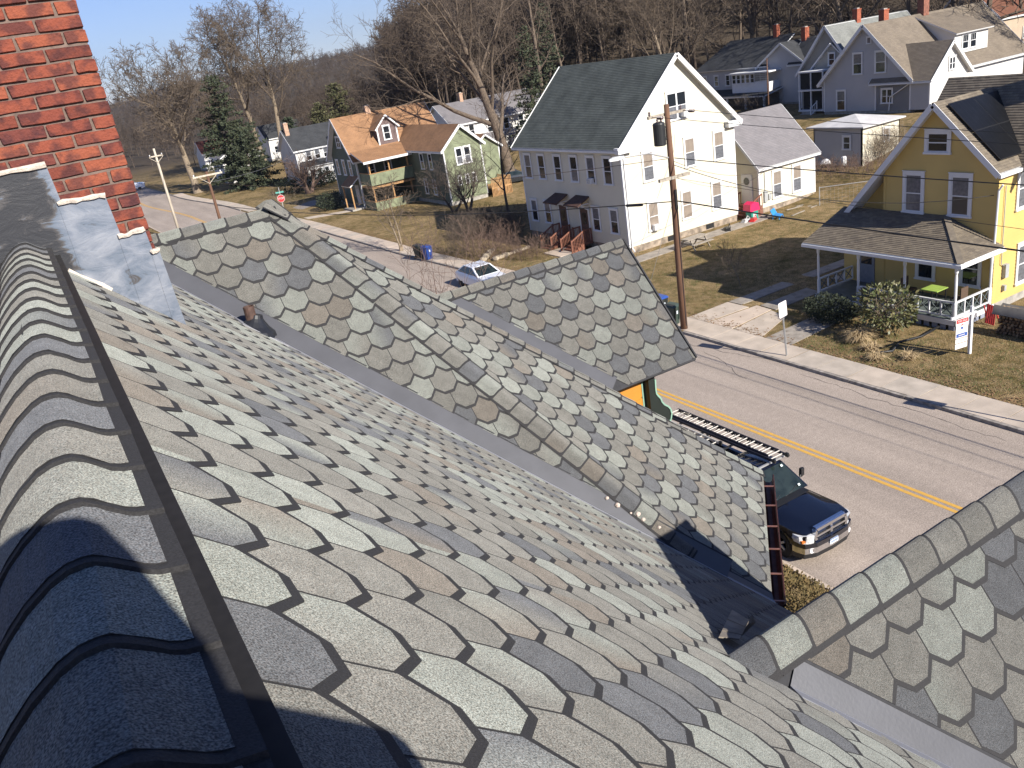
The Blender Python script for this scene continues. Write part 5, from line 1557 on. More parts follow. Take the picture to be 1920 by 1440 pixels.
class Tree:
    def __init__(s, seed, sides=(8, 6, 4, 3, 3), nseg=(8, 7, 5, 3, 2), minr=.012):
        s.r = random.Random(seed); s.v = []; s.f = []; s.sides = sides; s.nseg = nseg; s.minr = minr
    def tube(s, path, rad, n):
        base = len(s.v); m = len(path)
        t = (path[1] - path[0]).normalized(); a = t.orthogonal().normalized()
        cs = [(math.cos(2 * math.pi * k / n), math.sin(2 * math.pi * k / n)) for k in range(n)]
        for i, p in enumerate(path):
            if i: t = (path[min(i + 1, m - 1)] - path[i - 1])
            if t.length < 1e-6: t = V((0, 0, 1))
            t = t.normalized(); a = a - t * a.dot(t)
            if a.length < 1e-5: a = t.orthogonal()
            a.normalize(); b = t.cross(a)
            for c, q in cs:
                s.v.append((p + (a * c + b * q) * rad[i])[:])
        for i in range(m - 1):
            o = base + i * n
            for k in range(n):
                k2 = (k + 1) % n
                s.f.append((o + k, o + k2, o + n + k2, o + n + k))
    def path(s, p, d, L, lev, wander, up):
        n = s.nseg[lev]; out = [p.copy()]; q = p.copy(); d = d.normalized()
        for i in range(n):
            w = V((s.r.gauss(0, 1), s.r.gauss(0, 1), s.r.gauss(0, .8)))
            d = (d + w * wander + V((0, 0, up))).normalized()
            q = q + d * (L / n); out.append(q.copy())
        return out
    def grow(s, p, d, L, r, lev, P):
        path = s.path(p, d, L, lev, P['wander'][lev], P['up'][lev])
        n = len(path); tip = P['tip'][lev]
        rad = [max(s.minr if i < n - 1 else s.minr * .6, r * (1 - (1 - tip) * i / (n - 1))) for i in range(n)]
        if lev == 0 and P.get('flare', 1): rad[0] *= 1.35
        s.tube(path, rad, s.sides[lev])
        if lev >= P['levels']: return
        k = P['kids'][lev]; t0 = P['t0'][lev]
        az = s.r.uniform(0, 6.28)
        for i in range(k):
            t = t0 + (1 - t0) * (i + s.r.uniform(.1, .9)) / k
            x = t * (n - 1); a = min(int(x), n - 2); fr = x - a
            q = path[a].lerp(path[a + 1], fr); dd = (path[a + 1] - path[a]).normalized()
            rr = rad[a] + (rad[a + 1] - rad[a]) * fr
            az += 2.4 + s.r.uniform(-.5, .5)
            o = dd.orthogonal().normalized(); o2 = dd.cross(o)
            ang = math.radians(s.r.uniform(*P['ang'][lev]))
            nd = dd * math.cos(ang) + (o * math.cos(az) + o2 * math.sin(az)) * math.sin(ang)
            Lc = L * P['ratio'][lev] * (1 - P['fall'][lev] * t) * s.r.uniform(.75, 1.2)
            s.grow(q, nd, Lc, rr * P['rr'][lev] * s.r.uniform(.8, 1.1), lev + 1, P)
    def mesh(s, name, m):
        me = bpy.data.meshes.new(name); me.from_pydata(s.v, [], s.f); me.materials.append(m)
        me.polygons.foreach_set('use_smooth', [True] * len(me.polygons)); me.update(); return me

OPEN = dict(levels=4, kids=(10, 9, 8, 6), t0=(.30, .22, .18, .15), ang=((28, 58), (28, 55), (25, 60), (25, 60)), ratio=(.74, .50, .48, .52), fall=(.35, .35, .35, .3), rr=(.52, .50, .52, .6),
            wander=(.05, .11, .16, .20, .22), up=(.02, .05, .03, .02, .02), tip=(.30, .18, .22, .3, .5))
FOREST = dict(levels=3, kids=(11, 8, 6, 0), t0=(.38, .2, .15, 0), ang=((28, 58), (28, 58), (25, 60), (0, 0)), ratio=(.40, .52, .55, .5), fall=(.45, .35, .3, .3), rr=(.42, .5, .6, .6),
              wander=(.05, .13, .18, .22, .2), up=(.03, .07, .04, .02, 0), tip=(.22, .2, .3, .5, .5))
SMALL = dict(levels=3, kids=(9, 7, 5, 0), t0=(.25, .2, .2, 0), ang=((25, 50), (25, 55), (25, 60), (0, 0)), ratio=(.58, .5, .5, .5), fall=(.4, .35, .3, .3), rr=(.5, .5, .55, .6),
             wander=(.06, .12, .18, .2, .2), up=(.03, .05, .03, .02, 0), tip=(.25, .2, .3, .5, .5))

def hero(name, label, base, H, r0, seed, P, m, lean=(0, 0, 0), trunk=.62, minr=.014, group=None, parts=True, cat='tree', stems=1, spread=.3):
    t = thing(name, label, cat, base, 0, group)
    T = Tree(seed, minr=minr); rr = random.Random(seed)
    # trunk first, as its own part
    C = Tree(seed + 1, minr=minr)
    for s_ in range(stems):
        d = V((lean[0], lean[1], 1))
        p0 = V((0, 0, -.1))
        if stems > 1:
            a = 6.283 * s_ / stems + rr.uniform(-.4, .4)
            d = d + V((math.cos(a), math.sin(a), 0)) * spread * rr.uniform(.6, 1.3); p0 = V((math.cos(a), math.sin(a), 0)) * r0 * .8 + V((0, 0, -.1))
        L = H * trunk * (rr.uniform(.8, 1.05) if stems > 1 else 1)
        path = T.path(p0, d, L, 0, P['wander'][0], P['up'][0]); n = len(path)
        rad = [max(minr, r0 * (1 - (1 - P['tip'][0]) * i / (n - 1))) for i in range(n)]; rad[0] *= 1.4
        T.tube(path, rad, 10)
        k = P['kids'][0]; az = rr.uniform(0, 6)
        for i in range(k + 2):
            tt = P['t0'][0] + (1 - P['t0'][0]) * (i + rr.uniform(.1, .9)) / k
            tt = min(tt, 1)
            x = tt * (n - 1); a = min(int(x), n - 2); fr = x - a
            q = path[a].lerp(path[a + 1], fr); dd = (path[a + 1] - path[a]).normalized(); r1 = rad[a] + (rad[a + 1] - rad[a]) * fr
            az += 2.4 + rr.uniform(-.5, .5); o = dd.orthogonal().normalized(); o2 = dd.cross(o)
            ang = math.radians(rr.uniform(*P['ang'][0])) * (.5 if i >= k else 1)
            nd = dd * math.cos(ang) + (o * math.cos(az) + o2 * math.sin(az)) * math.sin(ang)
            C.grow(q, nd, H * P['ratio'][0] * (1 - P['fall'][0] * tt) * rr.uniform(.75, 1.15) * .85, r1 * P['rr'][0] * rr.uniform(.8, 1.15), 1, P)
    put(bpy.data.objects.new('trunk', T.mesh('trunk', m)), t, world_of(t).copy())
    put(bpy.data.objects.new('crown', C.mesh('crown', {'pale_bark': M_CROWN}.get(m.name, m))), t, world_of(t).copy())
    return t

WIDE = dict(levels=4, kids=(10, 9, 8, 6), t0=(.38, .22, .16, .12), ang=((32, 66), (30, 60), (28, 64), (25, 65)), ratio=(.60, .55, .52, .55), fall=(.30, .3, .3, .3), rr=(.55, .50, .55, .65),
            wander=(.05, .13, .19, .24, .26), up=(.02, .07, .03, .02, .02), tip=(.35, .18, .25, .4, .5))
# named trees one can tell apart
hero('bare_tree', 'wide bare tree with leaning pale trunk rising beside the chimney, leftmost tall tree', (24.1, 145.4, 0), 24, .62, 21, WIDE, M_BARK, lean=(-.10, -.02, 0), trunk=.60, minr=.028)
hero('bare_tree', 'tall pale bare tree, left of the two slender twins above the small white houses', (41.5, 168, .2), 27, .50, 33, WIDE, M_BARK, lean=(-.02, 0, 0), trunk=.72, minr=.028)
hero('bare_tree', 'tall pale bare tree, right of the two slender twins above the charcoal roofed house', (45.8, 169, .2), 29, .50, 47, WIDE, M_BARK, lean=(.06, 0, 0), trunk=.72, minr=.028)
hero('bare_tree', 'huge bare shade tree with thick trunk standing left of cream house', (46.7, 82.5, 0), 27, .70, 58, OPEN, M_BARK2, lean=(.0, .0, 0), trunk=.62, minr=.014)
hero('bare_tree', 'slim bare tree with long clean trunk just behind green roof of cream house', (66, 104, 1.5), 26, .38, 64, FOREST, M_BARK2, lean=(.10, 0, 0), trunk=.85, minr=.016)
hero('bare_tree', 'pale spreading bare tree behind far end of cream house ridge', (72, 84, 3), 18, .34, 71, OPEN, M_BARK, lean=(.12, .05, 0), trunk=.62, minr=.014)
hero('bare_tree', 'small bushy bare maple with short trunk on lawn before the dish house', (32.8, 113.3, 0), 8.2, .32, 83, SMALL, M_BARKR, trunk=.42, minr=.014, stems=3, spread=.55)
hero('street_tree', 'thin young bare street tree beside the two wheeled bins', (24.75, 63.4, .1), 6.2, .085, 92, SMALL, M_BARK, trunk=.8, minr=.009, stems=2, spread=.12)
hero('bare_tree', 'crooked low bare tree in front of the green gabled wing, right fork', (36.0, 72.6, .1), 7.5, .16, 101, SMALL, M_BARKD, lean=(.05, 0, 0), trunk=.5, minr=.010, stems=3, spread=.6)
hero('bare_tree', 'crooked low bare tree in front of the green gabled wing, left fork', (35.3, 74.3, .1), 7.0, .14, 113, SMALL, M_BARKD, trunk=.5, minr=.010, stems=2, spread=.6)
hero('bare_tree', 'leaning dark bare tree at near corner of cream house', (35.6, 63.9, .1), 10.5, .13, 121, SMALL, M_BARKD, lean=(-.12, .10, 0), trunk=.85, minr=.010)
hero('bare_tree', 'tangled bare bush rising behind our lower roof valley before the white car', tuple(at_x(835, 640, 12.9)[:2]) + (0,), 8.3, .05, 131, dict(SMALL, kids=(5, 5, 3, 0)), M_BARKR, trunk=.8, minr=.0065, stems=4, spread=.28)
hero('bare_tree', 'thin bare sapling lying bent in the shaded yard beside utility pole', (31.6, 32.3, .1), 2.6, .022, 141, SMALL, M_BARK, lean=(.5, .9, 0), trunk=.9, minr=.005)
hero('bare_tree', 'dark bare branches overhanging the broad tan roof from behind', (92.0, 48.5, 4), 12, .25, 151, OPEN, M_BARKD, lean=(-.25, .1, 0), trunk=.6, minr=.012)

# row of woodland trees that stand out along the wood's edge
proto_trees = []
for k in range(6):
    T = Tree(300 + k, minr=.022)
    T.grow(V((0, 0, -.2)), V((0, 0, 1)), 15, .24, 0, FOREST)
    proto_trees.append(T.mesh('woodland_tree', M_BARK2 if k % 2 else M_WOODS))
for k in range(3):
    T = Tree(350 + k, minr=.024)
    T.grow(V((0, 0, -.2)), V((.05, .03, 1)), 12.5, .36, 0, dict(WIDE, levels=3, kids=(10, 9, 7, 0), t0=(.25, .2, .15, 0), ratio=(.80, .55, .55, .5)))
    proto_trees.append(T.mesh('woodland_tree', M_BARK2))
rw = random.Random(77)
edge = []
for i in range(70):
    if i < 34: x, y = rw.uniform(88, 104), 52 + (i + rw.random()) * 2.7
    else: x, y = rw.uniform(60, 98), rw.uniform(118, 165)
    edge.append((x, y))
for i, (x, y) in enumerate(edge):
    o = bpy.data.objects.new('woodland_tree', proto_trees[(6 + i % 3) if i % 5 in (1, 3) and i < 34 else i % 6])
    sc = rw.uniform(.95, 1.35) * (.6 if x / y < .44 else 1)
    put(o, None, Matrix.Translation((x, y, ground_z(x, y))) @ Matrix.Rotation(rw.uniform(0, 6.28), 4, 'Z') @ Matrix.Diagonal((sc, sc, sc, 1)))
    tag(o, 'bare woodland tree at the brown wood edge behind the back street houses' if i < 34 else 'bare woodland tree on the slope between green house and cream house', 'tree', 'bare trees along the wood edge' if i < 34 else 'bare trees on the far slope')

# the mass of the wood: one object, instanced
wood_col = bpy.data.collections.new('wood_sources')
for k in range(5):
    T = Tree(400 + k, sides=(5, 4, 3, 3, 3), nseg=(5, 4, 3, 2, 2), minr=.035)
    F2 = dict(FOREST); F2['kids'] = (12, 8, 5, 0); F2['t0'] = (.22, .15, .15, 0)
    T.grow(V((0, 0, -.2)), V((0, 0, 1)), 13, .19, 0, F2)
    wood_col.objects.link(bpy.data.objects.new('wood_source', T.mesh('wood_source', M_WOODS)))
def scatter(name, pts, scs, coll, m=None):
    me = bpy.data.meshes.new(name); me.from_pydata(pts, [], []); 
    a = me.attributes.new('sc', 'FLOAT', 'POINT'); a.data.foreach_set('value', scs)
    o = bpy.data.objects.new(name, me); put(o)
    ng = bpy.data.node_groups.new('scatter_' + name, 'GeometryNodeTree')
    ng.interface.new_socket('Geometry', in_out='INPUT', socket_type='NodeSocketGeometry')
    ng.interface.new_socket('Geometry', in_out='OUTPUT', socket_type='NodeSocketGeometry')
    N = ng.nodes.new; L = ng.links.new
    gi, go_ = N('NodeGroupInput'), N('NodeGroupOutput')
    ip = N('GeometryNodeInstanceOnPoints'); ci = N('GeometryNodeCollectionInfo')
    ci.inputs['Collection'].default_value = coll; ci.inputs['Separate Children'].default_value = True; ci.inputs['Reset Children'].default_value = True
    ip.inputs['Pick Instance'].default_value = True
    rv = N('FunctionNodeRandomValue'); rv.data_type = 'FLOAT_VECTOR'; rv.inputs['Min'].default_value = (-.06, -.06, 0); rv.inputs['Max'].default_value = (.06, .06, 6.28)
    na = N('GeometryNodeInputNamedAttribute'); na.data_type = 'FLOAT'; na.inputs['Name'].default_value = 'sc'
    ri = N('FunctionNodeRandomValue'); ri.data_type = 'INT'; ri.inputs['Seed'].default_value = 5
    ri.inputs[4].default_value = 0; ri.inputs[5].default_value = len(coll.objects) - 1
    L(gi.outputs[0], ip.inputs['Points']); L(ci.outputs[0], ip.inputs['Instance']); L(rv.outputs[0], ip.inputs['Rotation'])
    L(na.outputs[0], ip.inputs['Scale']); L(ri.outputs[2], ip.inputs['Instance Index']); L(ip.outputs[0], go_.inputs[0])
    md = o.modifiers.new('scatter', 'NODES'); md.node_group = ng
    return tag(o, kind='stuff')
pts, scs = [], []
def addwood(n, fx, fy, lo, hi, seed, ok=None):
    r = random.Random(seed)
    for _ in range(n):
        x, y = fx(r), fy(r)
        if ok and not ok(x, y): continue
        k = (.42 if y < 420 else .55) if x / max(y, 1) < .42 and hi > .96 else (.75 if x / max(y, 1) < .42 else 1)
        pts.append((x, y, ground_z(x, y))); scs.append(r.uniform(lo, hi) * k)
addwood(520, lambda r: r.uniform(98, 240), lambda r: r.uniform(20, 250), .9, 1.5, 1)
addwood(420, lambda r: r.uniform(62, 130), lambda r: r.uniform(128, 260), .95, 1.55, 2)
addwood(330, lambda r: r.uniform(-60, 75), lambda r: r.uniform(205, 420), .55, .95, 3, lambda x, y: abs(x - 14) > 9 or y > 300)
addwood(60, lambda r: r.uniform(48, 66), lambda r: r.uniform(140, 200), .6, .95, 6)
addwood(900, lambda r: r.uniform(-150, 520), lambda r: r.uniform(260, 640), .8, 1.4, 4)
addwood(2200, lambda r: r.uniform(-400, 1500), lambda r: r.uniform(560, 1900), 1.1, 2.2, 5)
addwood(5200, lambda r: r.uniform(-300, 750), lambda r: r.uniform(300, 1500), .55, .94, 8, lambda x, y: x / y < .55)
tag(scatter('bare_wood', pts, scs, wood_col), 'brown leafless wood covering the slopes and hills behind the houses', 'woods')

# evergreens
def evergreen(label, base, H, R, seed, m, taper=.8, gap=.12, droop=.12, dens=1.0, z0=.10, name='pine_tree'):
    r = random.Random(seed)
    t = thing(name, label, 'evergreen', base)
    T = Tree(seed, minr=.02); T.tube([V((0, 0, -.1)), V((.05, 0, H * .5)), V((0, 0, H * .98))], [H * .022, H * .013, .03], 8)
    F = MB(); z = z0 * H
    while z < H * .985:
        f = (z / H); Lm = R * (1 - f) ** taper + .15
        n = r.randint(4, 6); a0 = r.uniform(0, 6.28)
        for i in range(n):
            if r.random() < gap: continue
            a = a0 + 6.283 * i / n + r.uniform(-.35, .35); L_ = Lm * r.uniform(.55, 1.12)
            d = V((math.cos(a), math.sin(a), .10 + .35 * f - .1 * r.random()))
            p = [V((0, 0, z))]
            for q in range(4): p.append(p[-1] + d * (L_ / 4)); d = d + V((0, 0, -droop if q < 2 else .05))
            T.tube(p, [.06, .05, .035, .02, .01], 3)
            k = max(3, int(L_ / .36 * dens))
            for q in range(k):
                u = (q + r.random()) / k; u = .18 + .85 * u
                x = min(u * 4, 3.999); c = p[int(x)].lerp(p[int(x) + 1], x - int(x))
                for w in range(6):
                    dd = V((r.gauss(0, 1), r.gauss(0, 1), r.gauss(.15, .55))).normalized(); l = r.uniform(.28, .55); wd = r.uniform(.05, .13)
                    s_ = dd.cross(V((r.gauss(0, 1), r.gauss(0, 1), r.gauss(0, 1)))).normalized() * wd
                    c2 = c + V((r.gauss(0, .14), r.gauss(0, .14), r.gauss(0, .09)))
                    F.poly([c2 - s_, c2 + dd * l * .5 - s_ * 1.2, c2 + dd * l, c2 + dd * l * .5 + s_ * 1.2, ])
        z += H * r.uniform(.026, .042)
    put(bpy.data.objects.new('trunk', T.mesh('trunk', M_BARKD)), t, world_of(t).copy())
    F.build('crown', m, t, local=True)
    return t
evergreen('tall dark pine with ragged layered branches beside the leftmost bare tree', (29.6, 139, 0), 17.0, 5.8, 5, M_NEEDLE, .55, .10, .10, 2.0, .10)
evergreen('small dark pine in front of the tall pine by sunlit white house', (31.0, 135, 0), 9.0, 4.8, 6, M_NEEDLE, .5, .10, .10, 1.6, .05)
evergreen('broad olive evergreen on the slope behind the green house chimney', (53, 152, .8), 12.5, 5.0, 7, M_NEEDLE2, .62, .08, .06, 1.3, .06)
evergreen('smaller olive evergreen left of the broad one behind charcoal roof', (48.6, 150, .6), 9.5, 4.2, 8, M_NEEDLE2, .6, .08, .06, 1.2, .06)
evergreen('dark evergreen between the big shade tree and green roof of cream house', (60, 97, 1.2), 15, 3.4, 9, M_NEEDLE, .7, .15, .12, 1.2, .05)
evergreen('dark evergreen in the wood edge right of the shade tree', (73, 112, 2.5), 17, 3.8, 10, M_NEEDLE, .7, .15, .12, 1.1, .05)
evergreen('narrow dark cypress beside the bushy maple', (36.5, 128, 0), 9.5, 2.2, 12, M_NEEDLE, .5, .05, .05, 1.3, .02)

# shrubs
M_LEAF = mat('leathery_leaves', (.060, .085, .028), .5, .5, 3, color2=(.15, .13, .055))
M_LEAFD = mat('dark_hedge_leaves', (.022, .030, .014), .8, .4, 4)
M_LEAFB = mat('brown_hedge_leaves', (.16, .10, .035), .85, .5, 5, color2=(.09, .075, .025))
M_STRAW = mat('dry_grass_blades', (.42, .31, .17), .9, .25, 4)
def leafy(name, label, c, rx, ry, rz, n, size, m, seed, stem=True, cat='shrub', low=0.0):
    r = random.Random(seed); t = thing(name, label, cat, (c[0], c[1], c[2]))
    F = MB()
    for _ in range(n):
        while True:
            p = V((r.uniform(-1, 1), r.uniform(-1, 1), r.uniform(-1 + low, 1)))
            q = p.length
            if q < 1 and (q > .55 or r.random() < .35): break
        lump = 1 + .22 * mnoise.noise(p * 2.3 + V((seed, 0, 0)))
        c0 = V((p.x * rx * lump, p.y * ry * lump, rz * .95 + p.z * rz * lump))
        d = (p + V((r.gauss(0, .6), r.gauss(0, .6), r.gauss(.1, .5)))).normalized(); l = size * r.uniform(.6, 1.3)
        s_ = d.cross(V((r.gauss(0, 1), r.gauss(0, 1), r.gauss(0, 1)))).normalized() * l * .26
        F.poly([c0, c0 + d * l * .5 - s_, c0 + d * l, c0 + d * l * .5 + s_])
    F.build('foliage', m, t, local=True)
    if stem:
        T = Tree(seed, minr=.01)
        for k in range(7):
            a = r.uniform(0, 6.28); T.grow(V((.05 * math.cos(a), .05 * math.sin(a), -.05)), V((.5 * math.cos(a), .5 * math.sin(a), 1)), rz * 1.5, .03, 1, SMALL)
        put(bpy.data.objects.new('stems', T.mesh('stems', M_BARK)), t, world_of(t).copy())
    return t
leafy('rhododendron', 'tall leggy leafy shrub standing in front of the yellow house porch', (29.7, 21.9, .45), 1.15, 1.3, 1.0, 1700, .19, M_LEAF, 3)
leafy('clipped_hedge', 'low dark rounded hedge left of the leafy porch shrub', (29.9, 25.0, .1), .95, 1.35, .62, 5200, .10, M_LEAFD, 4, False, 'hedge')
leafy('evergreen_bush', 'dark rounded bush at left corner of green house by the lane', (29.4, 94.3, .1), 1.6, 1.6, 1.0, 1500, .22, M_LEAFD, 5, False)
for k, (x, y, s_) in enumerate([(33.4, 117, 1.5), (31.2, 117.5, 1.4), (36.0, 117.6, 1.5), (37.5, 119, 1.2)]):
    leafy('round_bush', ['dark round bush behind the maple trunk', 'dark round bush left of the maple trunk', 'dark round bush right of the maple trunk', 'small dark bush at porch of the dish house'][k], (x, y, 0), s_ * 1.1, s_ * 1.1, s_ * .85, 900, .25, M_LEAFD, 20 + k, False)
leafy('brown_hedge', 'brown-green hedge top glimpsed between our gutter and the kerb', (12.45, 10.2, 0), .95, 7.0, .8, 26000, .085, M_LEAFB, 9, False, 'hedge')
leafy('dark_ivy', 'dark green hedge strip glimpsed beside the chimney edge', (11.5, 78, 0), 1.2, 9, 1.6, 5000, .3, M_LEAFB, 10, False, 'hedge')
def thicket(name, label, c, rx, ry, h, n, seed, m, rad=.011, curl=.14, cat='shrub'):
    r = random.Random(seed); t = thing(name, label, cat, c)
    T = Tree(seed, sides=(3, 3, 3, 3, 3), nseg=(5, 4, 3, 2, 2), minr=rad * .55)
    P = dict(SMALL); P['levels'] = 2; P['kids'] = (5, 3, 0); P['wander'] = (curl, .2, .2, .2); P['ratio'] = (.42, .4, .4); P['flare'] = 0
    for _ in range(n):
        x, y = r.uniform(-1, 1), r.uniform(-1, 1)
        if x * x + y * y > 1: continue
        T.grow(V((x * rx, y * ry, -.05)), V((x * .3 + r.gauss(0, .15), y * .3 + r.gauss(0, .15), 1)), h * r.uniform(.6, 1.1), rad, 0, P)
    put(bpy.data.objects.new('stems', T.mesh('stems', m)), t, world_of(t).copy())
    return t
thicket('bare_shrub', 'dense tangle of bare brown shrubs before the cream house steps', (28.2, 54.4, .1), 1.9, 2.5, 2.2, 130, 31, M_BARKR)
thicket('bare_shrub', 'lower reddish bare shrubs beside the cream house landing', (29.2, 50.8, .1), 1.5, 2.0, 1.4, 120, 32, M_BARKR)
thicket('bare_shrub', 'tall bare stems behind white car and garden wall', (26.6, 56.6, .1), 1.2, 2.0, 3.0, 110, 33, M_BARK2)
thicket('bare_shrub', 'dark conical bare bush on lawn left of the tangle', (30.6, 61.0, .1), 1.2, 1.2, 2.2, 240, 34, M_BARKD)
thicket('bare_shrub', 'bare shrub against near left corner of cream house', (32.0, 58.2, .1), 1.1, 1.5, 2.4, 150, 35, M_BARKD)
thicket('bare_shrub', 'pale bare shrub glowing against the lit outbuilding wall', (58.4, 43.2, 1.5), 1.3, .7, 2.4, 150, 36, M_BARK)
thicket('bare_shrub', 'brown weedy brush in front of the outbuilding', (54.2, 43.5, 1.3), 2.6, 3.2, 1.1, 240, 37, M_BARKR)
thicket('bare_shrub', 'brown brush behind the low side wing of cream house', (53.5, 50, 1.0), 1.6, 4.0, 1.2, 160, 38, M_BARK2)
thicket('bare_shrub', 'bare bush below the sun porch of the dark roofed house', (73.6, 71.2, 3.0), 1.6, 3.0, 1.9, 150, 39, M_BARKD)
thicket('bare_shrub', 'thin bare saplings on the tan lawn near stop sign', (26.2, 101, .1), .9, 3.5, 2.6, 26, 40, M_BARK)
def tuft(label, c, n, h, seed):
    r = random.Random(seed); F = MB(); c = V(c)
    for _ in range(n):
        a = r.uniform(0, 6.28); d = V((math.cos(a) * r.uniform(.3, 1.4), math.sin(a) * r.uniform(.3, 1.4), 1)).normalized(); l = h * r.uniform(.6, 1.2)
        p0 = c + V((r.gauss(0, .10), r.gauss(0, .10), 0)); p1 = p0 + d * l * .55; p2 = p1 + (d + V((0, 0, -.9))).normalized() * l * .45
        s_ = d.cross(V((0, 0, 1))).normalized() * .011
        F.poly([p0 - s_, p0 + s_, p1 + s_, p1 - s_]); F.poly([p1 - s_, p1 + s_, p2])
    o = F.build('dry_grass_clump', M_STRAW)
    return tag(o, label, 'grass clump')
tuft('large straw coloured grass clump below the leafy porch shrub', (28.5, 22.3, .1), 420, .95, 1)
tuft('straw grass clump nearest the pavement beside sign shadow', (27.2, 20.5, .1), 160, .6, 2)
tuft('small straw grass clump under realty sign shadow', (28.0, 19.6, .1), 130, .6, 3)
tuft('straw grass clump between leafy shrub and pavement', (27.9, 21.3, .1), 140, .6, 4)
# short blades over the near lawns, so that the turf has a nap
def blades():
    F = MB(); r = random.Random(8)
    def ok(x, y):
        if x < WALK_IN + .02 + bend(y) or x > 46: return False
        if 31.2 < x < 45 and 19.8 < y < 28.2: return False
        if 32.8 < x < 51 and 43.6 < y < 57: return False
        if 26.5 < x < 31 and 24.2 < y < 31.2 and not (24.2 < y < 24.3): return False
        if x > 29 and (28.0 < y < 29.3 or 30 < y < 31.1): return False
        if x > 29.4 and 41.4 < y < 43.5: return False
        return True
    n = 0
    while n < 60000:
        y = 8 + 42 * r.random() ** 1.4; x = 26.5 + 20 * r.random() ** 1.25
        if not ok(x, y): continue
        if mnoise.noise((x * .8, y * .8, 3)) < -.25: continue
        z = ground_z(x, y); a = r.uniform(0, 6.28); l = r.uniform(.04, .11)
        d = V((math.cos(a) * .8, math.sin(a) * .8, r.uniform(.35, 1))).normalized(); s_ = V((-math.sin(a), math.cos(a), 0)) * .012
        p = V((x, y, z)); F.v += [(p - s_)[:], (p + s_)[:], (p + d * l)[:]]; k = len(F.v); F.f.append([k - 3, k - 2, k - 1]); F.m.append(1 if mnoise.noise((x * .5, y * .5, 9)) + r.uniform(-.3, .3) > .02 else 0)
        n += 1
    return tag(F.build('grass', [mat('green_blades', (.085, .105, .030), .9, .3, 6), mat('straw_blades', (.26, .195, .10), .9, .3, 6)]), kind='stuff')
blades()
# fallen leaves on the verge
def litter():
    F = MB(); r = random.Random(18); n = 0
    while n < 5000:
        y = 6 + 75 * r.random() ** 1.3; x = 26.6 + 18 * r.random() ** 1.6
        if r.random() < .5: x = WALK_IN + abs(r.gauss(0, .35)); 
        x += bend(y)
        if 31.2 < x < 45 and 19.8 < y < 28.2 or 32.8 < x < 51 and 43.6 < y < 57: continue
        p = V((x, y, max(ground_z(x, y), .1) + .028)); a = r.uniform(0, 6.28); s_ = r.uniform(.03, .07)
        u = V((math.cos(a), math.sin(a), r.uniform(-.3, .3))) * s_; w = V((-math.sin(a), math.cos(a), r.uniform(-.3, .3))) * s_ * .6
        F.poly([p - u, p - w, p + u, p + w]); n += 1
    return tag(F.build('fallen_leaves', mat('dead_leaves', (.20, .115, .055), .9, .4, 4)), kind='stuff')
litter()
# ================================================================== poles, wires, vehicles, signs, yard things
M_POLE = mat('utility_pole_wood', (.155, .078, .042), .85, .35, 7, .5, 30, streak=True, color2=(.085, .042, .026))
M_POLEW = mat('bleached_pole_wood', (.46, .40, .32), .85, .25, 7, streak=True)
M_WIRE = mat('black_cable', (.012, .012, .013), .6, 0)
M_WIREC = mat('copper_cable', (.10, .065, .045), .6, 0)
M_STEEL = mat('galvanised_steel', (.42, .42, .42), .45, .12, 12, metal=.5)
M_CHROME = mat('chrome', (.75, .76, .78), .10, 0, metal=1.0)
M_INSUL = mat('brown_insulator', (.10, .07, .075), .35, .2, 10)
M_BLACKP = mat('black_plastic', (.012, .012, .013), .5, .2, 10)
M_TYRE = mat('tyre_rubber', (.014, .014, .014), .85, .2, 20)
def smooth_angle(o, deg=32):
    o.data.polygons.foreach_set('use_smooth', [True] * len(o.data.polygons))
    o.data.set_sharp_from_angle(angle=math.radians(deg)); return o

PA = V((25.3, 29.85, 0))
pole = thing('utility_pole', 'tall brown wooden utility pole with black transformer in front of cream house', 'utility pole', PA)
mb = MB(); mb.tube([PA + V((0, 0, -.2)), PA + V((0, .01, 3)), PA + V((.02, .0, 7)), PA + V((.0, 0, 10.65))], [.175, .165, .145, .115], 12); mb.build('post', M_POLE, pole, smooth=True)
mb = MB(); mb.bar(PA + V((-1.0, .12, 10.22)), PA + V((1.15, .12, 10.22)), .10, .12); mb.build('crossarm', M_GREYWOOD, pole)
mb = MB(); mb.bar(PA + V((-.85, -.1, 7.45)), PA + V((.95, -.1, 7.45)), .12, .14); mb.build('crossarm', M_GREYWOOD, pole)
for dx in (-.8, 1.0):
    mb = MB(); mb.tube([PA + V((dx, .1, 10.22)), PA + V((dx, -.3, 10.2))], .02, 6)
    for q in range(5): mb.lathe(PA + V((dx, -.30 - q * .07, 10.2)), [(.03, 0), (.075, -.02), (.075, -.035), (.03, -.055)], 10, axis=(0, 1, 0))
    mb.build('insulator', M_INSUL, pole)
    mb = MB(); mb.lathe(PA + V((dx - .1, .12, 10.28)), [(.03, 0), (.06, .06), (.035, .1), (.06, .14), (.02, .2)], 10); mb.build('insulator', M_INSUL, pole)
tr = PA + V((-.48, .05, 8.95))
mb = MB(); mb.lathe(tr, [(.24, 0), (.27, .03), (.27, .9), (.28, .92), (.24, .99), (.10, 1.03)], 18); mb.bar(tr + V((.27, 0, .25)), tr + V((.4, 0, .25)), .12, .06); mb.bar(tr + V((.27, 0, .75)), tr + V((.4, 0, .75)), .12, .06)
for a in range(8): mb.obox(tr + V((math.cos(a * .4 + 3.2) * .27, math.sin(a * .4 + 3.2) * .27, .2)), (.008, .0, 0), (.0, .008, 0), (0, 0, .55))
t_ = mb.build('transformer', mat('transformer_paint', (.02, .021, .022), .45, .15, 6), pole)
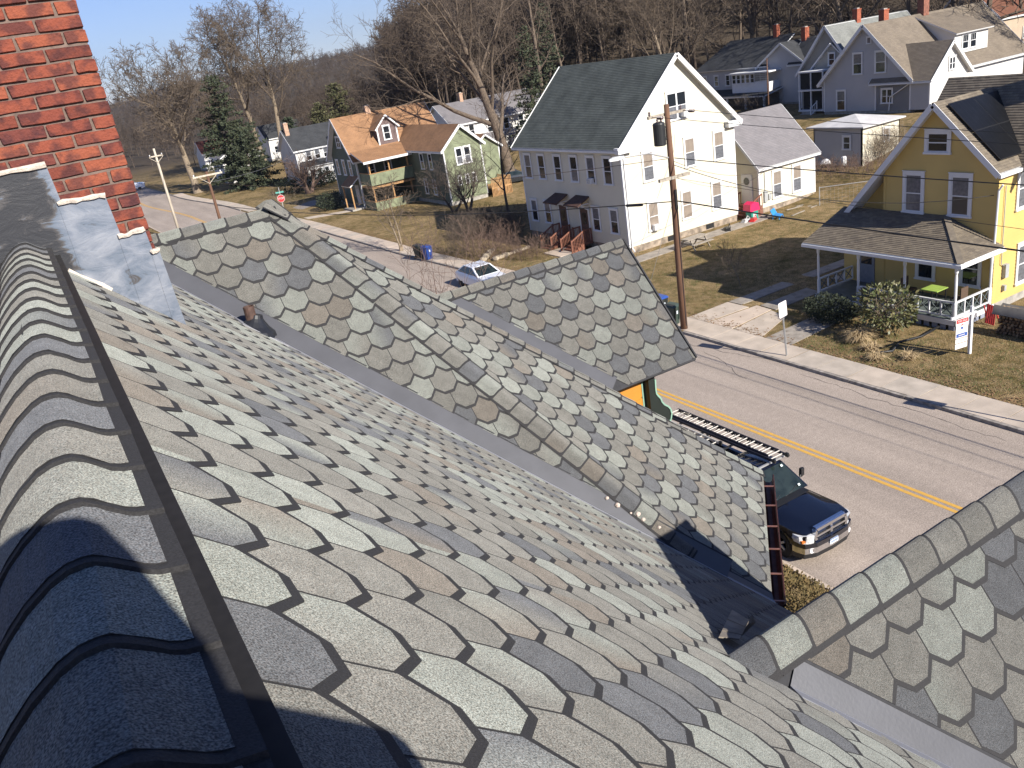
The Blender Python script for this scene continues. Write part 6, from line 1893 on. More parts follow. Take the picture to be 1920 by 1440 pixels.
for dx in (-.1, .1):
    mb = MB(); mb.lathe(tr + V((dx, -.05, 1.0)), [(.04, 0), (.06, .04), (.035, .08), (.06, .12), (.02, .2)], 8); mb.build('bushing', M_INSUL, t_)
mb = MB(); mb.tube([PA + V((-.1, 0, 8.35)), PA + V((-1.2, .05, 8.75)), PA + V((-2.7, .05, 8.85))], .035, 8)
arm = mb.build('lamp_arm', M_STEEL, pole)
mb = MB(); L0 = PA + V((-2.7, .05, 8.86))
mb.add([L0 + V(p) for p in [(.1, -.07, -.05), (.1, .07, -.05), (.1, .07, .06), (.1, -.07, .06), (-.35, -.15, -.07), (-.35, .15, -.07), (-.35, .13, .09), (-.35, -.13, .09), (-.68, -.05, -.05), (-.68, .05, -.05), (-.68, .04, .03), (-.68, -.04, .03)]],
       [(3, 2, 1, 0), (0, 1, 5, 4), (1, 2, 6, 5), (2, 3, 7, 6), (3, 0, 4, 7), (4, 5, 9, 8), (5, 6, 10, 9), (6, 7, 11, 10), (7, 4, 8, 11), (8, 9, 10, 11)])
mb.build('lamp_head', mat('lamp_grey', (.62, .62, .60), .5), arm)
mb = MB(); mb.tube([PA + V((.0, -.17, .3)), PA + V((.02, -.16, 6.6))], .025, 6); mb.build('ground_wire', M_BLACKP, pole)
mb = MB(); mb.box(PA.x - .06, PA.y - .19, 6.0, PA.x + .06, PA.y - .15, 6.9); mb.build('riser_bracket', M_BLACKP, pole)

def pole_thing(label, base, top, r0, m, arm=None, armz=None):
    b = V(base); t = thing('utility_pole', label, 'utility pole', base)
    mb = MB(); mb.tube([b + V((0, 0, -.2)), b + V((0, 0, top * .5)), b + V((0, 0, top))], [r0, r0 * .85, r0 * .68], 10); mb.build('post', m, t, smooth=True)
    if arm:
        mb = MB(); mb.bar(b + V((-arm, -.1, armz)), b + V((arm, -.1, armz)), .12, .14); mb.build('crossarm', M_POLEW, t)
        for s_ in (-1, 1):
            mb = MB(); mb.bar(b + V((0, -.12, armz - .7)), b + V((s_ * .75, -.12, armz - .06)), .04, .04); mb.build('brace', M_POLEW, t)
            mb = MB(); mb.lathe(b + V((s_ * arm * .9, -.1, armz + .07)), [(.03, 0), (.06, .06), (.05, .12), (.02, .16)], 8); mb.build('insulator', M_WHITE, t)
    return t
P2 = V((13.7, 76.0, 0)); P1 = V((13.4, 100.4, 0))
pole_thing('brown utility pole with single pale crossarm left of the stop sign', P2, 8.3, .16, M_POLE, 1.25, 8.0)
pole_thing('bleached pale utility pole standing by the road beside chimney', P1, 9.9, .17, M_POLEW, .7, 9.1)
pole_thing('short thin brown pole standing before the dark roofed house', (70, 66.2, 2.8), 6.1, .09, M_POLE)

def wire(name, label, pts_, r, m, sag=0.0, group='overhead wires'):
    path = []
    for a, b in zip(pts_, pts_[1:]):
        a, b = V(a), V(b); n = 14
        for k in range(n + (1 if b == V(pts_[-1]) else 0)):
            t = k / n; path.append(a.lerp(b, t) + V((0, 0, -4 * sag * t * (1 - t))))
    mb = MB(); mb.tube(path, r, 5)
    o = mb.build(name, m, smooth=True); return tag(o, label, 'wire', group)
def span(a, px, py, x, yend, sag):
    """far end at y = yend of a cable from a that crosses picture point (px, py) while over x"""
    a = V(a); p = at_x(px, py, x); s = (yend - a.y) / (p.y - a.y)
    t = 1 / s
    z = a.z + (p.z + 4 * sag * t * (1 - t) - a.z) * s
    return V((a.x + (p.x - a.x) * s, yend, z))
for (a, py, x, sag, r, m, lb) in [
    (PA + V((-.8, -.7, 10.2)), 271, 24.6, .35, .012, M_WIRE, 'second highest thin overhead wire running right from pole'),
    (PA + V((1.0, -.7, 10.2)), 251, 26.3, .35, .012, M_WIRE, 'highest thin overhead wire running right from pole'),
    (PA + V((.1, -.15, 8.3)), 347, 25.4, .45, .02, M_WIRE, 'third overhead wire from top crossing yellow house windows'),
    (PA + V((.1, -.15, 7.4)), 430, 25.4, .35, .009, M_WIRE, 'thin grey overhead wire just above thick black cable'),
    (PA + V((.1, -.15, 6.35)), 471, 25.4, .35, .030, M_WIRE, 'thick black overhead cable crossing yellow porch roof')]:
    e = span(a, 1920, py, x, -12, sag)
    wire('overhead_wire', lb, [a, e], r, m, sag)
wl = PA + V((-.1, .1, 6.35))
wire('overhead_wire', 'thick black cable running left from pole across the cream house doors', [wl, P2 + V((.1, 0, 5.4))], .026, M_WIRE, .75)
wire('overhead_wire', 'upper twisted cable running left from pole past cream house windows', [PA + V((-.1, .1, 8.3)), P2 + V((.1, 0, 7.4))], .014, M_WIREC, .9)
mb = MB(); sc_ = wl.lerp(P2 + V((.1, 0, 5.4)), .035); sc2 = wl.lerp(P2 + V((.1, 0, 5.4)), .055); mb.tube([sc_ + V((0, 0, -.14)), sc2 + V((0, 0, -.18))], .07, 8)
tag(mb.build('splice_case', M_BLACKP), 'black sausage-shaped splice case hanging on cable left of pole', 'cable splice')
wire('overhead_wire', 'service wire dropping from pole to yellow house corner', [PA + V((.1, 0, 8.0)), V((34.15, 20.2, 5.3))], .016, M_WIRE, .9)
wire('overhead_wire', 'service wire dropping from pole to low side wing of cream house', [PA + V((.1, .1, 8.2)), V((45.6, 43.55, 3.3))], .012, M_WIREC, .6)
wire('overhead_wire', 'second service wire dropping from pole to side wing of cream house', [PA + V((.1, .1, 7.5)), V((45.4, 43.55, 3.1))], .008, M_WIRE, .8)
wire('overhead_wire', 'service wire from pole to second floor of cream house gable', [PA + V((0, .1, 8.3)), V((37.6, 43.75, 7.1))], .010, M_WIREC, .5)
wire('guy_wire', 'steel guy wire slanting down from pole, left of two', [PA + V((-.05, .1, 8.0)), V((25.6, 35.4, .1))], .008, M_STEEL)
wire('guy_wire', 'steel guy wire slanting down from pole, right of two', [PA + V((-.05, .1, 6.2)), V((25.7, 33.6, .1))], .010, M_STEEL)
wire('overhead_wire', 'pale overhead wire between the two left poles and beyond', [P2 + V((-1.1, -.1, 8.15)), P1 + V((-.6, -.1, 9.2)), V((12.2, 150, 9))], .012, M_WIRE, .5)
wire('overhead_wire', 'lower overhead wire between the two left poles and beyond', [P2 + V((1.1, -.1, 8.15)), P1 + V((.6, -.1, 9.2)), V((12.4, 150, 8.6))], .012, M_WIRE, .6)
wire('overhead_wire', 'pale wire running from crossarm pole to the dish house', [P2 + V((0, 0, 7.4)), V((35.2, 121.6, 5.0))], .012, M_STEEL, .5)

# ------------------------------------------------------------------ dark blue pickup
M_NAVY = mat('navy_car_paint', (.0025, .0035, .009), .2, .08, 2, coat=1.0, spec=.6)
M_CARGLASS = mat('tinted_windscreen', (.007, .011, .011), .05, .25, 2.5, spec=.6, color2=(.024, .034, .032))
M_LENS = mat('headlight_lens', (.60, .60, .60), .08, .2, 14, spec=.8)
M_AMBER = mat('amber_lens', (.55, .16, .03), .15, .1, 10)
TX, TY = 15.5, 12.95
def tp(l, s, z): return V((TX + l, TY + s, z))
truck = thing('pickup_truck', 'dark blue pickup with ladder rack parked at near kerb facing right', 'pickup', (TX, TY + 2.9, 0))
def loft(sections, mi=0, close_top=True):
    """sections: (s, half outline of (l, z) from sill to centre line)"""
    mb = MB(); rows = []
    for s, hp in sections:
        row = [tp(-l, s, z) for l, z in hp] + [tp(l, s, z) for l, z in hp[::-1] if l > 1e-6]
        rows.append(row)
    n = len(rows[0]); pts = [p for r in rows for p in r]
    fs = []
    for i in range(len(rows) - 1):
        for k in range(n - 1):
            fs.append((i * n + k, i * n + k + 1, (i + 1) * n + k + 1, (i + 1) * n + k))
    fs.append(list(range(n - 1, -1, -1))); fs.append([(len(rows) - 1) * n + k for k in range(n)])
    mb.add(pts, fs, mi); return mb
def sill(s):
    z = .42
    for c in (1.0, 4.55):
        d = abs(s - c)
        if d < .47: z = max(z, .40 + math.sqrt(max(0, .47 ** 2 - d ** 2)) * 1.0)
    return z
sec = []
for s in [.16, .24, .40, .53, .56, .62, .70, .82, 1.0, 1.18, 1.30, 1.38, 1.44, 1.47, 1.55, 1.75, 1.95]:
    f = min(1, (s - .16) / .5); w = .86 + .125 * f ** .6; h = .98 + .20 * min(1, (s - .16) / 1.5) ** .6
    bulge = .02 if .5 < s < 1.5 else 0
    sec.append((s, [(w - .03, sill(s)), (w + bulge, .66 if sill(s) < .6 else sill(s) + .05), (w + bulge + .005, .90), (w - .03, .985 + .05 * f), (w - .13, 1.0 + .06 * f), (w - .22, h - .01), (.52, h + .035), (.40, h + .045), (.15, h + .055), (0, h + .055)]))
hood = smooth_angle(loft(sec).build('front_body', M_NAVY, truck), 38)
sec = []
for s in [1.95, 2.6, 3.3, 3.62]:
    sec.append((s, [(.955, sill(s)), (.99, .62), (1.0, .85), (.985, 1.05), (.955, 1.20), (.9, 1.22), (.5, 1.22), (0, 1.22)]))
smooth_angle(loft(sec).build('cab_body', M_NAVY, truck), 38)
sec = []
for s in [3.66, 3.9, 4.08, 4.12, 4.2, 4.32, 4.55, 4.78, 4.9, 4.98, 5.02, 5.3, 5.72]:
    sec.append((s, [(.955, max(sill(s), .5)), (.99, max(.66, sill(s) + .04)), (1.0, .95), (.985, 1.2), (.96, 1.33), (.90, 1.34), (.84, 1.33), (.82, .95), (.4, .92), (0, .92)]))
smooth_angle(loft(sec).build('cargo_bed', M_NAVY, truck), 38)
mb = MB(); mb.obox(tp(-.95, 5.70, .6), (1.9, 0, 0), (0, .06, 0), (0, 0, .74)); mb.build('tailgate', M_NAVY, truck)
mb = MB(); mb.obox(tp(-.93, 3.62, .5), (1.86, 0, 0), (0, .05, 0), (0, 0, .82)); mb.build('bed_front', M_NAVY, truck)
# cab upper
A = [(-.90, 1.60, 1.21), (.90, 1.60, 1.21), (.93, 3.60, 1.22), (-.93, 3.60, 1.22)]
B = [(-.66, 2.34, 1.84), (.66, 2.34, 1.84), (.70, 3.46, 1.86), (-.70, 3.46, 1.86)]
mb = MB()
cabp = [tp(*p) for p in A] + [tp(*p) for p in B] + [tp(-.60, 2.44, 1.885), tp(.60, 2.44, 1.885), tp(.64, 3.36, 1.905), tp(-.64, 3.36, 1.905)]
mb.add(cabp, [(0, 1, 5, 4), (1, 2, 6, 5), (2, 3, 7, 6), (3, 0, 4, 7), (4, 5, 9, 8), (5, 6, 10, 9), (6, 7, 11, 10), (7, 4, 8, 11), (8, 9, 10, 11)])
cab = smooth_angle(mb.build('cab_roof', M_NAVY, truck), 40)
def glassquad(name, a, b, c, d, ins, off=.012, mt=None):
    a, b, c, d = [V(x) for x in (a, b, c, d)]; n = (b - a).cross(d - a).normalized()
    cen = (a + b + c + d) / 4
    if n.dot(cen - tp(0, 2.9, 1.4)) < 0: n = -n
    q = []
    for p, (u, w) in zip((a, b, c, d), ((1, 1), (-1, 1), (-1, -1), (1, -1))):
        pass
    def bil(u, w): return a * (1 - u) * (1 - w) + b * u * (1 - w) + c * u * w + d * (1 - u) * w
    pts = []
    N_ = 6
    mb = MB()
    for j in range(N_ + 1):
        for i in range(N_ + 1):
            u = ins[0] + (1 - ins[0] - ins[1]) * i / N_; w = ins[2] + (1 - ins[2] - ins[3]) * j / N_
            mb.v.append((bil(u, w) + n * (off + .03 * math.sin(math.pi * i / N_)))[:])
    for j in range(N_):
        for i in range(N_):
            k = j * (N_ + 1) + i; f = [k, k + 1, k + N_ + 2, k + N_ + 1]
            mb.f.append(f); mb.m.append(0)
    return mb.build(name, mt or M_CARGLASS, cab, smooth=True)
ws = glassquad('windscreen', cabp[0], cabp[1], cabp[5], cabp[4], (.03, .03, .02, .05))
glassquad('side_window', cabp[1], (cabp[1] + cabp[2]) / 2, (cabp[5] + cabp[6]) / 2, cabp[5], (.16, .04, .06, .08), .006)
glassquad('side_window', (cabp[1] + cabp[2]) / 2, cabp[2], cabp[6], (cabp[5] + cabp[6]) / 2, (.06, .1, .06, .08), .006)
glassquad('side_window', cabp[0], (cabp[0] + cabp[3]) / 2, (cabp[4] + cabp[7]) / 2, cabp[4], (.16, .04, .06, .08), .006)
glassquad('side_window', (cabp[0] + cabp[3]) / 2, cabp[3], cabp[7], (cabp[4] + cabp[7]) / 2, (.06, .1, .06, .08), .006)
glassquad('rear_window', cabp[2], cabp[3], cabp[7], cabp[6], (.1, .1, .1, .12), .006)
# stickers, wheel, mirror seen through the windscreen
mb = MB()
for (l, f) in ((.60, .10), (.50, .82)):
    c = V(cabp[0]).lerp(V(cabp[4]), f); c.x = TX + l; mb.obox(c + V((-.04, -.045, .05)), (.075, 0, 0), (0, .05, .045), (0, -.004, .004))
mb.build('sticker', mat('pale_sticker', (.55, .62, .62), .6), ws)
for l0, l1 in ((-.6, -.05), (.0, .55)):
    mb = MB(); mb.tube([tp(l0, 1.60, 1.235), tp((l0 + l1) / 2, 1.62, 1.28), tp(l1, 1.70, 1.33)], .011, 5); mb.build('wiper', M_BLACKP, truck)
mb = MB(); mb.obox(tp(-.70, 1.38, 1.215), (1.4, 0, 0), (0, .24, .012), (0, 0, .012)); mb.build('cowl_vent', M_BLACKP, truck)
# grille
mb = MB()
G = [(-.55, .72), (-.60, .86), (-.56, 1.08), (.56, 1.08), (.60, .86), (.55, .72)]
for a, b in zip(G, G[1:] + G[:1]): mb.bar(tp(a[0], .10, a[1]), tp(b[0], .10, b[1]), .085, .12, up=UY)
mb.bar(tp(0, .08, .72), tp(0, .09, 1.08), .08, .10, up=UY); mb.bar(tp(-.56, .085, .90), tp(.56, .085, .90), .06, .10, up=UY)
mb.bar(tp(-.56, .13, 1.115), tp(.56, .13, 1.115), .06, .10, up=UY)
gr_ = mb.build('grille', M_CHROME, truck)
mb = MB(); mb.prism([tp(l, .17, z) for l, z in G], (0, .04, 0)); mb.build('grille_backing', M_BLACKP, gr_)
for l0, l1 in ((-.54, -.05), (.05, .54)):
    for z0 in (.75, .79, .83, .945, .985, 1.025):
        mb = MB(); mb.bar(tp(l0, .14, z0), tp(l1, .14, z0), .02, .05, up=UY); mb.build('grille_slat', mat('grey_chrome', (.35, .36, .38), .2, metal=1), gr_)
mb = MB(); c = tp(0, .02, .90); mb.prism([c + V((x, 0, z)) for x, z in [(-.055, .05), (-.03, .075), (.03, .075), (.055, .05), (.05, .0), (.02, -.06), (-.02, -.06), (-.05, 0)]], (0, .02, 0)); mb.build('badge', M_CHROME, gr_)
for s_ in (-1, 1):
    mb = MB(); P_ = [(.62, .19, .74), (.62, .17, .97), (.80, .24, .985), (.93, .42, .95), (.95, .50, .86), (.93, .40, .74), (.80, .25, .72)]
    pts_ = [tp(s_ * (l + .035), s - .13, z) for l, s, z in P_]; bk = [p + V((0, .22, 0)) for p in pts_]
    n = len(pts_); mb.add(pts_ + bk, [list(range(n)) if s_ < 0 else list(range(n))[::-1]] + [(k, (k + 1) % n, n + (k + 1) % n, n + k) for k in range(n)])
    hl = mb.build('headlight', M_LENS, truck)
    mb = MB(); mb.obox(tp(s_ * .90 - .05, .19, .76), (.09, .03 * s_, 0), (0, .06, 0), (0, 0, .07)); mb.build('indicator', M_AMBER, hl)
    mb = MB(); mb.lathe(tp(s_ * .73, .155, .855), [(.075, 0), (.07, -.012), (.03, -.004)], 12, axis=(0, 1, 0)); mb.build('lamp_bowl', M_CHROME, hl)
# bumper
sec = [(-.97, .40), (-.90, .18), (-.6, .04), (0, .0), (.6, .04), (.90, .18), (.97, .40)]
def strip(name, z0, z1, out, m, d=.12):
    mb = MB()
    for (l0, s0), (l1, s1) in zip(sec, sec[1:]):
        mb.add([tp(l0, s0 - out, z0), tp(l1, s1 - out, z0), tp(l1, s1 - out, z1), tp(l0, s0 - out, z1), tp(l0, s0 + d, z0), tp(l1, s1 + d, z0), tp(l1, s1 + d, z1), tp(l0, s0 + d, z1)],
               [(0, 1, 2, 3), (3, 2, 6, 7), (0, 4, 5, 1), (0, 3, 7, 4), (1, 5, 6, 2)])
    return smooth_angle(mb.build(name, m, truck), 50)
strip('bumper', .42, .60, .03, M_CHROME); strip('bumper_cover', .602, .735, .045, M_NAVY, .2); strip('air_dam', .27, .418, .0, M_BLACKP)
for s_ in (-1, 1):
    mb = MB(); mb.lathe(tp(s_ * .72, .075, .51), [(.085, 0), (.075, -.02), (.05, -.01)], 12, axis=(-.25 * s_, 1, 0)); mb.build('fog_lamp', M_LENS, truck)
mb = MB(); mb.obox(tp(-.16, -.055, .50), (.31, 0, 0), (0, .01, 0), (0, 0, .155), 0); mb.obox(tp(-.16, -.058, .625), (.31, 0, 0), (0, .004, 0), (0, 0, .028), 1)
for k in range(6): mb.obox(tp(-.125 + k * .043, -.058, .535), (.028, 0, 0), (0, .004, 0), (0, 0, .06), 1)
mb.build('licence_plate', [mat('plate_white', (.62, .68, .76), .4), mat('plate_blue', (.07, .12, .28), .4)], truck)
# wheels
for s_ in (-1, 1):
    for sw in (1.0, 4.55):
        mb = MB(); ax = (s_, 0, 0); mb.lathe(tp(s_ * .70, sw, .40), [(.24, 0), (.385, .0), (.40, .03), (.40, .20), (.385, .24), (.26, .25), (.25, .21)], 26, axis=ax)
        w_ = smooth_angle(mb.build('wheel', M_TYRE, truck), 40)
        mb = MB(); mb.lathe(tp(s_ * .70, sw, .40), [(.25, .16), (.255, .235), (.22, .225), (.20, .18), (.08, .20), (.075, .24), (.02, .245)], 20, axis=ax); mb.build('rim', mat('dark_alloy', (.05, .05, .055), .4, .2, 10, metal=.6), w_)
        for k in range(5):
            a = k * 1.2566; mb = MB(); c = tp(s_ * .93, sw, .40); d = V((0, math.cos(a), math.sin(a))); mb.bar(c + d * .06, c + d * .22, .06, .04, up=(1, 0, 0)); mb.build('spoke', M_STEEL, w_)
        mb = MB(); mb.lathe(tp(s_ * .55, sw, .42), [(.46, 0), (.46, .36)], 18, axis=ax); mb.build('wheel_well', M_BLACKP, truck)
for s_ in (-1, 1):
    mb = MB(); c = tp(s_ * 1.08, 1.98, 1.42)
    mb.add([c + V((dx * s_, dy, dz)) for dx, dy, dz in [(-.07, -.05, -.13), (.10, -.02, -.12), (.11, -.02, .12), (-.05, -.05, .14), (-.07, .06, -.13), (.10, .08, -.12), (.11, .08, .12), (-.05, .06, .14)]],
           [(0, 1, 2, 3), (7, 6, 5, 4), (0, 4, 5, 1), (1, 5, 6, 2), (2, 6, 7, 3), (3, 7, 4, 0)])
    mb.bar(tp(s_ * .93, 1.95, 1.26), c + V((-.04 * s_, 0, -.05)), .05, .06)
    o = mb.build('mirror', M_BLACKP, truck); bv = o.modifiers.new('bevel', 'BEVEL'); bv.width = .03; bv.segments = 3
mb = MB(); mb.lathe(tp(0, 2.1, 1.28), [(.17, 0), (.19, .01), (.17, .02)], 16, axis=(0, .5, .8)); mb.build('steering_wheel', M_BLACKP, truck)
# rack over cab and bed
mb = MB()
for l in (-.78, .78):
    mb.bar(tp(l, 2.15, 2.02), tp(l, 6.05, 2.02), .05, .06)
    for s in (3.75, 5.65): mb.bar(tp(l * 1.15, s, 1.33), tp(l, s, 2.0), .05, .05, up=UY)
    mb.bar(tp(l * 1.15, 3.75, 1.33), tp(l, 4.5, 2.0), .03, .03); mb.bar(tp(l * 1.15, 5.65, 1.33), tp(l, 5.0, 2.0), .03, .03)
rk = mb.build('ladder_rack', mat('rack_black', (.02, .02, .022), .4), truck)
for s in (2.2, 3.75, 5.0, 6.0):
    mb = MB(); mb.bar(tp(-.80, s, 2.055), tp(.80, s, 2.055), .05, .05); mb.build('rack_bar', M_STEEL if s < 3 else mat('rack_black', (.02, .02, .022), .4), rk)
mb = MB()
for q in range(9): mb.bar(tp(-.75, 2.5 + q * .2, 1.98), tp(-.15, 2.7 + q * .2, 1.96), .02, .02)
mb.bar(tp(-.75, 2.3, 1.98), tp(-.75, 4.4, 1.98), .03, .03); mb.bar(tp(-.2, 2.3, 1.97), tp(-.2, 4.4, 1.97), .03, .03)
tag(mb.build('jack_bracket', mat('blue_steel', (.03, .045, .11), .4, metal=.4)), 'dark blue steel ladder jack lying on the pickup rack under ladder', 'ladder jack')
def ladder(label, l0, l1, s0, s1, z, m_rail, two=True):
    t = thing('ladder', label, 'ladder', tp((l0 + l1) / 2, s0, z))
    for l in (l0, l1):
        mb = MB(); mb.bar(tp(l, s0, z), tp(l, s1, z), .035, .085); mb.build('rail', m_rail, t)
        if two:
            l2 = l + (.045 if l == l0 else -.045); mb = MB(); mb.bar(tp(l2, s0 + .25, z + .07), tp(l2, s1 - .12, z + .07), .03, .075); mb.build('rail', m_rail, t)
    n = int((s1 - s0) / .305)
    for k in range(n):
        s = s0 + .15 + k * .305
        mb = MB(); mb.tube([tp(l0, s, z), tp(l1, s, z)], .017, 6); mb.build('rung', M_ALU, t)
        if two:
            mb = MB(); mb.tube([tp(l0 + .04, s + .09, z + .07), tp(l1 - .04, s + .09, z + .07)], .017, 6); mb.build('rung', M_ALU, t)
    for l in (l0, l1):
        mb = MB(); mb.obox(tp(l - .03, s0 - .06, z - .05), (.06, 0, 0), (0, .10, 0), (0, 0, .12)); mb.build('ladder_shoe', M_BLACKP, t)
    mb = MB(); mb.tube([tp(l0 + .1, s1 - .7, z + .13), tp((l0 + l1) / 2, s1 - .55, z + .16), tp(l1 - .1, s1 - .72, z + .13), tp((l0 + l1) / 2, s1 - .8, z + .13)], .012, 5); mb.build('rope', mat('dirty_rope', (.25, .22, .18), .9), t)
    return t
M_ALU = mat('ladder_aluminium', (.66, .62, .55), .4, .1, 8, metal=.3)
M_RAIL = mat('dark_fibreglass', (.022, .022, .034), .5, .15, 6)
ladder('long dark railed extension ladder tied on top of the pickup rack', .06, .58, 2.05, 6.70, 2.16, M_RAIL)
ladder('shorter ladder lying lower beside the long one on pickup rack', -.62, -.10, 4.0, 6.45, 2.12, M_ALU, False)

# ------------------------------------------------------------------ cars
def car(name, label, x, y, m, L_=4.6, W=1.8, H=1.45, dirn=1, z=0.0, cat='car', rotz=0):
    t = thing(name, label, cat, (x, y, z), rotz)
    k = dirn
    def cp(l, s, zz): return world_of(t) @ V((l * W, s * L_ * k, zz * H))
    prof = [(-.5, .30), (-.5, .55), (-.47, .62), (-.22, .68), (-.02, .97), (.22, 1.0), (.40, .72), (.49, .68), (.5, .5), (.5, .30)]
    mb = MB()
    # lower body
    rows = []
    for s, zt, w in [(-.5, .52, .40), (-.485, .58, .45), (-.40, .62, .49), (-.22, .66, .5), (0, .66, .5), (.30, .67, .5), (.44, .66, .48), (.5, .56, .43)]:
        rows.append([cp(-w * .96, s, .20), cp(-w, s, .38), cp(-w, s, .55 if abs(s) < .45 else .45), cp(-w * .90, s, zt), cp(0, s, zt + .015), cp(w * .90, s, zt), cp(w, s, .55 if abs(s) < .45 else .45), cp(w, s, .38), cp(w * .96, s, .20)])
    n = 9; pts_ = [p for r in rows for p in r]; fs = []
    for i in range(len(rows) - 1):
        for j in range(n - 1): fs.append((i * n + j, i * n + j + 1, (i + 1) * n + j + 1, (i + 1) * n + j))
    fs.append(list(range(n))[::-1]); fs.append([(len(rows) - 1) * n + j for j in range(n)])
    mb.add(pts_, fs); smooth_angle(mb.build('body', m, t), 40)
    a = [cp(-.46, -.24, .66), cp(.46, -.24, .66), cp(.46, .40, .67), cp(-.46, .40, .67)]; b = [cp(-.36, -.04, .985), cp(.36, -.04, .985), cp(.36, .22, 1.0), cp(-.36, .22, 1.0)]
    mb = MB(); mb.add(a + b, [(0, 1, 5, 4), (1, 2, 6, 5), (2, 3, 7, 6), (3, 0, 4, 7), (4, 5, 6, 7)]); rf = mb.build('cab_roof', m, t)
    cen = cp(0, .1, .8)
    for idx, (q, ins) in enumerate((((0, 1, 5, 4), .06), ((1, 2, 6, 5), .07), ((2, 3, 7, 6), .08), ((3, 0, 4, 7), .07))):
        P_ = [(a + b)[i] for i in q]; c = sum(P_, V((0, 0, 0))) / 4; nn = (P_[1] - P_[0]).cross(P_[3] - P_[0]).normalized()
        if nn.dot(c - cen) < 0: nn = -nn
        mb = MB(); mb.poly([p.lerp(c, .14) + nn * .01 for p in P_]); mb.build('window', M_CARGLASS, t)
    for l in (-.44, .44):
        for s in (-.31, .30):
            mb = MB(); mb.lathe(cp(l, s, .22), [(.2, -.09), (.31, -.09), (.32, 0), (.31, .09), (.2, .09)], 16, axis=world_of(t).to_3x3() @ V((1, 0, 0))); w_ = mb.build('wheel', M_TYRE, t)
    for l in (-.34, .34):
        mb = MB(); mb.obox(cp(l, -.497, .46) - V((.16, .03, 0)), (.32, 0, 0), (0, .06, 0), (0, 0, .14)); mb.build('headlight', M_LENS, t)
        mb = MB(); mb.obox(cp(l, .492, .46) - V((.14, .03, 0)), (.28, 0, 0), (0, .06, 0), (0, 0, .14)); mb.build('tail_light', mat('red_lens', (.35, .02, .015), .2), t)
    return t
M_CARW = mat('white_car_paint', (.72, .73, .76), .25, .03, 2, coat=.8)
car('parked_car', 'white sedan parked at far kerb behind bare bush below the cream house', 23.5, 47.2, M_CARW, 4.7, 1.82, 1.45, 1)
car('parked_car', 'dark grey car parked behind green house by the big shade tree', 47.2, 82.0, mat('dark_grey_car_paint', (.02, .024, .03), .25, .05, 2, coat=.8), 4.6, 1.8, 1.45, 1, 0, rotz=1.2)
car('parked_van', 'white van parked far down the street beside the chimney', 17.2, 176, M_CARW, 5.6, 2.1, 2.1, 1, 0, 'van', rotz=1.45)
car('parked_van', 'second white vehicle parked far down the street beside white van', 11.5, 172, M_CARW, 5.2, 2.0, 1.9, 1, 0, 'van', rotz=1.5)

# ------------------------------------------------------------------ signs with lettering
def text(body, P, U, size, m, parent, align='CENTER', ext=.002):
    """flat lettering lying in the plane of U and up, facing U x up"""
    cu = bpy.data.curves.new('lettering', 'FONT'); cu.body = body; cu.size = size; cu.align_x = align; cu.align_y = 'CENTER'; cu.extrude = ext
    cu.materials.append(m)
    o = bpy.data.objects.new('lettering', cu)
    U = V(U).normalized(); W = V((0, 0, 1)); N = U.cross(W)
    wm = Matrix(((U.x, W.x, N.x, P[0]), (U.y, W.y, N.y, P[1]), (U.z, W.z, N.z, P[2]), (0, 0, 0, 1)))
    me = bpy.data.meshes.new_from_object(o); bpy.data.objects.remove(o)
    return put(bpy.data.objects.new('lettering', me), parent, wm)
M_RED = mat('sign_red', (.50, .035, .035), .5, .06, 8); M_SIGNW = mat('sign_white', (.74, .68, .66), .45, .05, 6); M_SIGNG = mat('sign_grey_green', (.25, .33, .28), .5)
M_BLUE = mat('sign_blue', (.035, .09, .30), .5, .05, 8)
M_REDP = mat('faded_red_print', (.62, .20, .18), .5, .1, 20)
def parking_sign(label, x, y):
    t = thing('parking_sign', label, 'sign', (x, y, .1), 0, 'no parking signs along the kerb')
    mb = MB(); mb.box(x - .035, y - .012, .1, x - .015, y + .025, 2.5); mb.box(x + .015, y - .012, .1, x + .035, y + .025, 2.5); mb.box(x - .015, y + .012, .1, x + .015, y + .025, 2.5); mb.build('post', M_STEEL, t)
    pts_ = []
    w, h, r = .23, .34, .04
    for cx, cz, a0 in ((w - r, h - r, 0), (-w + r, h - r, 90), (-w + r, -h + r, 180), (w - r, -h + r, 270)):
        for k in range(4):
            a = math.radians(a0 + k * 30); pts_.append(V((x + cx + r * math.cos(a), y - .016, 2.28 + cz + r * math.sin(a))))
    mb = MB(); mb.prism(pts_, (0, -.006, 0)); pl = mb.build('plate', M_SIGNW, t)
    for q, (s_, z) in enumerate((('NO', 2.50), ('PARKING', 2.38), ('ANY', 2.27), ('TIME', 2.16))):
        text(s_, (x, y - .024, z), UX, .105 if len(s_) < 7 else .088, M_REDP, pl)
    mb = MB(); mb.box(x - .12, y - .026, 2.03, x + .12, y - .022, 2.045); mb.prism([V((x + .12, y - .026, 2.07)), V((x + .17, y - .026, 2.037)), V((x + .12, y - .026, 2.005))], (0, .004, 0)); mb.prism([V((x - .12, y - .026, 2.07)), V((x - .17, y - .026, 2.037)), V((x - .12, y - .026, 2.005))], (0, .004, 0)); mb.build('arrow', M_SIGNG, pl)
    return t
_ps = parking_sign('no parking sign on galvanised post beside the driveway apron', 25.5, 23.6); _ps.rotation_euler = (.02, -.10, 0)
parking_sign('second no parking sign farther along the kerb, at right picture edge', 25.66, 13.15)
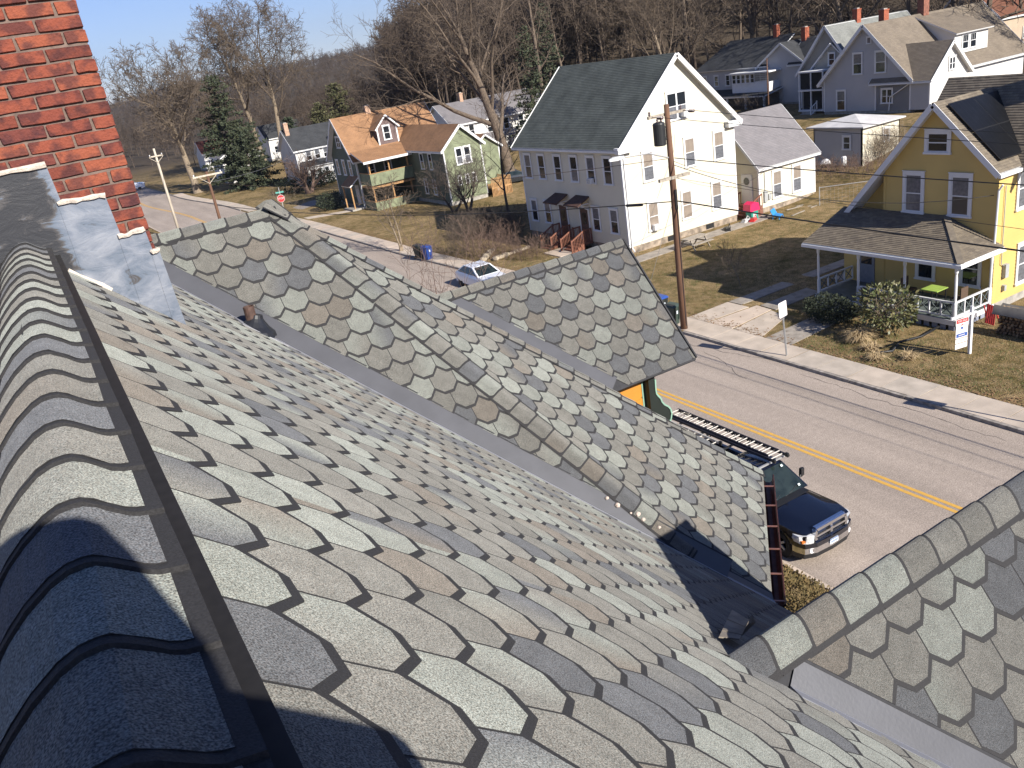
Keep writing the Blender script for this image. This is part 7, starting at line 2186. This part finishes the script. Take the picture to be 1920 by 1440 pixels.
# for sale sign
b = V((29.79, 18.2, .1)); U = at_z(1787, 601, 1.72) - V((29.79, 18.2, 1.72)); U.z = 0; U.normalize(); U = -U
sale = thing('for_sale_sign', 'white for sale sign post with red and blue panel on lawn before yellow house', 'sign', b)
mb = MB(); mb.bar(b + V((0, 0, -.1)), b + V((0, 0, 1.95)), .10, .10, up=U); mb.prism([b + V((-.05, -.05, 1.95)), b + V((.05, -.05, 1.95)), b + V((.05, .05, 1.95)), b + V((-.05, .05, 1.95))], (0, 0, .03)); mb.build('post', M_WHITE, sale)
mb = MB(); mb.bar(b - U * 1.02 + V((0, 0, 1.70)), b + U * .22 + V((0, 0, 1.70)), .07, .09); mb.build('arm', M_WHITE, sale)
N_ = U.cross(V((0, 0, 1)))
def panel(name, u0, u1, z0, z1, m, off=0, parent=None, th=.012):
    mb = MB(); o = b + U * u0 + V((0, 0, z0)) + N_ * off; mb.obox(o, U * (u1 - u0), N_ * th, (0, 0, z1 - z0)); return mb.build(name, m, parent or sale)
pn_ = panel('panel', -.76, -.16, .80, 1.60, M_SIGNW)
panel('red_band', -.74, -.18, 1.42, 1.58, M_RED, .013, pn_, .003); panel('blue_band', -.73, -.19, .84, .99, M_BLUE, .013, pn_, .003)
text('FOR SALE', b - U * .46 + V((0, 0, 1.50)) + N_ * .018, U, .105, M_SIGNW, pn_)
mb = MB()
for k in range(7): mb.obox(b + U * (-.62 + k * .045) + V((0, 0, .895)) + N_ * .017, U * .03, N_ * .002, (0, 0, .04))
mb.build('print', M_SIGNW, pn_)
cb = b - U * .46 + V((0, 0, 1.27)) + N_ * .0135
def disc_part(a0, a1, r, m, name):
    mb = MB(); pts_ = [cb + U * (r * math.cos(math.radians(a0 + (a1 - a0) * k / 14))) + V((0, 0, r * 1.05 * math.sin(math.radians(a0 + (a1 - a0) * k / 14)))) for k in range(15)]
    mb.prism(pts_, N_ * .002); mb.build(name, m, pn_)
disc_part(25, 155, .085, M_RED, 'emblem'); 
mb = MB(); mb.prism([cb + U * u + V((0, 0, z)) for u, z in ((-.083, -.02), (.083, -.02), (.03, -.12), (-.03, -.12))], N_ * .002); mb.build('emblem', M_BLUE, pn_)
mb = MB(); mb.prism([cb + U * u + V((0, 0, z)) for u, z in ((-.018, -.135), (.018, -.135), (.015, -.16), (-.015, -.16))], N_ * .002); mb.build('emblem', M_BLUE, pn_)
mb = MB()
for k in range(8): mb.obox(b + U * (-.66 + k * .05) + V((0, 0, 1.06)) + N_ * .0135, U * .034, N_ * .002, (0, 0, .022))
mb.build('print', M_SIGNG, pn_)
rp1 = panel('rider_panel', -.76, -.16, .60, .77, M_SIGNW); rp2 = panel('rider_panel', -.76, -.16, .36, .57, M_SIGNW)
for p_, z in ((rp1, .68), (rp2, .48)):
    mb = MB()
    for k in range(5): mb.obox(b + U * (-.60 + k * .06) + V((0, 0, z - .02)) + N_ * .013, U * .04, N_ * .002, (0, 0, .04))
    mb.build('print', M_SIGNG, p_)
# stop sign on the corner
sp = at_z(527, 372, 2.25); sx, sy = sp.x, sp.y
stop = thing('stop_sign', 'red stop sign with green street blade at the corner beyond roof ridge', 'sign', (sx, sy, .1))
Us = V((.93, -.36, 0)).normalized(); Ns = Us.cross(V((0, 0, 1)))
mb = MB(); mb.bar((sx, sy, .0), (sx, sy, 3.5), .06, .06); mb.build('post', M_STEEL, stop)
for r, m, o_ in ((.44, M_SIGNW, .05), (.41, M_RED, .062)):
    mb = MB(); mb.prism([V((sx, sy, 2.25)) + Ns * o_ + Us * (r * math.cos(math.radians(22.5 + 45 * k))) + V((0, 0, r * math.sin(math.radians(22.5 + 45 * k)))) for k in range(8)], Ns * .01); mb.build('plate', m, stop)
text('STOP', V((sx, sy, 2.25)) + Ns * .078, Us, .30, M_SIGNW, stop)
mb = MB(); mb.obox(V((sx, sy, 2.86)) - Us * .45, Us * .9, Ns * .02, (0, 0, .17)); mb.build('street_blade', mat('blade_green', (.10, .36, .30), .5), stop)

# ------------------------------------------------------------------ bins, table, yard clutter
def bin_(label, x, y, m, rz=0.0, lidm=None):
    t = thing('wheelie_bin', label, 'bin', (x, y, .1), rz); W = world_of(t)
    def q(a, b_, c): return W @ V((a, b_, c))
    mb = MB()
    lo = [(-.23, -.25, .06), (.23, -.25, .06), (.23, .22, .06), (-.23, .22, .06)]; hi = [(-.29, -.33, .98), (.29, -.33, .98), (.29, .33, 1.02), (-.29, .33, 1.02)]
    mb.add([q(*p) for p in lo + hi], [(3, 2, 1, 0), (0, 1, 5, 4), (1, 2, 6, 5), (2, 3, 7, 6), (3, 0, 4, 7)])
    for k in (-.15, .15): mb.obox(q(k - .02, -.315, .3), W.to_3x3() @ V((.04, 0, 0)), W.to_3x3() @ V((0, -.035, .65)), W.to_3x3() @ V((0, .04, 0)))
    mb.build('body', m, t)
    mb = MB(); mb.add([q(*p) for p in [(-.32, -.37, .99), (.32, -.37, .99), (.32, .36, 1.03), (-.32, .36, 1.03), (-.27, -.28, 1.08), (.27, -.28, 1.08), (.27, .26, 1.11), (-.27, .26, 1.11)]], [(3, 2, 1, 0), (0, 1, 5, 4), (1, 2, 6, 5), (2, 3, 7, 6), (3, 0, 4, 7), (4, 5, 6, 7)]); mb.build('lid', lidm or m, t)
    for s_ in (-1, 1):
        mb = MB(); mb.lathe(q(s_ * .27, .26, .10), [(.03, -.03), (.10, -.03), (.10, .03), (.03, .03)], 12, axis=W.to_3x3() @ V((1, 0, 0))); mb.build('wheel', M_BLACKP, t)
    mb = MB(); mb.tube([q(-.22, .40, 1.0), q(.22, .40, 1.0)], .018, 6); mb.build('handle', m, t)
    mb = MB(); mb.obox(q(-.06, -.335, .62), W.to_3x3() @ V((.12, 0, 0)), W.to_3x3() @ V((0, -.002, .16)), W.to_3x3() @ V((0, -.006, 0))); mb.build('mark', mat('bin_mark', (.55, .6, .65), .5), t)
    return t
M_BINB = mat('bin_blue', (.018, .06, .27), .45, .15, 4); M_BINK = mat('bin_dark', (.022, .026, .024), .5, .2, 4); M_BING = mat('bin_green', (.035, .055, .045), .5, .15, 4)
bin_('blue wheeled bin at far kerb beside young street tree', 24.65, 58.0, M_BINB, .25)
bin_('dark wheeled bin touching the blue one at far kerb', 24.45, 59.15, M_BINK, .35)
bin_('dark green wheeled bin standing behind utility pole', 25.35, 30.75, M_BING, .2)
bin_('blue lidded wheeled bin half hidden behind gable roof edge near pole', 25.9, 32.3, M_BINK, .1, M_BINB)

pic = thing('picnic_table', 'weathered wooden picnic table on lawn beside cream house', 'picnic table', (36.0, 40.6, .1))
c = V((36.2, 41.0, .1)); A_ = V((1, .05, 0)).normalized(); Bv = V((-.05, 1, 0)).normalized()
for k in range(5):
    mb = MB(); mb.obox(c - A_ * .9 + Bv * (-.38 + k * .155) + V((0, 0, .72)), A_ * 1.8, Bv * .14, (0, 0, .04)); mb.build('plank', M_GREYWOOD, pic)
for s_ in (-1, 1):
    for k in range(2):
        mb = MB(); mb.obox(c - A_ * .9 + Bv * (s_ * .72 - .14 + k * .145) + V((0, 0, .43)), A_ * 1.8, Bv * .135, (0, 0, .04)); mb.build('plank', M_GREYWOOD, pic)
    e = c + A_ * (s_ * .65)
    for q in (-1, 1):
        mb = MB(); mb.bar(e + Bv * (q * .70), e + Bv * (q * .25) + V((0, 0, .72)), .09, .04, up=A_); mb.build('leg', M_GREYWOOD, pic)
    mb = MB(); mb.bar(e - Bv * .78 + V((0, 0, .40)), e + Bv * .78 + V((0, 0, .40)), .04, .09); mb.bar(e - Bv * .36 + V((0, 0, .69)), e + Bv * .36 + V((0, 0, .69)), .04, .06); mb.build('brace', M_GREYWOOD, pic)

pink = mat('pink_plastic', (.62, .02, .10), .45, .08, 5); teal = mat('teal_plastic', (.03, .26, .20), .45, .08, 5); skyb = mat('blue_plastic', (.02, .20, .48), .45, .08, 5)
pk = thing('toy_playhouse', 'bright pink and teal plastic toy playhouse beside side wing steps', 'toy', (43.5, 43.0, .1))
mb = MB(); mb.prism([V((43.05, 42.75, .75)), V((44.0, 42.75, .75)), V((43.9, 42.75, 1.25)), V((43.5, 42.75, 1.4)), V((43.1, 42.75, 1.25))], (0, .7, 0)); mb.build('roof', pink, pk)
mb = MB(); mb.box(43.2, 42.8, .1, 43.85, 43.35, .75); mb.build('body', teal, pk)
mb = MB(); mb.box(43.35, 42.78, .1, 43.65, 42.8, .6); mb.build('door', mat('pale_plastic', (.5, .5, .48), .5), pk)
bl = thing('garden_chair', 'bright blue plastic garden chair toppled on bare soil below side wing', 'chair', (44.6, 41.5, .1))
mb = MB(); mb.obox((44.2, 41.2, .25), (.5, .1, .1), (-.1, .5, .05), (0, 0, .04)); mb.build('seat', skyb, bl)
mb = MB(); mb.obox((44.2, 41.7, .25), (.5, .1, .1), (-.05, .25, .42), (.0, .04, 0)); mb.build('backrest', skyb, bl)
for dx, dy in ((0, 0), (.5, .1), (-.1, .5), (.4, .6)):
    mb = MB(); mb.bar((44.2 + dx, 41.2 + dy, .08), (44.2 + dx * .95, 41.2 + dy * .95, .32), .05, .05); mb.build('leg', skyb, bl)
for k, (x, y, a, m, lb) in enumerate([(42.9, 42.3, .5, M_RED, 'red plastic toy sled lying by the brown steps'), (40.4, 42.0, 1.0, M_BLACKP, 'black tool bag lying on path by cellar window'), (42.4, 42.7, .2, mat('toy_white', (.5, .5, .5), .5), 'pale toy scooter leaning by the playhouse')]):
    mb = MB(); d = V((math.cos(a), math.sin(a), 0)); e_ = V((-d.y, d.x, 0)); o_ = V((x, y, .12))
    mb.obox(o_, d * .9, e_ * .35, (0, 0, .08)); mb.obox(o_ + d * .1 + V((0, 0, .08)), d * .6, e_ * .3, (0, 0, .12)); mb.tube([o_ + d * .1 + V((0, 0, .2)), o_ + d * .4 + V((0, 0, .45)), o_ + d * .7 + V((0, 0, .2))], .025, 6)
    tag(mb.build(['toy_sled', 'tool_bag', 'toy_scooter'][k], m), lb, ['sled', 'bag', 'scooter'][k])
# boards lying on the soil
r = random.Random(6)
for k in range(9):
    x, y = 43.8 + r.random() * 5.5, 41.0 + r.random() * 2.0; a = r.uniform(-.4, .4)
    mb = MB(); mb.bar((x, y, .14 + .02 * k % .06), (x + 1.5 * math.cos(a), y + 1.5 * math.sin(a), .16), .12, .04)
    tag(mb.build('scrap_board', M_GREYWOOD), 'grey scrap board lying on bare soil in front of side wing', 'board', 'scrap boards below the side wing')
# wire fence in the back yard
fe = thing('wire_fence', 'thin wire fence with pale posts and top rail between cream and yellow yards', 'fence', (48.3, 41.2, .1))
pp = [(48.3, 41.2), (51.5, 38.6), (54.8, 36.0)]
for x, y in pp:
    mb = MB(); mb.tube([(x, y, 0), (x, y, 1.5 + .012 * (x - 48))], .035, 8); mb.build('post', M_STEEL, fe)
mb = MB(); mb.tube([(x, y, 1.45 + .012 * (x - 48)) for x, y in pp], .025, 6); mb.build('top_rail', M_STEEL, fe)
mb = MB()
for (xa, ya), (xb, yb) in zip(pp, pp[1:]):
    for k in range(16): mb.tube([V((xa, ya, .2)).lerp(V((xb, yb, .2)), k / 16), V((xa, ya, 1.4)).lerp(V((xb, yb, 1.4)), k / 16)], .004, 3, cap=False)
    for z in (.3, .6, .9, 1.2): mb.tube([(xa, ya, z), (xb, yb, z)], .004, 3, cap=False)
tag(mb.build('mesh', M_STEEL, fe), kind='stuff')
# firewood stack under a tarp
fw_ = thing('firewood_stack', 'stack of split firewood under grey tarp beside yellow house wall', 'firewood', (33.2, 17.6, .1))
r = random.Random(2)
logm = [mat('log_end_a', (.20, .13, .075), .9, .4, 14), mat('log_end_b', (.14, .085, .05), .9, .4, 14), mat('log_end_c', (.26, .18, .11), .9, .4, 14)]
z = .2; row = 0
while z < 1.15:
    y = 15.6 + (.07 if row % 2 else 0)
    while y < 18.6:
        rr_ = r.uniform(.055, .085); a0 = r.uniform(0, 6)
        mb = MB(); mb.prism([V((32.2 + r.uniform(-.05, .05), y + rr_ * math.cos(a0 + k * 1.2566) * r.uniform(.85, 1.1), z + rr_ * math.sin(a0 + k * 1.2566) * r.uniform(.85, 1.1))) for k in range(5)], (.45, 0, 0))
        mb.build('log', logm[r.randrange(3)], fw_); y += rr_ * 2 + .02
    z += .135; row += 1
mb = MB(); nx_ = 7
g = [[V((32.05 + .75 * i / 5, 15.4 + 3.35 * j / 8, 1.25 + .10 * math.sin(i * 1.3) * (i < 5) + .04 * mnoise.noise((i * .9, j * .9, 2)) - (.25 if i == 0 else 0))) for j in range(9)] for i in range(6)]
pts_ = [p for row_ in g for p in row_]; mb.add(pts_, [(i * 9 + j, (i + 1) * 9 + j, (i + 1) * 9 + j + 1, i * 9 + j + 1) for i in range(5) for j in range(8)]); mb.add([p - V((0, 0, .01)) for p in pts_], [(i * 9 + j, i * 9 + j + 1, (i + 1) * 9 + j + 1, (i + 1) * 9 + j) for i in range(5) for j in range(8)])
mb.build('tarp', mat('grey_tarp', (.13, .12, .11), .5, .2, 3), fw_, smooth=True)
rc = thing('folding_chair', 'small red folding chair leaning beside yellow house corner', 'chair', (33.0, 19.3, .1))
mb = MB()
for k in range(5): mb.bar((32.9 + .03 * k, 19.15 + .1 * k, .15), (33.05 + .03 * k, 19.17 + .1 * k, .95), .075, .02, up=(1, 0, 0))
mb.build('backrest', M_RED, rc)
for yy in (19.12, 19.62):
    mb = MB(); mb.bar((33.3, yy, .1), (32.95, yy, .95), .04, .04, up=UY); mb.build('leg', M_RED, rc)
# porch furniture
pt = thing('porch_table', 'lime green topped table on the yellow house porch', 'table', (33.1, 22.0, .55))
mb = MB(); mb.box(32.7, 21.6, 1.24, 33.5, 22.4, 1.28); mb.build('tabletop', mat('lime_top', (.30, .42, .09), .5), pt)
for dx in (-.33, .33):
    for dy in (-.33, .33):
        mb = MB(); mb.box(33.1 + dx - .02, 22 + dy - .02, .55, 33.1 + dx + .02, 22 + dy + .02, 1.24); mb.build('leg', M_BLACKP, pt)
for k, (x, y, lb) in enumerate([(33.2, 20.9, 'dark porch chair right of the lime green table'), (33.3, 23.4, 'dark porch chair left of the lime green table')]):
    ch = thing('porch_chair', lb, 'chair', (x, y, .55))
    mb = MB(); mb.box(x - .25, y - .25, .95, x + .25, y + .25, 1.0); mb.build('seat', mat('brown_wicker', (.09, .055, .035), .8, .3, 20), ch)
    mb = MB(); mb.box(x - .25, y + (.2 if k else -.25), 1.0, x + .25, y + (.25 if k else -.2), 1.5); mb.build('backrest', mat('brown_wicker', (.09, .055, .035), .8, .3, 20), ch)
    for dx in (-.22, .22):
        for dy in (-.22, .22):
            mb = MB(); mb.box(x + dx - .02, y + dy - .02, .55, x + dx + .02, y + dy + .02, .95); mb.build('leg', M_BLACKP, ch)
# black drain hose from the porch
mb = MB(); mb.tube([(31.4, 20.6, .25), (30.2, 20.6, .17), (29.2, 20.9, .17), (28.2, 20.5, .17), (27.6, 21.0, .16)], .055, 8)
tag(mb.build('drain_hose', M_BLACKP, smooth=True), 'black corrugated drain hose lying on lawn in front of yellow porch', 'hose')
# garden wall of pale stones with steps before the cream house
gw = thing('garden_wall', 'low rough wall and steps of pale stones among the bare shrubs', 'wall', (28, 54, .1))
r = random.Random(12)
for k in range(34):
    t = k / 33; x, y = 26.7 + 2.9 * t + r.uniform(-.08, .08), 52.9 + 3.1 * t + r.uniform(-.1, .1)
    if k >= 22: x, y = 27.4 + (k - 22) * .28, 52.2 + (k - 22) * .05
    mb = MB(); s_ = r.uniform(.16, .30); mb.lathe((x, y, .12), [(s_ * .8, 0), (s_, s_ * .35), (s_ * .85, s_ * .8), (s_ * .3, s_ * .95)], 7, axis=(r.uniform(-.3, .3), r.uniform(-.3, .3), 1)); mb.build('stone', mat('pale_field_stone', (.36, .30, .22), .9, .35, 4), gw)
# pale lumps of rubbish beside the outbuilding
for (x, y, lb) in ((55.4, 46.6, 'white plastic sheet crumpled against the outbuilding wall'), (55.6, 45.0, 'white plastic drum standing by the outbuilding corner')):
    mb = MB(); mb.lathe((x, y, 1.45), [(.35, 0), (.5, .1), (.35, .35), (.1, .5)] if 'sheet' in lb else [(.2, 0), (.22, .1), (.22, .6), (.15, .7)], 9, axis=(.1, .1, 1)); tag(mb.build('plastic_sheet' if 'sheet' in lb else 'plastic_drum', M_WHITE), lb, 'rubbish')
# ================================================================== the photographer, astride the ridge behind the camera
def skin_body(name, joints, bones, m, parent, sub=2, root=0):
    me = bpy.data.meshes.new(name); me.from_pydata([j[:3] for j in joints], bones, [])
    o = bpy.data.objects.new(name, me); put(o, parent, world_of(parent).copy())
    me.materials.append(m)
    sk = o.modifiers.new('skin', 'SKIN'); me.skin_vertices.new() if not me.skin_vertices else None
    for i, j in enumerate(joints):
        sv = me.skin_vertices[0].data[i]; sv.radius = (j[3], j[4] if len(j) > 4 else j[3])
        sv.use_root = (i == root)
    ss = o.modifiers.new('subdivision', 'SUBSURF'); ss.levels = sub; ss.render_levels = sub
    sk.use_smooth_shade = True
    return o
per = thing('person', 'person in dark hooded jacket and cap sitting astride the roof ridge taking the photo', 'person', (XR, -.45, 13.4))
_W = world_of(per)
SH = .13
def L3(x, y, z, *r): return (x - XR + SH * max(0, min(1, (z - 13.5) / .35)) * min(1, max(0, (-.1 - y) / .2)), y + .45, z - 13.4, *r)
# coordinates are world metres; the ridge crest is at z 13.48
J = [L3(XR, -.52, 13.60, .17, .15), L3(XR, -.50, 13.76, .17, .14), L3(XR + .01, -.44, 13.93, .21, .14), L3(XR + .0, -.40, 14.06, .12, .10), L3(XR - .03, -.37, 14.16, .08, .08),
     L3(XR + .25, -.42, 13.97, .085), L3(XR + .36, -.30, 13.84, .06), L3(XR + .20, -.12, 13.98, .042), 
     L3(XR - .22, -.42, 13.97, .085), L3(XR - .32, -.30, 13.84, .06), L3(XR - .05, -.12, 13.97, .042),
     L3(XR + .20, -.42, 13.56, .10), L3(XR + .40, -.10, 13.36, .075), L3(XR + .52, -.30, 13.03, .055),
     L3(XR - .20, -.42, 13.56, .10), L3(XR - .40, -.10, 13.36, .075), L3(XR - .52, -.30, 13.03, .055)]
Bn = [(0, 1), (1, 2), (2, 3), (3, 4), (2, 5), (5, 6), (6, 7), (2, 8), (8, 9), (9, 10), (0, 11), (11, 12), (12, 13), (0, 14), (14, 15), (15, 16)]
skin_body('body', J, Bn, mat('dark_jacket', (.03, .035, .05), .9, .3, 9), per)
hb = MB(); hc = V((XR + .19, -.34, 14.28))
hb.lathe(hc, [(.03, -.13), (.065, -.11), (.082, -.05), (.092, .02), (.088, .07), (.06, .115), (.02, .13)], 16)
hb.lathe(hc + V((0, .09, -.02)), [(.014, -.02), (.02, 0), (.008, .03)], 6, axis=(0, .3, 1))
head = hb.build('head', mat('skin', (.42, .26, .19), .6, .1, 12), per, smooth=True)
for s_ in (-1, 1):
    e = MB(); e.lathe(hc + V((s_ * .092, 0, .0)), [(.006, -.03), (.02, -.01), (.022, .015), (.008, .03)], 6); e.build('ear', mat('skin', (.42, .26, .19)), head)
    e = MB(); e.lathe(hc + V((s_ * .033, .083, .02)), [(.004, -.01), (.011, 0), (.004, .01)], 6); e.build('eye', M_GLASS, head)
e = MB(); e.obox(hc + V((-.025, .078, -.06)), (.05, 0, 0), (0, .008, 0), (0, 0, .008)); e.build('mouth', mat('lip', (.30, .12, .10), .6), head)
hd = MB(); hd.lathe(hc + V((0, -.035, -.02)), [(.13, -.16), (.152, -.08), (.156, .07), (.150, .14), (.11, .172), (.02, .178)], 16); hd.build('hood', mat('dark_jacket', (.03, .035, .05)), per, smooth=True)
cp_ = MB(); cp_.lathe(hc + V((0, -.005, .03)), [(.103, -.02), (.106, .03), (.09, .085), (.05, .115), (.01, .122)], 16)
cp_.prism([hc + V((x, y, .035)) for x, y in ((-.09, .05), (-.07, .15), (0, .18), (.07, .15), (.09, .05))], (0, 0, .012)); cp_.build('cap', mat('dark_cap', (.03, .03, .035), .9), per)
ph = MB(); ph.box(XR - .005, -.055, 13.955, XR + .150, -.045, 14.035); ph.build('phone', M_BLACKP, per)
for s_, hx in ((1, XR + .165), (-1, XR - .02)):
    base = V((hx + .015 * s_, -.10, 13.965))
    Jh = [(base - V((XR, -.45, 13.4)))[:] + (.032, .02)]; Bh = []
    for k in range(4):
        p1 = base + V((-.004 * s_, .035, .018 * k - .012)); p2 = p1 + V((-.018 * s_, .018, .006)); p3 = p2 + V((-.018 * s_, -.006, .002))
        i0 = len(Jh)
        for p_, rr_ in ((p1, .010), (p2, .009), (p3, .0075 - .0004 * k)): Jh.append((p_ - V((XR, -.45, 13.4)))[:] + (rr_,))
        Bh += [(0, i0), (i0, i0 + 1), (i0 + 1, i0 + 2)]
    i0 = len(Jh)
    for p_, rr_ in ((base + V((-.02 * s_, .01, .02)), .012), (base + V((-.045 * s_, .028, .035)), .010), (base + V((-.065 * s_, .034, .045)), .009)): Jh.append((p_ - V((XR, -.45, 13.4)))[:] + (rr_,))
    Bh += [(0, i0), (i0, i0 + 1), (i0 + 1, i0 + 2)]
    skin_body('hand', Jh, Bh, mat('skin', (.42, .26, .19)), per, 1)

# ================================================================== thin winter haze between us and the far hills
hz = MB(); hz.box(-6500, -450, -30, 6500, 7000, 420)
hm = bpy.data.materials.new('haze_air'); hm.use_nodes = True
_n = hm.node_tree; _n.nodes.remove(_n.nodes['Principled BSDF'])
_v = _n.nodes.new('ShaderNodeVolumePrincipled'); _v.inputs['Color'].default_value = (.70, .80, .95, 1); _v.inputs['Density'].default_value = .00009; _v.inputs['Anisotropy'].default_value = .2
_n.links.new(_v.outputs[0], _n.nodes['Material Output'].inputs['Volume'])
tag(hz.build('haze', hm), kind='stuff')
